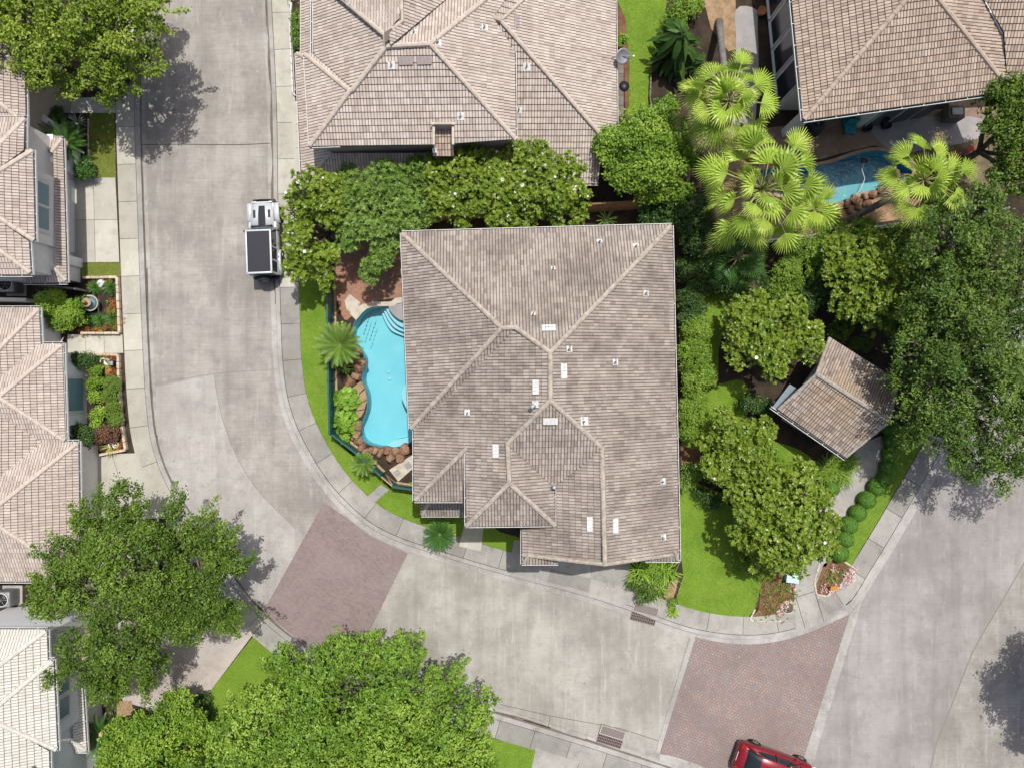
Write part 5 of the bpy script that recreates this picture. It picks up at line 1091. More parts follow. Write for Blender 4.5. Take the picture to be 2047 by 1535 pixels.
tree('elm_tree', [(1280, 280, 62, 3.8), (1230, 300, 44, 3.4), (1330, 260, 46, 3.6), (1310, 330, 58, 3.6), (1250, 345, 42, 3.2), (1360, 310, 38, 3.2), (1330, 215, 26, 3), (1205, 280, 24, 3), (1350, 370, 36, 2.8), (1300, 385, 30, 2.6)], L_bright, 15, 'bright fresh green tree at the upper house corner, left of the tall palms', subk=1, r0=.14, up=.6, **K)
tree('understory_tree', [(1380, 430, 46, 2.2), (1330, 430, 36, 2.0), (1400, 480, 40, 2.0), (1300, 425, 26, 1.6)], L_dark, 16, 'dark shaded small tree behind the upper right corner of the main roof', subk=1, r0=.08, **K)
tree('magnolia_tree', [(1500, 660, 50, 3), (1560, 650, 48, 3), (1540, 710, 52, 3.2), (1600, 690, 44, 3), (1470, 620, 36, 2.6), (1485, 705, 40, 2.7), (1580, 620, 34, 2.6), (1620, 660, 26, 2.4), (1510, 600, 24, 2.4)], L_mag, 17, 'round magnolia directly left of the garden pavilion', flowers=7, rough=.12, **Mg)
tree('magnolia_tree', [(1470, 870, 52, 2.8), (1440, 920, 44, 2.6), (1510, 900, 42, 2.8), (1475, 950, 40, 2.6), (1420, 880, 28, 2.2), (1525, 860, 28, 2.4), (1440, 840, 28, 2.3)], L_mag, 18, 'middle magnolia between the main house hedge and the pavilion shade', flowers=5, rough=.12, **Mg)
tree('magnolia_tree', [(1570, 1010, 70, 3.6), (1510, 1010, 52, 3.3), (1630, 1020, 48, 3.3), (1560, 1080, 64, 3.5), (1500, 1060, 46, 3), (1630, 1080, 46, 3), (1540, 950, 40, 2.9), (1600, 950, 36, 2.9), (1480, 990, 32, 2.7), (1520, 1120, 32, 2.5), (1590, 1120, 34, 2.6), (1650, 1050, 30, 2.7)], L_mag, 19, 'largest round magnolia, shading the mown lawn and flower beds', flowers=10, rough=.12, **Mg)
tree('magnolia_tree', [(1740, 560, 56, 3.4), (1690, 540, 46, 3), (1760, 620, 52, 3.2), (1700, 600, 44, 3), (1800, 560, 44, 3.4), (1790, 650, 36, 3), (1680, 500, 36, 2.8), (1740, 500, 40, 3)], L_mag, 20, 'magnolia below the tall leaning palm, left of the huge live oak', flowers=1, rough=.16, **Mg)
# hedge rows and shrubs
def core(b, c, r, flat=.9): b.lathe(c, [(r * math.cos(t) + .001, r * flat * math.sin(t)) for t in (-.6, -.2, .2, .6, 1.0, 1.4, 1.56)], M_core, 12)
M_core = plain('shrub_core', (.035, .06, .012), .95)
def shrub(name, blobs, mat, seed, label, cat='shrub', size=.09, nl=10, cd=30, cr=.12, asp=.55, mode='leaf', group=None, stem=True, rough=.1, flat=.8, up=.5, subk=.8):
    rng = np.random.default_rng(seed); B = pix(blobs); bx, by = B[0][:2]; r = empty(name, (bx, by, .1), label=label, cat=cat, group=group)
    tips, nrm, tb, C = canopy(B, rng, subk, flat, cd, rough, -.1, (.35, .55)); k = tips[:, 2] > .12; tips, nrm, tb = tips[k], nrm[k], tb[k]
    lb = LB(); (foliage(lb, tips, nrm, tb, rng, nl, cr, size, asp, up) if mode == 'leaf' else whorls(lb, tips, nrm, tb, rng, nl, size, asp)); lb.build('foliage', r, mat)
    b = MB()
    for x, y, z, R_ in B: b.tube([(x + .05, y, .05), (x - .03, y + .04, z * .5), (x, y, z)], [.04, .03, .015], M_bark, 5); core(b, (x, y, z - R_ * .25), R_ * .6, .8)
    b.build('stem', r); return r
shrub('hedge_shrub', [(1392, 660, 30, 1.3), (1385, 710, 34, 1.4), (1400, 745, 30, 1.3), (1380, 765, 28, 1.2)], L_hedge, 31, 'long light green hedge shrub against the right side of the main house', group='hedge shrubs right of the main house', cd=36)
shrub('hedge_shrub', [(1385, 825, 32, 1.2), (1375, 865, 22, 1.0), (1390, 800, 22, 1.1)], L_hedge, 32, 'darker rounded hedge shrub just above the reddish mulch patch', group='hedge shrubs right of the main house', cd=36)
shrub('hedge_shrub', [(1378, 600, 26, 1.2), (1390, 620, 22, 1.1), (1372, 640, 20, 1.1)], L_dark, 33, 'dark green shrub at the top of the hedge row by the main house', group='hedge shrubs right of the main house')
shrub('hedge_shrub', [(1380, 945, 24, .9), (1372, 965, 18, .8)], L_gloss, 34, 'small pale green shrub below the reddish mulch patch', group='hedge shrubs right of the main house')
shrub('shrub', [(1565, 545, 34, 1.3), (1590, 570, 20, 1.1), (1550, 575, 22, 1.1)], L_hedge, 35, 'bright clipped shrub right under the biggest palm')
shrub('shrub', [(1400, 560, 34, 1.2), (1450, 560, 40, 1.3), (1500, 560, 38, 1.3), (1420, 530, 36, 1.2), (1370, 540, 26, 1.1)], L_dark, 36, 'long dark shrub bank below the palm cluster')
shrub('shrub', [(1630, 520, 40, 1.4), (1660, 480, 40, 1.4), (1600, 500, 34, 1.2), (1720, 470, 36, 1.5)], L_bright, 37, 'loose green shrubs with orange tips below the low grey fence', cd=24)
shrub('shrub', [(1800, 480, 40, 2.0), (1860, 450, 36, 2.2), (1780, 510, 36, 2.0)], L_gloss, 38, 'green shrub between the leaning palm and the live oak', cd=24)
shrub('shrub', [(598, 40, 18, .6), (594, 60, 15, .6), (600, 85, 14, .5)], L_gloss, 39, 'green shrub in the narrow bed beside the upper house, by the driveway line')
shrub('shrub', [(1243, 82, 13, .8)], L_lime, 40, 'small round lime green bush between upper house and long lawn')
shrub('shrub', [(1362, 20, 30, 1.2), (1350, 50, 26, 1.0), (1385, 10, 24, 1)], L_bright, 41, 'leafy bush behind the banana leaves at the top edge')
shrub('shrub', [(1500, 1125, 26, .8), (1530, 1140, 18, .7)], L_mag, 42, 'low dark shrub under the edge of the largest magnolia')
L_bush = leafmat('fine_bush_leaves', (.09, .17, .02), (.17, .28, .03), (.22, .33, .05))
shrub('shrub', [(1420, 1000, 22, .6), (1400, 985, 14, .5)], L_dark, 43, 'low dark shrub at the top edge of the mown lawn')
shrub('shrub', [(1600, 610, 30, 1.2), (1640, 580, 28, 1.2), (1610, 580, 24, 1.1)], L_dark, 44, 'dark shrub in the gap above the pavilion side magnolia')
shrub('shrub', [(1500, 800, 26, .8), (1530, 815, 20, .7)], L_dark, 45, 'dark shrub at the left corner of the pavilion shade')
shrub('shrub', [(1680, 660, 24, .8), (1720, 690, 22, .8)], L_oakr, 46, 'grey green shrub behind the pavilion roof')
# boxwood balls
balls = [(1781, 856, 17, 'half hidden ball nearest the pavilion eave'), (1783, 880, 17, 'second clipped ball below the pavilion eave'), (1780, 907, 16, 'shaded ball where the path widens'), (1776, 933, 17, 'shaded ball at the bend of the path'), (1770, 956, 16, 'ball catching the edge of the live oak shade'), (1753, 973, 18, 'large sunlit ball fourth from the lower end of the row'), (1733, 999, 18, 'sunlit ball third from the lower end of the row'), (1715, 1025, 17, 'sunlit ball second above the lower pair'), (1697, 1049, 18, 'sunlit ball just above the two touching the magnolia'), (1690, 1077, 17, 'ball partly under the largest magnolia'), (1679, 1106, 18, 'dull olive ball at the lower end beside the flower bed'), (1663, 977, 15, 'lone clipped ball on the left side of the path')]
for i, (x, y, rp, t) in enumerate(balls):
    rng = np.random.default_rng(60 + i); p = P(x, y, .45); Rr_ = rp * .98 / PPM; r = empty('boxwood_ball', (p.x, p.y, .1), label='round boxwood, ' + t, cat='topiary', group='clipped boxwood balls along the garden path')
    b = MB(); b.lathe((p.x, p.y, .42), [(Rr_ * .95 * math.cos(t_) + .001, Rr_ * .9 * math.sin(t_)) for t_ in (-.7, -.3, .1, .5, .9, 1.3, 1.56)], plain('boxwood_core', (.05, .13, .02), .95) if i == 0 else bpy.data.materials['boxwood_core'], 16); b.tube([(p.x, p.y, .05), (p.x, p.y, .3)], .04, M_bark, 6); b.build('stem', r)
    n = 3600; d = sphere_dirs(rng, n, -.5); pts = np.array([p.x, p.y, .42]) + d * Rr_ * (1 + rng.normal(0, .02, n))[:, None] * np.array([1, 1, .95]); lb = LB(); lb.leaves(pts, d + rng.normal(0, .35, d.shape), np.full(n, .055), .6, rng.uniform(0, 1, (n, 2)) * np.array([1, .5]), rng); lb.build('foliage', r, L_box)

# fan palms
def fan(lb, c, d, up, rad, rng, tint, nseg=20, spread=1.55, droop=.25, cut=.55):
    "fan blade with hub c, axis d"
    c = np.array(c, float); d = np.array(d, float); d /= np.linalg.norm(d); n = np.array(up, float); n -= d * (d @ n); n /= np.linalg.norm(n); s = np.cross(d, n)
    V = []; T = []; spread_ = spread * rng.uniform(.72, 1.1); droop *= rng.uniform(.6, 2.2)
    for k in range(nseg):
        a = (k + .5) / nseg * 2 - 1; th = a * spread_ * .5 * math.pi * .62; da = spread_ * .62 * math.pi * .5 / nseg
        L = rad * (1 - .25 * abs(a) ** 2) * rng.uniform(.92, 1.06); e = d * math.cos(th) + s * math.sin(th); f = np.cross(e, n)
        e1 = d * math.cos(th - da) + s * math.sin(th - da); e2 = d * math.cos(th + da) + s * math.sin(th + da); z = np.array([0, 0, -1.0])
        q = L * cut; fd = n * .06 * (1 if k % 2 else -1) * L
        cup = n * (.10 * L * abs(a)); m1 = c + e1 * q - fd * .6 + z * droop * q * .15; m2 = c + e2 * q + fd * .6 + z * droop * q * .15; tip = c + e * L + z * droop * L * .55
        mm = c + e * L * .8 + z * droop * L * .3; w_ = q * math.tan(da) * .55
        V.append([c, m1 + cup * .4, c + e * q + fd * .3 + cup * .4, c]); V.append([c, c + e * q + fd * .3 + cup * .4, m2 + cup * .4, c])
        V[-2] = [c, m1 + cup * .4, (m1 + m2) / 2 + fd * .8 + cup * .4, c + d * .01]; V[-1] = [c, (m1 + m2) / 2 + fd * .8 + cup * .4, m2 + cup * .4, c + s * .01]
        V.append([m1 + cup * .4, mm - f * w_ + cup * .3, mm + f * w_ + cup * .3, m2 + cup * .4]); V.append([mm - f * w_ + cup * .3, tip, tip + f * .004, mm + f * w_ + cup * .3])
        t0 = np.array(tint) + rng.uniform(-.12, .12, 2); T += [t0, t0, t0, t0 + np.array([.1, .15])]
    lb.quads(np.array(V), np.clip(np.array(T), 0, 1))
def fan_palm(cx, cy, z, rpx, base, seed, label, nf=34, fr=.95, dead=14, mat=None):
    rng = np.random.default_rng(seed); c = P(cx, cy, z); R_ = rpx * (1 - z / CAMH) / PPM; r = empty('fan_palm', base, label=label, cat='palm tree'); cc = np.array(c)
    b = MB(); bs = Vector(base); n = 9; pts = [bs.lerp(c, t / n) + Vector((0, 0, 0)) for t in range(n + 1)]; b.tube(pts, [.24, .2] + [.17] * (n - 2) + [.16], M_palmtrunk, 12)
    for k in range(26): q = bs.lerp(c, (k + .5) / 26); b.tube([q, q + (c - bs).normalized() * .03], [.185, .18], M_palmtrunk, 12)
    b.build('trunk', r)
    lb = LB(); ld = LB(); pb = MB()
    for i in range(nf):
        az = i * 2.399 + rng.uniform(-.3, .3); f = (i + .5) / nf; el = 1.25 - 1.75 * f + rng.uniform(-.12, .12); out = np.array([math.cos(az), math.sin(az), 0])
        d0 = out * math.cos(el) + np.array([0, 0, math.sin(el)]); pl_ = (R_ - fr * .75) * rng.uniform(.75, 1.1) if f > .25 else (R_ - fr) * rng.uniform(.4, .8)
        hub = cc + d0 * pl_ * .6 + (out * math.cos(el - .35) + np.array([0, 0, math.sin(el - .35)])) * pl_ * .4; d1 = out * math.cos(el - .55) + np.array([0, 0, math.sin(el - .55)])
        pb.tube([cc, cc + d0 * pl_ * .6, hub], [.03, .022, .016], M_pet, 5); fan(lb, hub, d1, np.array([0, 0, 1]) + out * .5 + rng.normal(0, .6, 3), fr * rng.uniform(.75, 1.12), rng, (rng.uniform(.2, .8), rng.uniform(0, .6)))
    for i in range(dead):
        az = rng.uniform(0, 6.28); out = np.array([math.cos(az), math.sin(az), 0]); el = rng.uniform(-1.1, -.5); d0 = out * math.cos(el) + np.array([0, 0, math.sin(el)]); hub = cc + np.array([0, 0, -.25]) + d0 * R_ * rng.uniform(.35, .6)
        pb.tube([cc - np.array([0, 0, .2]), hub], [.02, .014], M_pet, 4); fan(ld, hub, d0, np.array([0, 0, 1]) + out + rng.normal(0, .3, 3), fr * .75, rng, (rng.uniform(0, 1), rng.uniform(0, 1)), 18, 1.3, .6)
    lb.build('fronds', r, mat or L_palm); ld.build('dead_fronds', r, L_dead); pb.build('stalk', r)
    fb = LB()   # flower plumes
    for k in range(3):
        az = rng.uniform(0, 6.28); e = cc + np.array([math.cos(az), math.sin(az), .1]) * R_ * .95; n = 260; p = e + rng.normal(0, .16, (n, 3)); fb.leaves(p, rng.normal(0, 1, (n, 3)), np.full(n, .07), .3, rng.uniform(.5, 1, (n, 2)), rng)
    fb.build('flower_plume', r, L_dead, kind='stuff'); return r
M_pet = plain('palm_stalk', (.36, .38, .12), .6)
fan_palm(1455, 205, 6.4, 100, P(1437, 45, .1) * 1, 71, 'tall fan palm with straw coloured dead fronds, top of the palm cluster', 36, 1.05, 26)
fan_palm(1520, 380, 6.8, 130, G(1478, 470, .1), 72, 'biggest fan palm, its light green fans covering the pool end', 48, 1.1, 22)
fan_palm(1846, 362, 5.8, 92, G(1675, 452, .1), 73, 'fan palm on a long leaning grey trunk right of the blue pool', 32, 1.0, 16)
fan_palm(1628, 420, 5.2, 52, G(1600, 460, .1), 74, 'smaller fan palm tucked right of the biggest palm', 12, 1.0, 3)
fan_palm(1475, 515, 2.2, 70, G(1478, 500, .1), 75, 'dark low fan palm under the biggest palm', 16, 1.1, 3, L_cycad)

def cycad(cx, cy, z, rpx, seed, label, mat=L_cycad, n=38, cone=True, w=.16, arch=.35, name='sago_palm', cat='sago palm', tilt=1.0, cut=None):
    rng = np.random.default_rng(seed); c = P(cx, cy, z); R_ = rpx * (1 - z / CAMH) / PPM; r = empty(name, (c.x, c.y, .1), label=label, cat=cat); lb = LB(); cc = np.array(c)
    for i in range(n):
        az = i * 2.399 + rng.uniform(-.1, .1); f = (i + .5) / n; el = (1.0 - .95 * f) * tilt; out = np.array([math.cos(az), math.sin(az), 0]); L = R_ / max(.55, math.cos(el * .7)) * rng.uniform(.88, 1.05); pts = []
        m = 9
        for k in range(m + 1):
            t = k / m; e_ = el - arch * 1.6 * t * t; pts.append((pts[-1] + (out * math.cos(e_) + np.array([0, 0, math.sin(e_)])) * L / m) if k else cc + out * .06)
        side = np.array([-out[1], out[0], 0]); tt = (rng.uniform(.1, .9), rng.uniform(0, .7) * (1 - f * .5)); V = []
        for k in range(m * 3):
            t = (k + .5) / (m * 3); j = min(m - 1, int(t * m)); p = pts[j] + (pts[j + 1] - pts[j]) * (t * m - j); fw = (pts[j + 1] - pts[j]); fw /= np.linalg.norm(fw); ww = w * (math.sin(math.pi * min(1, t * .85 + .15)) ** .6)
            for s_ in (-1, 1):
                tip = p + side * s_ * ww + fw * ww * .6 + np.array([0, 0, .25 * ww]); h = fw * L / m / 3 * .42; V.append([p - h, p + h, tip + h * .25, tip])
        lb.quads(np.array(V), np.clip(np.tile(np.array(tt), (len(V), 1)) + rng.uniform(-.1, .1, (len(V), 2)), 0, 1))
        lb.strip(pts, [.012] * len(pts), side, (.9, .9))
    lb.build('fronds', r, mat); b = MB(); b.tube([(c.x, c.y, .05), (c.x, c.y, z * .5), (c.x, c.y, z)], [.16, .15, .12], M_palmtrunk, 10)
    b.build('trunk', r)
    if cone: b = MB(); b.lathe((c.x, c.y, z), [(.08, -.05), (.15, 0), (.15, .08), (.09, .16), (.02, .18)], M_cone, 14); b.build('cone', r)
    return r
M_cone = plain('tan_cone', (.62, .45, .22), .8, var=.3, scale=20)
cycad(133, 288, 1.3, 46, 81, 'large sago palm behind the small left lawn square')
cycad(204, 1466, 1.1, 42, 82, 'sago palm with a tan cone beside the bottom left house')
cycad(879, 1068, .9, 33, 83, 'sago palm on the grass beside the curved sidewalk', L_cycad, 34, False)
cycad(728, 925, 1.2, 24, 84, 'small spiky palm poking over the diagonal green fence', L_gloss, 26, False, name='small_palm', cat='palm')
cycad(680, 690, 1.8, 46, 85, 'bushy pale green palm overhanging the pool rocks', L_gloss, 40, False, w=.2, name='small_palm', cat='palm')
cycad(1212, 440, .7, 20, 86, 'small spiky plant in the dark gap below the brown fence', L_gloss, 16, False, w=.05, name='spiky_plant', cat='plant')
def blades(cx, cy, z, rpx, seed, label, mat, n=70, w=.018, name='grass_tuft', cat='ornamental grass', arch=1.6, lift=1.1, spread=0, group=None):
    rng = np.random.default_rng(seed); c = P(cx, cy, z * .5); R_ = rpx / PPM; r = empty(name, (c.x, c.y, .1), label=label, cat=cat, group=group); lb = LB()
    for i in range(n):
        az = rng.uniform(0, 6.28); out = np.array([math.cos(az), math.sin(az), 0]); L = R_ * 1.35 * rng.uniform(.6, 1.1); el = rng.uniform(.5, 1.4) * lift; o = np.array([c.x, c.y, .12]) + (np.append(rng.normal(0, spread, 2), 0) if spread else 0); pts = [o]
        for k in range(6): e_ = el - arch * (k / 6) ** 1.2; pts.append(pts[-1] + (out * math.cos(e_) + np.array([0, 0, math.sin(e_)])) * L / 6)
        t = rng.uniform(0, 1, 2); lb.strip(pts, [w * .8, w, w, w * .85, w * .6, w * .35, .002], np.array([-out[1], out[0], 0]), t)
    lb.build('blades', r, mat)
    b = MB(); b.lathe((c.x, c.y, .1), [(.06, 0), (.05, .06), (.01, .1)], M_core, 8); b.build('root_clump', r); return r
for i, (x, y, rp, t) in enumerate([(190, 576, 17, 'beside the white rock'), (221, 576, 18, 'at the upper corner by the red flowers'), (180, 638, 14, 'below the fountain, left one'), (199, 640, 15, 'below the fountain, middle one'), (224, 637, 18, 'below the fountain, right one')]):
    blades(x, y, .5, rp, 90 + i, 'dark green arching grass tuft ' + t, L_cycad, 90, .02, group='grass tufts round the fountain')
blades(208, 727, .6, 19, 96, 'yellow green spiky plant near the white lantern', L_var, 60, .022, 'spiky_plant', 'plant', .6, .6)
blades(222, 892, .6, 20, 97, 'yellow green spiky plant at the lower end of the long bed', L_var, 60, .022, 'spiky_plant', 'plant', .6, .6)
blades(151, 243, .6, 20, 98, 'pale silvery agave like plant above the big left sago', leafmat('silver_blades', (.3, .36, .28), (.42, .46, .38), (.5, .52, .45)), 26, .03, 'agave', 'plant', .5, .5)
for i, (x, y, rp, t) in enumerate([(1655, 940, 26, 'nearest the pavilion shadow'), (1690, 925, 26, 'touching the path under the eave corner'), (1680, 950, 24, 'lowest beside the path')]):
    blades(x, y, .6, rp, 100 + i, 'bright green liriope clump ' + t, L_bright, 220, .02, spread=.22, group='liriope clumps by the pavilion')
for i, (x, y, rp, t) in enumerate([(1285, 1140, 34, 'at the garage door side'), (1325, 1138, 32, 'under the right roof corner'), (1300, 1165, 32, 'nearest the sidewalk')]):
    blades(x, y, .9, rp, 110 + i, 'broad leaved green lily clump ' + t, L_bright, 150, .04, 'lily_clump', 'plant', 1.5, spread=.25, group='lily clumps at the right garage corner')
shrub('shrub', [(1290, 1185, 22, .6), (1265, 1170, 12, .5)], L_oakr, 116, 'small grey green shrub overlapping the sidewalk above the storm drain')
blades(1344, 1222, .3, 15, 117, 'little bright plant spilling over the sidewalk end', L_lime, 60, .03, 'creeping_plant', 'plant', 1.8)
shrub('shrub', [(1345, 1200, 9, .3)], L_hedge, 118, 'tiny green shrub on the stony strip by the lawn')
L_heart = leafmat('heart_leaves', (.09, .21, .02), (.19, .36, .03), (.27, .44, .06), .45)
def bigleaf(cx, cy, z, rpx, seed, label, mat, n=50, size=.4, asp=.75, name='broadleaf_plant', cat='plant', banana=False):
    rng = np.random.default_rng(seed); c = P(cx, cy, z * .5); R_ = rpx / PPM; r = empty(name, (c.x, c.y, .1), label=label, cat=cat); lb = LB(); b = MB()
    for i in range(n):
        d = sphere_dirs(rng, 1, .1)[0]; rr = R_ * rng.uniform(.4, 1); p = np.array([c.x, c.y, .1]) + d * np.array([rr, rr, z]); out = np.array([d[0], d[1], 0]); out /= np.linalg.norm(out) + 1e-6
        nn = np.array([0, 0, 1]) + out * .45 + rng.normal(0, .2, 3); nn /= np.linalg.norm(nn); t = out - nn * (out @ nn); t /= np.linalg.norm(t); s_ = np.cross(nn, t); L = size * rng.uniform(.7, 1.2); m = 5; W_ = []
        pts = [p + t * L * (k / m - .5) - np.array([0, 0, 1]) * .25 * L * (k / m) ** 2 for k in range(m + 1)]; ws = [.02, .38, .5, .45, .28, .01]; tt = rng.uniform(0, 1, 2)
        for k in range(m):
            for sg in (-1, 1):
                a, e_ = pts[k], pts[k + 1]; W_.append([a, a + s_ * sg * ws[k] * L * asp + nn * .12 * L * ws[k], e_ + s_ * sg * ws[k + 1] * L * asp + nn * .12 * L * ws[k + 1], e_])
        lb.quads(np.array(W_), np.tile(tt, (len(W_), 1))); b.tube([(c.x + d[0] * .1, c.y + d[1] * .1, .08), pts[0]], [.018, .01], M_pet, 4)
    lb.build('leaves', r, mat); b.build('stalk', r); return r
bigleaf(690, 800, 1.0, 30, 121, 'big heart leaved green plant by the left pool fence, upper clump', L_heart, 130, .3, .9)
bigleaf(690, 844, 1.0, 30, 122, 'big heart leaved green plant by the left pool fence, lower clump', L_heart, 130, .3, .9)
bigleaf(690, 875, .7, 14, 123, 'small heart leaved clump at the fence corner by the pool', L_heart, 40, .26, .9)
bigleaf(692, 735, .8, 18, 124, 'narrow leaved dark plant between pool rocks and fence', L_gloss, 60, .3, .25)
bigleaf(1350, 95, 3.0, 52, 125, 'large dark banana leaved plant left of the top palm', L_dark, 90, .95, .3, 'banana_plant')
bigleaf(1395, 140, 2.0, 36, 126, 'dark fern like plant below the banana leaved plant', L_dark, 70, .6, .3)
bigleaf(682, 652, .5, 14, 127, 'small bright plant left of the diving stone', L_lime, 20, .14, .6)
# left planting
LS = [((105, 605, 30, 1.3), (140, 620, 26, 1.2), L_lime, 'feathery lime green shrub by the middle left roof corner'), ((120, 640, 24, 1.0), (150, 642, 20, .9), L_bright, 'glossy green shrub beside the stained entry walk'),
      ((160, 610, 16, .8), (170, 598, 10, .6), L_dark, 'dark shrub in the house shade left of the fountain'), ((160, 722, 18, .8), (180, 718, 16, .8), L_dark, 'dark leafed shrub at the top of the long bed'),
      ((190, 742, 13, .6), (194, 738, 10, .6), L_bright, 'light bush against the bay window, top one'), ((190, 768, 15, .6), (198, 762, 10, .6), L_bright, 'light bush against the bay window, second one'),
      ((190, 792, 12, .6), (196, 796, 8, .5), L_lime, 'yellow green bush against the bay window, third one'), ((198, 822, 14, .6), (192, 830, 10, .5), L_lime, 'yellow green bush against the bay window, fourth one'), ((193, 848, 11, .6), (190, 858, 9, .5), L_lime, 'yellow green bush against the bay window, lowest one'),
      ((150, 868, 24, 1.0), (175, 874, 20, .9), L_dark, 'dark broad leaved shrub below the bay window'), ((222, 862, 22, .6), (205, 868, 18, .6), L_red, 'purple brown feathery maple in the long bed'),
      ((106, 238, 20, .9), (118, 225, 12, .7), L_dark, 'dark shrub in the shade above the left sago'), ((172, 335, 20, .8), (165, 345, 15, .7), L_cycad, 'green shrub below the left sago, beside the driveway'), ((404, 1400, 18, .6), (410, 1425, 16, .5), L_dark, 'small dark shrub by the pinkish driveway grass')]
for i, (a, c, mt, t) in enumerate(LS): shrub('shrub', [a, c], mt, 140 + i, t, size=.09, cd=40)
for i, (x, y, rp, t) in enumerate([(226, 768, 17, 'topmost'), (223, 788, 17, 'second from the top'), (228, 815, 16, 'third from the top'), (231, 836, 17, 'lowest')]):
    shrub('round_bush', [(x, y, rp, .55)], L_bush, 160 + i, 'fine leaved round green bush, %s in the long left bed' % t, group='four round bushes in the long bed', size=.05, nl=14, cd=70, cr=.06, rough=.05, subk=1.2)
def flowers(pts, r_, n, mats, seed, name, label, size=.07, h=.2):
    "a bed of small flowers: many tiny plants, one stuff object"
    rng = np.random.default_rng(seed); objs = []
    for mt, frac in mats:
        lb = LB(); m = int(n * frac); q = rng.integers(0, len(pts), m); base = np.array([list(G(*p)) for p in pts])[q] + np.c_[rng.normal(0, r_ / PPM, (m, 2)), np.zeros(m)]
        k = 6; idx = np.repeat(np.arange(m), k); p = base[idx] + rng.normal(0, .035, (m * k, 3)); p[:, 2] = .16 + rng.uniform(0, h, m)[idx] + rng.normal(0, .01, m * k)
        lb.leaves(p, rng.normal(0, .5, p.shape) + np.array([0, 0, 1]), np.full(m * k, size), .7, np.repeat(rng.uniform(0, 1, (m, 2)), k, 0), rng); objs.append((lb, mt))
    for lb, mt in objs: lb.build(name, None, mt, label=label + (', blossoms' if mt in (L_flow, L_pinkf, L_white) else ', leaves'), cat='flowers', kind='stuff')
flowers([(224, 562), (228, 603), (234, 612), (225, 618), (232, 628), (180, 660), (192, 661), (205, 662), (218, 658), (235, 655), (240, 645), (170, 658)], 5, 260, [(L_flow, .65), (L_gloss, .35)], 171, 'flowers', 'red orange flowers edging the fountain bed')
flowers([(222, 714), (232, 715), (233, 745), (244, 892), (248, 880), (238, 742)], 4, 90, [(L_flow, .8), (L_dark, .2)], 172, 'flowers', 'red flowers at both ends of the long bed')
flowers([(1545, 1165), (1560, 1180), (1540, 1195), (1560, 1205), (1530, 1220), (1560, 1165), (1575, 1170), (1525, 1180), (1550, 1225), (1575, 1190)], 11, 260, [(L_oakd, .55), (L_flow, .12), (L_bright, .3)], 173, 'flowers', 'scattered low plants in the left corner flower bed', .06, .12)
flowers([(1580, 1165), (1583, 1178), (1562, 1210), (1570, 1205), (1556, 1222)], 3, 60, [(L_pinkf, .5), (L_white, .5)], 174, 'flowers', 'pink and white flowers edging the left corner bed', .06, .12)
flowers([(1690, 1150), (1700, 1140), (1670, 1170), (1660, 1178), (1690, 1160), (1665, 1135), (1645, 1175), (1700, 1148)], 4, 170, [(L_pinkf, .55), (L_white, .45)], 175, 'flowers', 'dark pink and white flowers in the right corner bed', .06, .12)
flowers([(1660, 1145), (1670, 1150), (1655, 1160), (1675, 1140)], 7, 80, [(L_gloss, .6), (L_oakd, .4)], 176, 'flowers', 'low green plants in the right corner bed', .06, .15)
flowers([(608, 185), (585, 5), (612, 200)], 6, 60, [(L_white, .5), (L_gloss, .5)], 177, 'flowers', 'white flowers beside the white edging', .06, .2)

# short grass standing on the lawns, with ragged edges
def turf(o, dens, seed, mt, label):
    rng = np.random.default_rng(seed); me = o.data; me.calc_loop_triangles(); V = np.array([v.co[:] for v in me.vertices]); T = np.array([t.vertices[:] for t in me.loop_triangles]); A = V[T[:, 0]]; B_ = V[T[:, 1]]; C_ = V[T[:, 2]]
    ar = np.linalg.norm(np.cross(B_ - A, C_ - A), axis=1) / 2; n = int(ar.sum() * dens); k = rng.choice(len(T), n, p=ar / ar.sum()); a, b_ = rng.uniform(0, 1, (2, n)); m = a + b_ > 1; a[m], b_[m] = 1 - a[m], 1 - b_[m]
    p = A[k] + (B_[k] - A[k]) * a[:, None] + (C_[k] - A[k]) * b_[:, None] + np.c_[rng.normal(0, .03, (n, 2)), rng.uniform(.0, .025, n)]
    patch = .5 + .25 * np.sin(p[:, 0] * 1.9 + 1.3 * np.sin(p[:, 1] * 1.1)) + .25 * np.sin(p[:, 1] * 2.7 + 1.7 * np.sin(p[:, 0] * .8))
    lb = LB(); lb.leaves(p, rng.normal(0, .5, (n, 3)) + np.array([0, 0, .8]), rng.uniform(.05, .1, n), .28, np.stack([rng.uniform(0, 1, n) * .6 + patch * .4, np.clip(rng.uniform(-.3, .7, n) + patch * .3, 0, 1)], 1), rng, fold=0)
    lb.build('grass', None, mt, label=label, kind='stuff')
for i_, o_ in enumerate([o for o in col.objects if o.name.split('.')[0] == 'lawn']):
    turf(o_, 340, 500 + i_, L_grass, 'short blades of the ' + o_['label'])

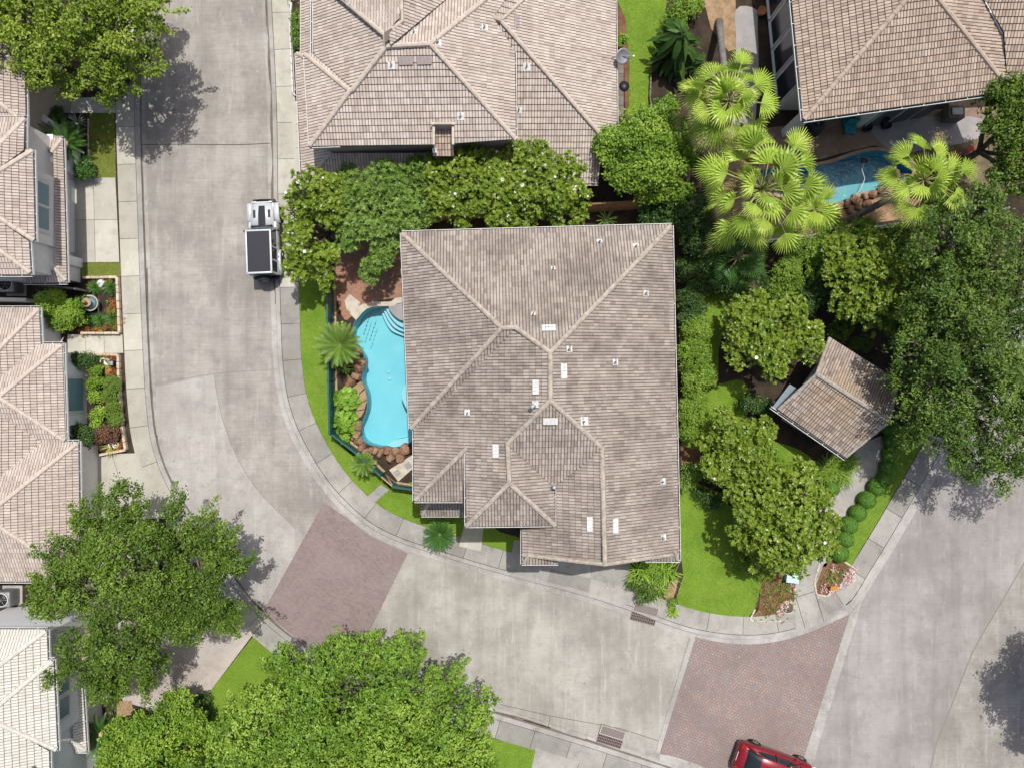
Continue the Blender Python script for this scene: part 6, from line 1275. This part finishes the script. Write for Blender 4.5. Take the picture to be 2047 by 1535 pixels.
# ---------------------------------------------------------------- rocks round the pool
rr = random.Random(9)
def rock(x, y, w_, d_, h_, rz, label, mt=M_rock, name='boulder', z=.1, group='boulders round the curvy pool'):
    bm = bmesh.new(); bmesh.ops.create_icosphere(bm, subdivisions=3, radius=1)
    ph = [rr.uniform(0, 6) for _ in range(6)]
    for v in bm.verts:
        c = v.co; k = 1 + .10 * math.sin(3 * c.x + ph[0]) + .09 * math.sin(4 * c.y + ph[1]) + .06 * math.sin(7 * c.z + ph[2]) + .04 * math.sin(11 * c.x + ph[3] + 5 * c.y)
        for a in (0, 1, 2): c[a] = math.copysign(abs(c[a]) ** .72, c[a])
        v.co = Vector((c.x * w_ / 2 * k, c.y * d_ / 2 * k, max(-.3, c.z) * h_ * k))
    M = Matrix.Rotation(rz, 3, 'Z'); p = G(x, y, z); b = MB(); b.add([p + M @ v.co for v in bm.verts], [[v.index for v in f.verts] for f in bm.faces], mt); bm.free()
    o = b.build(name); tag(o, label, 'rock', group); return o
RK = [(709, 695, .5, .6, 'by the small palm'), (716, 707, .6, .5, 'dark one beside the white light'), (708, 720, .6, .5, 'set back from the water'), (724, 726, .55, .5, 'jutting into the pool'), (718, 737, .6, .6, 'large reddish one'), (714, 752, .5, .5, 'above the flagstones'), (704, 762, .5, .5, 'brown one left of the flagstones'), (697, 772, .35, .4, 'small one left of the flagstones'), (704, 712, .4, .4, 'hidden by the palm fronds'), (716, 845, .4, .35, 'small one below the flagstones'), (718, 852, .45, .4, 'orange one on the left bank'), (716, 868, .5, .4, 'under the orange one'), (718, 880, .5, .5, 'at the lower left bend'), (725, 893, .5, .4, 'second of the lower left bend'), (738, 900, .55, .4, 'flat one on the lower rim'), (751, 899, .45, .5, 'pinkish one on the lower rim'), (763, 903, .4, .6, 'tall brown one on the lower rim'), (777, 900, .55, .45, 'wide one on the lower rim'), (792, 901, .5, .4, 'beside the shallow shelf'), (810, 898, .7, .6, 'dark one next to the house corner'), (782, 914, .55, .4, 'tan block below the rim'), (801, 915, .6, .5, 'pale block near the white slab'), (697, 660, .3, .3, 'small one by the patio edge'), (703, 672, .35, .3, 'small one at the pool corner'), (700, 684, .4, .35, 'round one at the pool corner')]
for i, (x, y, a, c, t) in enumerate(RK): rock(x, y, a, c, .3 + .1 * (i % 3), rr.uniform(0, 3), 'brown pool boulder, ' + t)
b = MB()   # flagstone ledge
cells = [[(706, 775), (722, 762), (730, 775), (716, 790)], [(722, 761), (728, 768), (735, 790), (731, 776)], [(706, 777), (716, 792), (716, 806), (704, 802)], [(717, 791), (731, 778), (735, 798), (724, 803), (718, 806)], [(704, 804), (717, 808), (712, 818), (706, 815)], [(718, 808), (725, 804), (735, 800), (730, 817), (714, 820)], [(712, 822), (730, 819), (723, 832), (716, 836)]]
for q in cells: b.prism(gp(q), .0, .17, M_flag)
tag(b.build('flagstone_ledge'), 'brown flagstone ledge bulging into the left side of the pool', 'ledge')
for i, (x, y, a) in enumerate([(1672, 414, .5), (1690, 410, .5), (1707, 402, .6), (1725, 396, .45), (1742, 390, .5), (1730, 410, .5), (1712, 418, .4), (1758, 384, .45), (1695, 425, .4)]):
    rock(x, y, a, a * .8, .28, rr.uniform(0, 3), 'dark rough stone by the blue pool, %s' % ['first at the palm side', 'second beside the palm', 'broad one near the shelf', 'small one near the shelf', 'fifth along the bank', 'one set back on the gravel', 'one closest to the leaning trunk', 'last under the leaning palm', 'one below the first pair'][i], name='rock', group='stones along the blue pool bank')
sheet('ground', gp([(1670, 420), (1760, 395), (1840, 400), (1800, 440), (1690, 455)]), .119, M_gravel, kind='structure', label='reddish gravel strip behind the blue pool')
# white slab with two grey pads
s = empty('concrete_pad', G(803, 932), label='white concrete pad with two grey squares beside the main house', cat='concrete pad')
b = MB(); b.prism(gp([(779, 938), (825, 908), (838, 925), (797, 961)]), .1, .17, M_coping); b.build('slab', s)
for q in ([(787, 942), (796, 936), (803, 945), (794, 952)], [(808, 928), (818, 921), (826, 931), (815, 938)]): b = MB(); b.prism(gp(q), .17, .185, M_greydeck); b.build('inset', s)

# ---------------------------------------------------------------- vehicles
def wheel(parent, c, rad=.38, wd=.26, ang=0):
    ax = Matrix.Rotation(ang, 3, 'Z') @ Matrix.Rotation(R(90), 3, 'Y')
    b = MB(); b.lathe(c, [(rad * .62, -wd / 2), (rad * .93, -wd / 2), (rad, -wd * .32), (rad, wd * .32), (rad * .93, wd / 2), (rad * .62, wd / 2)], M_rubber, 28, axis=ax); w_ = b.build('wheel', parent)
    b = MB(); b.lathe(c, [(rad * .1, -wd * .53), (rad * .5, -wd * .5), (rad * .63, -wd * .46), (rad * .63, wd * .46), (rad * .5, wd * .5), (rad * .1, wd * .53)], M_grey, 20, axis=ax)
    for k in range(5):
        t = k * 1.2566; d_ = ax @ Vector((math.cos(t), math.sin(t), 0)); b.tube([Vector(c), Vector(c) + d_ * rad * .6], [.05, .035], M_grey, 5)
    b.build('rim', w_); return w_
def carpaint(name, c, r=.3):
    m = NT(name); m.b.inputs['Coat Weight'].default_value = .8; m.b.inputs['Coat Roughness'].default_value = .08; m.b.inputs['Metallic'].default_value = .15; v = m.pos(world=False); return m.done(m.mix(m.noise(v, 3, 3), tuple(x * .93 for x in c), c), r)
M_jw = carpaint('white_car_paint', (.58, .60, .63)); M_red = carpaint('red_car_paint', (.21, .007, .016)); M_soft = plain('dark_roof_fabric', (.045, .045, .055), .9, var=.25, scale=30)
M_cglass = NT('car_glass'); M_cglass.b.inputs['Specular IOR Level'].default_value = .8; M_cglass = M_cglass.done((.012, .018, .02), .06)
M_wglass = NT('windscreen_glass'); M_wglass.b.inputs['Specular IOR Level'].default_value = .8; M_wglass = M_wglass.done((.10, .15, .15), .08)
M_lamp = plain('headlamp', (.75, .75, .72), .15); M_tail = plain('tail_lamp', (.35, .01, .01), .2)
jx, jy = -13.45, 7.75
je = empty('off_road_car', (0, 0, 0), label='white boxy off road car with black roof panel parked at the kerb', cat='car')
b = MB(); b.bbox((0, -.42, .78), (1.52, 2.85, .62), M_jw, .05); b.bbox((0, 1.45, .76), (1.26, 1.2, .5), M_jw, .06); b.box((0, 0, .48), (1.3, 4.0, .14), M_black); b.build('body', je)
b = MB(); b.loft([[(-.66, .68, 1.02), (-.64, .68, 1.11), (-.3, .68, 1.15), (.3, .68, 1.15), (.64, .68, 1.11), (.66, .68, 1.02)], [(-.62, 1.4, 1.02), (-.60, 1.4, 1.10), (-.3, 1.4, 1.14), (.3, 1.4, 1.14), (.60, 1.4, 1.10), (.62, 1.4, 1.02)], [(-.56, 2.02, .98), (-.53, 2.0, 1.04), (-.28, 2.02, 1.07), (.28, 2.02, 1.07), (.53, 2.0, 1.04), (.56, 2.02, .98)]], M_jw); hd = b.build('hood', je)
b = MB(); b.loft([[(-.2, .75, 1.158), (.2, .75, 1.158)], [(-.19, 1.4, 1.15), (.19, 1.4, 1.15)], [(-.165, 1.86, 1.092), (.165, 1.86, 1.092)]], M_cglass, closed=False, cap=False); b.build('decal', hd)
for s_ in (-1, 1):
    b = MB(); b.bbox((s_ * .40, 1.42, 1.135), (.13, .42, .03), M_black, .012); b.build('hood_vent', hd)
b = MB(); b.box((0, 2.06, .86), (1.1, .06, .42), M_jw)
for k in range(7): b.box((-.3 + k * .1, 2.10, .86), (.05, .03, .3), M_black)
b.build('grille', je)
for s_ in (-1, 1): b = MB(); b.lathe((s_ * .42, 2.1, .9), [(.1, -.02), (.1, .03), (.02, .05)], M_lamp, 16, axis=Matrix.Rotation(R(-90), 3, 'X')); b.build('headlight', je)
for s_ in (-1, 1):
    for y0, y1, y2, y3 in ((1.0, 1.2, 1.95, 2.08), (-1.75, -1.55, -.72, -.5)):
        b = MB(); pts = [(y0, .72), (y1, .94), (y2, .96), (y3, .84)]
        b.loft([[(s_ * .60, y, z - .08), (s_ * .60, y, z), (s_ * .86, y, z - .02), (s_ * .88, y, z - .1)] for y, z in pts], M_jw); b.build('fender', je)
for c in ((-.75, 1.55, .39), (.75, 1.55, .39), (-.75, -1.12, .39), (.75, -1.12, .39)): wheel(je, c)
wheel(je, (0, -2.08, .98), .37, .25, R(90))
b = MB(); b.bbox((0, 2.22, .62), (1.2, .2, .2), M_black, .05); b.bbox((-.62, 2.12, .62), (.3, .16, .16), M_black, .04, rz=R(35)); b.bbox((.62, 2.12, .62), (.3, .16, .16), M_black, .04, rz=R(-35)); b.tube([(-.35, 2.25, .72), (-.2, 2.25, .86), (.2, 2.25, .86), (.35, 2.25, .72)], .03, M_black, 6); b.build('bumper', je)
b = MB(); b.bbox((0, -1.98, .6), (1.4, .14, .18), M_black, .04); b.build('bumper', je)
# cabin
b = MB(); zt, zb = 1.80, 1.08
for s_ in (-1, 1):
    for y0, y1 in ((.30, .42), (-.52, -.42), (-1.22, -1.12), (-1.9, -1.8)):
        sh = .28 if y0 > 0 else 0
        b.loft([[(s_ * .75, y0 + sh, zb), (s_ * .75, y1 + sh, zb), (s_ * .69, y1 + sh, zb), (s_ * .69, y0 + sh, zb)], [(s_ * .675, y0, zt), (s_ * .675, y1, zt), (s_ * .62, y1, zt), (s_ * .62, y0, zt)]], M_jw, smooth=False)
    b.bbox((s_ * .64, -.75, zt + .02), (.10, 2.3, .09), M_jw, .03)
b.bbox((0, .37, zt + .02), (1.36, .10, .09), M_jw, .03); b.bbox((0, -1.86, zt + .02), (1.36, .13, .09), M_jw, .03); b.box((0, -1.88, 1.15), (1.46, .06, .2), M_jw); cb = b.build('roof_frame', je)
b = MB(); b.bbox((0, -.75, zt + .035), (1.2, 2.16, .07), M_soft, .02); b.build('roof_panel', je)
b = MB(); b.loft([[(-.66, .70, 1.1), (.66, .70, 1.1)], [(-.61, .40, 1.78), (.61, .40, 1.78)]], M_wglass, closed=False, cap=False, smooth=False); b.build('windshield', je)
b = MB(); b.loft([[(-.68, -1.90, 1.14), (.68, -1.90, 1.14)], [(-.62, -1.88, 1.76), (.62, -1.88, 1.76)]], M_cglass, closed=False, cap=False, smooth=False); b.build('rear_window', je)
for s_ in (-1, 1):
    for y0, y1, d0 in ((-.44, .34, .26), (-1.14, -.5, 0), (-1.82, -1.2, 0)):
        b = MB(); b.loft([[(s_ * .735, y0, zb + .02), (s_ * .735, y1 + d0, zb + .02)], [(s_ * .665, y0, zt - .03), (s_ * .665, y1, zt - .03)]], M_cglass, closed=False, cap=False, smooth=False); b.build('window', je)
    b = MB(); b.bbox((s_ * .90, .5, 1.12), (.20, .12, .17), M_black, .03); b.tube([(s_ * .74, .5, 1.08), (s_ * .85, .5, 1.1)], .02, M_black, 5); b.build('mirror', je)
    b = MB(); b.tube([(s_ * .84, -.6, .42), (s_ * .84, .95, .42)], .05, M_black, 8); b.build('side_step', je)
    b = MB(); b.bbox((s_ * .68, -1.88, .95), (.12, .06, .2), M_tail, .015); b.build('taillight', je)
    for y in (-.2, -.9): b = MB(); b.bbox((s_ * .775, y, .98), (.025, .12, .03), M_black, .008); b.build('door_handle', je)
b = MB(); b.tube([(-.58, .74, 1.2), (.58, .74, 1.2)], .035, M_black, 8); b.tube([(-.5, .72, 1.12), (.1, .80, 1.16)], .012, M_black, 5); b.tube([(0, .72, 1.12), (.55, .80, 1.16)], .012, M_black, 5); b.build('wiper_bar', je)
je.location = (jx, jy, .01); je.rotation_euler = (0, 0, R(2.2))

ce = empty('sedan', (0, 0, 0), label='dark red sedan on the hexagon paving at the bottom edge', cat='car')
sec = [(-2.22, .58, .62, .66), (-2.14, .74, .78, .84), (-1.85, .82, .88, .93), (-1.3, .87, .92, .98), (-.5, .885, .90, .97), (.3, .885, .88, .95), (.9, .875, .86, .93), (1.4, .86, .80, .88), (1.8, .80, .70, .78), (2.08, .66, .60, .66), (2.2, .42, .52, .56)]
b = MB(); b.loft([[(-w_ * .9, y, .24), (-w_, y, .42), (-w_, y, bl - .18), (-w_ * .97, y, bl), (-w_ * .72, y, tp), (-w_ * .3, y, tp + .025), (w_ * .3, y, tp + .025), (w_ * .72, y, tp), (w_ * .97, y, bl), (w_, y, bl - .18), (w_, y, .42), (w_ * .9, y, .24)] for y, w_, bl, tp in sec], M_red); b.build('body', ce)
cs = [(-1.82, .60, .62, .93), (-1.5, .70, .60, 1.14), (-1.1, .76, .58, 1.34), (-.5, .78, .58, 1.43), (.1, .78, .57, 1.44), (.45, .77, .57, 1.36), (.85, .74, .60, 1.14), (1.2, .66, .62, .92)]
b = MB(); b.loft([[(-wb, y, .86), (-wb * .96, y, .93), (-wt, y, max(.95, z - .03)), (-wt * .5, y, z), (wt * .5, y, z), (wt, y, max(.95, z - .03)), (wb * .96, y, .93), (wb, y, .86)] for y, wb, wt, z in cs], M_cglass); b.build('window', ce)
b = MB(); b.loft([[(-wt * 1.06, y, z - .045), (-wt * .95, y, z + .005), (-wt * .4, y, z + .03), (wt * .4, y, z + .03), (wt * .95, y, z + .005), (wt * 1.06, y, z - .045)] for y, wb, wt, z in ((-1.12, .76, .56, 1.33), (-.9, .77, .58, 1.39), (-.5, .78, .58, 1.43), (.1, .78, .57, 1.44), (.38, .77, .55, 1.39))], M_red, closed=False, cap=False)
for s_ in (-1, 1):
    b.tube([(s_ * .60, .36, 1.375), (s_ * .67, .85, 1.13), (s_ * .74, 1.22, .90)], [.04, .04, .05], M_red, 6); b.tube([(s_ * .61, -1.1, 1.32), (s_ * .68, -1.5, 1.12), (s_ * .72, -1.85, .93)], [.05, .06, .07], M_red, 6)
    b.tube([(s_ * .63, -.3, 1.40), (s_ * .78, -.3, .92)], .03, M_red, 6)
b.build('roof', ce)
b = MB(); b.loft([[(-.60, 1.16, .955), (.60, 1.16, .955)], [(-.60, .85, 1.165), (.60, .85, 1.165)], [(-.55, .50, 1.36), (.55, .50, 1.36)]], M_wglass, closed=False, cap=False); b.build('windshield', ce)
for s_ in (-1, 1):
    b = MB(); b.bbox((s_ * .96, .78, .98), (.18, .13, .12), M_red, .04); b.build('mirror', ce)
    b = MB(); b.bbox((s_ * .60, 1.98, .66), (.26, .3, .1), M_lamp, .04, rz=s_ * R(-30)); b.build('headlight', ce)
    b = MB(); b.bbox((s_ * .62, -2.10, .80), (.28, .12, .12), M_tail, .03, rz=s_ * R(18)); b.build('taillight', ce)
    for y in (.15, -.75): b = MB(); b.bbox((s_ * .89, y, .84), (.02, .16, .03), M_red, .008); b.build('door_handle', ce)
for c in ((-.78, 1.35, .33), (.78, 1.35, .33), (-.78, -1.3, .33), (.78, -1.3, .33)): wheel(ce, c, .33, .22)
b = MB(); b.bbox((0, -2.2, .68), (.5, .03, .12), M_white, .01); b.build('number_plate', ce)
p = G(1540, 1522, .02); ce.location = p; ce.rotation_euler = (0, 0, R(-90 - 19))

# ---------------------------------------------------------------- street furniture and small things
def drain(x, y, ang, label):
    r = empty('storm_drain', G(x, y, .02), label=label, cat='storm drain'); c = G(x, y); M = Matrix.Rotation(ang, 3, 'Z')
    b = MB(); q = c + M @ Vector((0, .28, .0)); b.box((q.x, q.y, .075), (1.42, .52, .15), M_road2, ang); q2 = c + M @ Vector((-.0, .28, 0)); b.box((q2.x, q2.y, .155), (1.3, .42, .02), plain('rusty_plate', (.20, .165, .15), .8) if not bpy.data.materials.get('rusty_plate') else bpy.data.materials['rusty_plate'], ang); b.build('plate', r)
    b = MB(); q = c + M @ Vector((0, -.24, 0)); b.box((q.x, q.y, .03), (1.4, .50, .03), M_black, ang)
    for i in range(15): q = c + M @ Vector((-.68 + i * .097, -.24, 0)); b.box((q.x, q.y, .055), (.04, .5, .03), M_iron, ang)
    for j in range(4): q = c + M @ Vector((0, -.47 + j * .155, 0)); b.box((q.x, q.y, .062), (1.4, .04, .03), M_iron, ang)
    b.build('grate', r)
M_iron = plain('weathered_iron', (.22, .17, .15), .8, .2)
drain(1288, 1226, R(-15), 'storm drain with iron grate at the inner kerb, upper one'); drain(1221, 1471, R(-17), 'storm drain with iron grate at the outer kerb, lower one')
r = empty('manhole_cover', G(1573, 1212, .13), label='round dark brown cover set in a pale ring by the corner flower bed', cat='manhole cover')
b = MB(); b.lathe(G(1573, 1212, .125), [(.42, 0), (.42, .04), (.30, .045)], M_coping, 28); b.build('ring', r)
b = MB(); c = G(1573, 1212, .165); b.lathe(c, [(.29, 0), (.29, .02), (.02, .025)], plain('brown_iron', (.11, .08, .075), .8), 28)
for k in (-1, 0, 1): b.box(c + Vector((0, k * .09, .03)), (.24, .03, .012), M_iron)
b.lathe(c + Vector((0, 0, .015)), [(.25, 0), (.25, .015), (.22, .015), (.22, 0)], M_iron, 28); b.build('cover', r)
r = empty('utility_box', G(1580, 1148, .13), label='mint green utility box at the edge of the left flower bed', cat='utility box')
M_mint = plain('mint_paint', (.50, .70, .64), .6); b = MB(); c = G(1576, 1151, .35); b.bbox(c, (.62, .36, .5), M_mint, .05, rz=R(-6)); b.build('body', r); b = MB(); b.bbox(c + Vector((0, 0, .27)), (.7, .44, .08), M_mint, .035, rz=R(-6)); b.build('lid', r)
r = empty('sign', G(1660, 1172, .13), label='small orange sign standing in the pink and white flowers', cat='sign')
b = MB(); b.box(G(1660, 1170, .5), (.42, .24, .03), plain('orange_paint', (.62, .27, .04), .6), rot=Matrix.Rotation(R(25), 3, 'X')); b.build('panel', r); b = MB(); b.tube([G(1660, 1172, .1), G(1660, 1171, .5)], .02, M_grey, 6); b.build('stake', r)
# fountain
r = empty('fountain', G(192, 610, .12), label='tiered round stone fountain in the small left garden', cat='fountain')
c = G(194, 609, 0); b = MB(); b.lathe(c, [(.2, .1), (.16, .3), (.16, .45), (.40, .55), (.45, .70), (.40, .71), (.36, .62), (.05, .60)], M_coping, 28); b.build('basin', r)
b = MB(); b.lathe(c, [(.37, .655), (.02, .656)], M_glassb, 24); b.build('water', r)
b = MB(); b.lathe(c, [(.10, .6), (.08, .85), (.24, .95), (.25, 1.02), (.2, 1.02), (.06, 1.0), (.06, 1.15), (.12, 1.22), (.05, 1.34), (.01, 1.4)], M_tan, 20); b.build('upper_bowl', r)
# air conditioners
def ac(x, y, z, label):
    r = empty('air_conditioner', G(x, y, .1), label=label, cat='air conditioner'); c = G(x, y, 0); b = MB(); b.bbox((c.x, c.y, .55), (.85, .85, .85), M_grey, .08); b.build('housing', r)
    b = MB(); b.lathe((c.x, c.y, .985), [(.36, 0), (.36, .02), (.02, .02)], M_black, 24); b.lathe((c.x, c.y, 1.0), [(.38, 0), (.38, .03), (.34, .03), (.34, 0)], M_white, 24)
    for k in range(6): t = k * 1.047; b.tube([(c.x, c.y, 1.02), (c.x + .36 * math.cos(t), c.y + .36 * math.sin(t), 1.02)], .012, M_grey, 4)
    b.build('fan_grille', r)
    b = MB(); b.prism([Vector((c.x + a * .55, c.y + d_ * .55, 0)) for a, d_ in ((-1, -1), (1, -1), (1, 1), (-1, 1))], .1, .13, M_road2); b.build('pad', r)
ac(36, 573, 1, 'air conditioner between the two upper left houses'); ac(28, 1188, 1, 'air conditioner above the white roofed house')
# garden stones, lantern, planters
for x, y, a, t, mt in ((219, 744, .5, 'flat orange stone near the lantern', M_terra), (211, 803, .42, 'flat orange stone between the round bushes', M_terra), (199, 880, .4, 'orange stone by the purple maple', M_terra), (191, 900, .25, 'small cream stone at the low end of the bed', M_coping), (205, 567, .55, 'white rock behind the fountain grass', M_white)):
    rock(x, y, a, a * .65, .14, rr.uniform(0, 3), t, mt, 'stone', group=None)
r = empty('lantern', G(231, 727, .1), label='square pale garden lantern box in the long bed', cat='lantern'); b = MB(); b.bbox(G(231, 727, .3), (.3, .3, .34), M_black, .02); b.build('body', r); b = MB(); b.bbox(G(231, 727, .50), (.24, .24, .06), M_grey, .02); b.build('lid', r)
def swan(x, y, a, label):
    r = empty('swan_planter', G(x, y, .1), label=label, cat='planter'); c = G(x, y, .1); M = Matrix.Rotation(a, 3, 'Z'); b = MB(); b.lathe(c, [(.1, 0), (.17, .1), (.18, .2), (.14, .2), (.12, .1)], M_white, 16); b.build('pot', r)
    b = MB(); b.tube([c + M @ Vector(q) for q in ((.1, 0, .15), (.22, 0, .3), (.2, .05, .48), (.08, .12, .55), (0, .18, .5))], [.05, .04, .035, .03, .015], M_white, 8); b.build('neck', r)
swan(219, 724, R(120), 'white swan shaped planter beside the lantern'); swan(236, 888, R(150), 'white swan shaped planter at the low end of the long bed')
b = MB(); b.tube([G(132, 672, .15), G(140, 690, .9)], .03, M_white, 6); tag(b.build('downpipe'), 'short white pipe by the stained entry walk', 'pipe')
b = MB(); b.lathe(G(718, 708, .42), [(.07, 0), (.09, .05), (.05, .09), (.01, .1)], M_glassb, 12); b.tube([G(718, 708, .3), G(718, 708, .43)], .04, M_white, 8); tag(b.build('garden_light'), 'small pale light on a dark pool rock', 'light')
b = MB()   # rope float line over the pool
for i in range(5): b.lathe(G(728 + i * 2.6, 668 + i * -8, .06), [(.01, -.03), (.035, 0), (.01, .03)], M_black, 8)
for i in range(5): b.lathe(G(740 + i * 2.6, 680 + i * -8, .06), [(.01, -.03), (.035, 0), (.01, .03)], M_black, 8)
b.tube([G(728, 668, .06), G(741, 628, .06)], .008, M_black, 4); b.tube([G(740, 680, .06), G(753, 640, .06)], .008, M_black, 4)
tag(b.build('float_line'), 'two thin lines of small dark floats near the pool steps', 'float line')
# behind the upper right house
r = empty('barbecue', G(1622, 264, .13), label='black covered barbecue with round lid by the porch column', cat='barbecue'); M = Matrix.Rotation(R(10), 3, 'Z')
b = MB(); b.bbox(G(1612, 266, .55), (.85, .75, .85), M_black, .08, rz=R(10)); b.build('cabinet', r); b = MB(); b.lathe(G(1618, 263, .95), [(.42, 0), (.44, .04), (.38, .14), (.2, .22), (.01, .24)], plain('black_lid', (.03, .03, .033), .3), 26); b.lathe(G(1618, 263, 1.17), [(.05, 0), (.05, .06), (.01, .07)], M_grey, 12); b.build('lid', r)
M_tq = plain('turquoise_cushion', (.03, .30, .38), .8, var=.3); M_pur = plain('purple_cloth', (.07, .05, .30), .8, var=.3)
for x, y, t in ((1690, 246, 'against the house wall'), (1692, 262, 'low one nearer the pool')):
    r = empty('patio_chair', G(x, y, .13), label='turquoise cushioned patio chair, ' + t, cat='chair'); b = MB(); b.bbox(G(x, y, .42), (.6, .6, .14), M_tq, .04); b.build('seat', r); b = MB(); b.bbox(G(x, y - 9, .75), (.6, .12, .6), M_tq, .04); b.build('backrest', r)
    for a, c in ((-1, -1), (1, -1), (-1, 1), (1, 1)): p = G(x, y); b = MB(); b.tube([(p.x + a * .26, p.y + c * .26, .12), (p.x + a * .26, p.y + c * .26, .38)], .02, M_black, 6); b.build('leg', r)
for x, y, t in ((1727, 261, 'left one'), (1765, 256, 'right one')):
    r = empty('planter_pot', G(x, y, .13), label='round black pot on the shaded patio, ' + t, cat='pot'); b = MB(); b.lathe(G(x, y, .1), [(.16, 0), (.23, .3), (.24, .42), (.2, .42), (.18, .34), (.01, .33)], M_black, 22); b.build('pot', r)
for x, y, mt, t in ((1745, 244, M_pur, 'closed purple patio umbrella leaning by the dark windows'), (1790, 232, M_tq, 'closed turquoise patio umbrella leaning by the dark windows')):
    r = empty('umbrella', G(x, y, .13), label=t, cat='umbrella'); a = G(x - 8, y + 10, .25); c = G(x + 10, y - 6, 2.2); b = MB(); b.tube([a.lerp(c, .2), a.lerp(c, .5), a.lerp(c, .8), a.lerp(c, .97)], [.16, .17, .11, .03], mt, 9); b.build('canopy', r); b = MB(); b.tube([a, c], .025, M_white, 6); b.build('pole', r)
r = empty('kayak', G(1912, 305, .15), label='long red slide board lying in the leaves by the leaning palm', cat='board'); b = MB(); a = G(1890, 325, .35); c = G(1940, 298, .35)
b.tube([a, a.lerp(c, .1), a.lerp(c, .5), a.lerp(c, .9), c], [.03, .14, .16, .14, .03], plain('red_plastic', (.42, .02, .02), .5), 10); b.build('hull', r); b = MB(); b.bbox(a.lerp(c, .5) + Vector((0, 0, .13)), (.5, .18, .06), M_black, .02, rz=math.atan2(c.y - a.y, c.x - a.x)); b.build('seat', r)
r = empty('garden_bin', G(1890, 235, .1), label='grey garden storage bin in the dark corner behind the upper right house', cat='bin'); b = MB(); b.bbox(G(1893, 236, .5), (.9, .7, .8), M_greywood, .05); b.build('body', r); b = MB(); b.bbox(G(1893, 236, .94), (.6, .4, .06), M_grey, .02); b.build('lid', r)
b = MB(); b.lathe(G(1778, 286, .13), [(.12, 0), (.12, .02), (.02, .025)], M_white, 18); tag(b.build('skimmer_lid'), 'small round white lid in the grey patio', 'lid')
b = MB(); q = G(70, 612, .1); b.prism(gp([(-40, 598), (74, 600), (74, 606), (-40, 604)]), 0, .9, M_wallw); tag(b.build('garden_wall'), 'low pale wall between the two upper left houses', 'wall')
b = MB(); b.lathe(G(1247, 175, .13), [(.28, 0), (.28, .03), (.02, .035)], M_black, 22); tag(b.build('drain_cover'), 'dark round cover on the narrow board path', 'cover')
b = MB(); b.lathe(G(1518, 30, .1), [(.16, 0), (.24, .3), (.25, .38), (.2, .38), (.16, .3), (.01, .3)], M_terra, 20); tag(b.build('flower_pot'), 'terracotta pot beside the grey stepping path', 'pot')
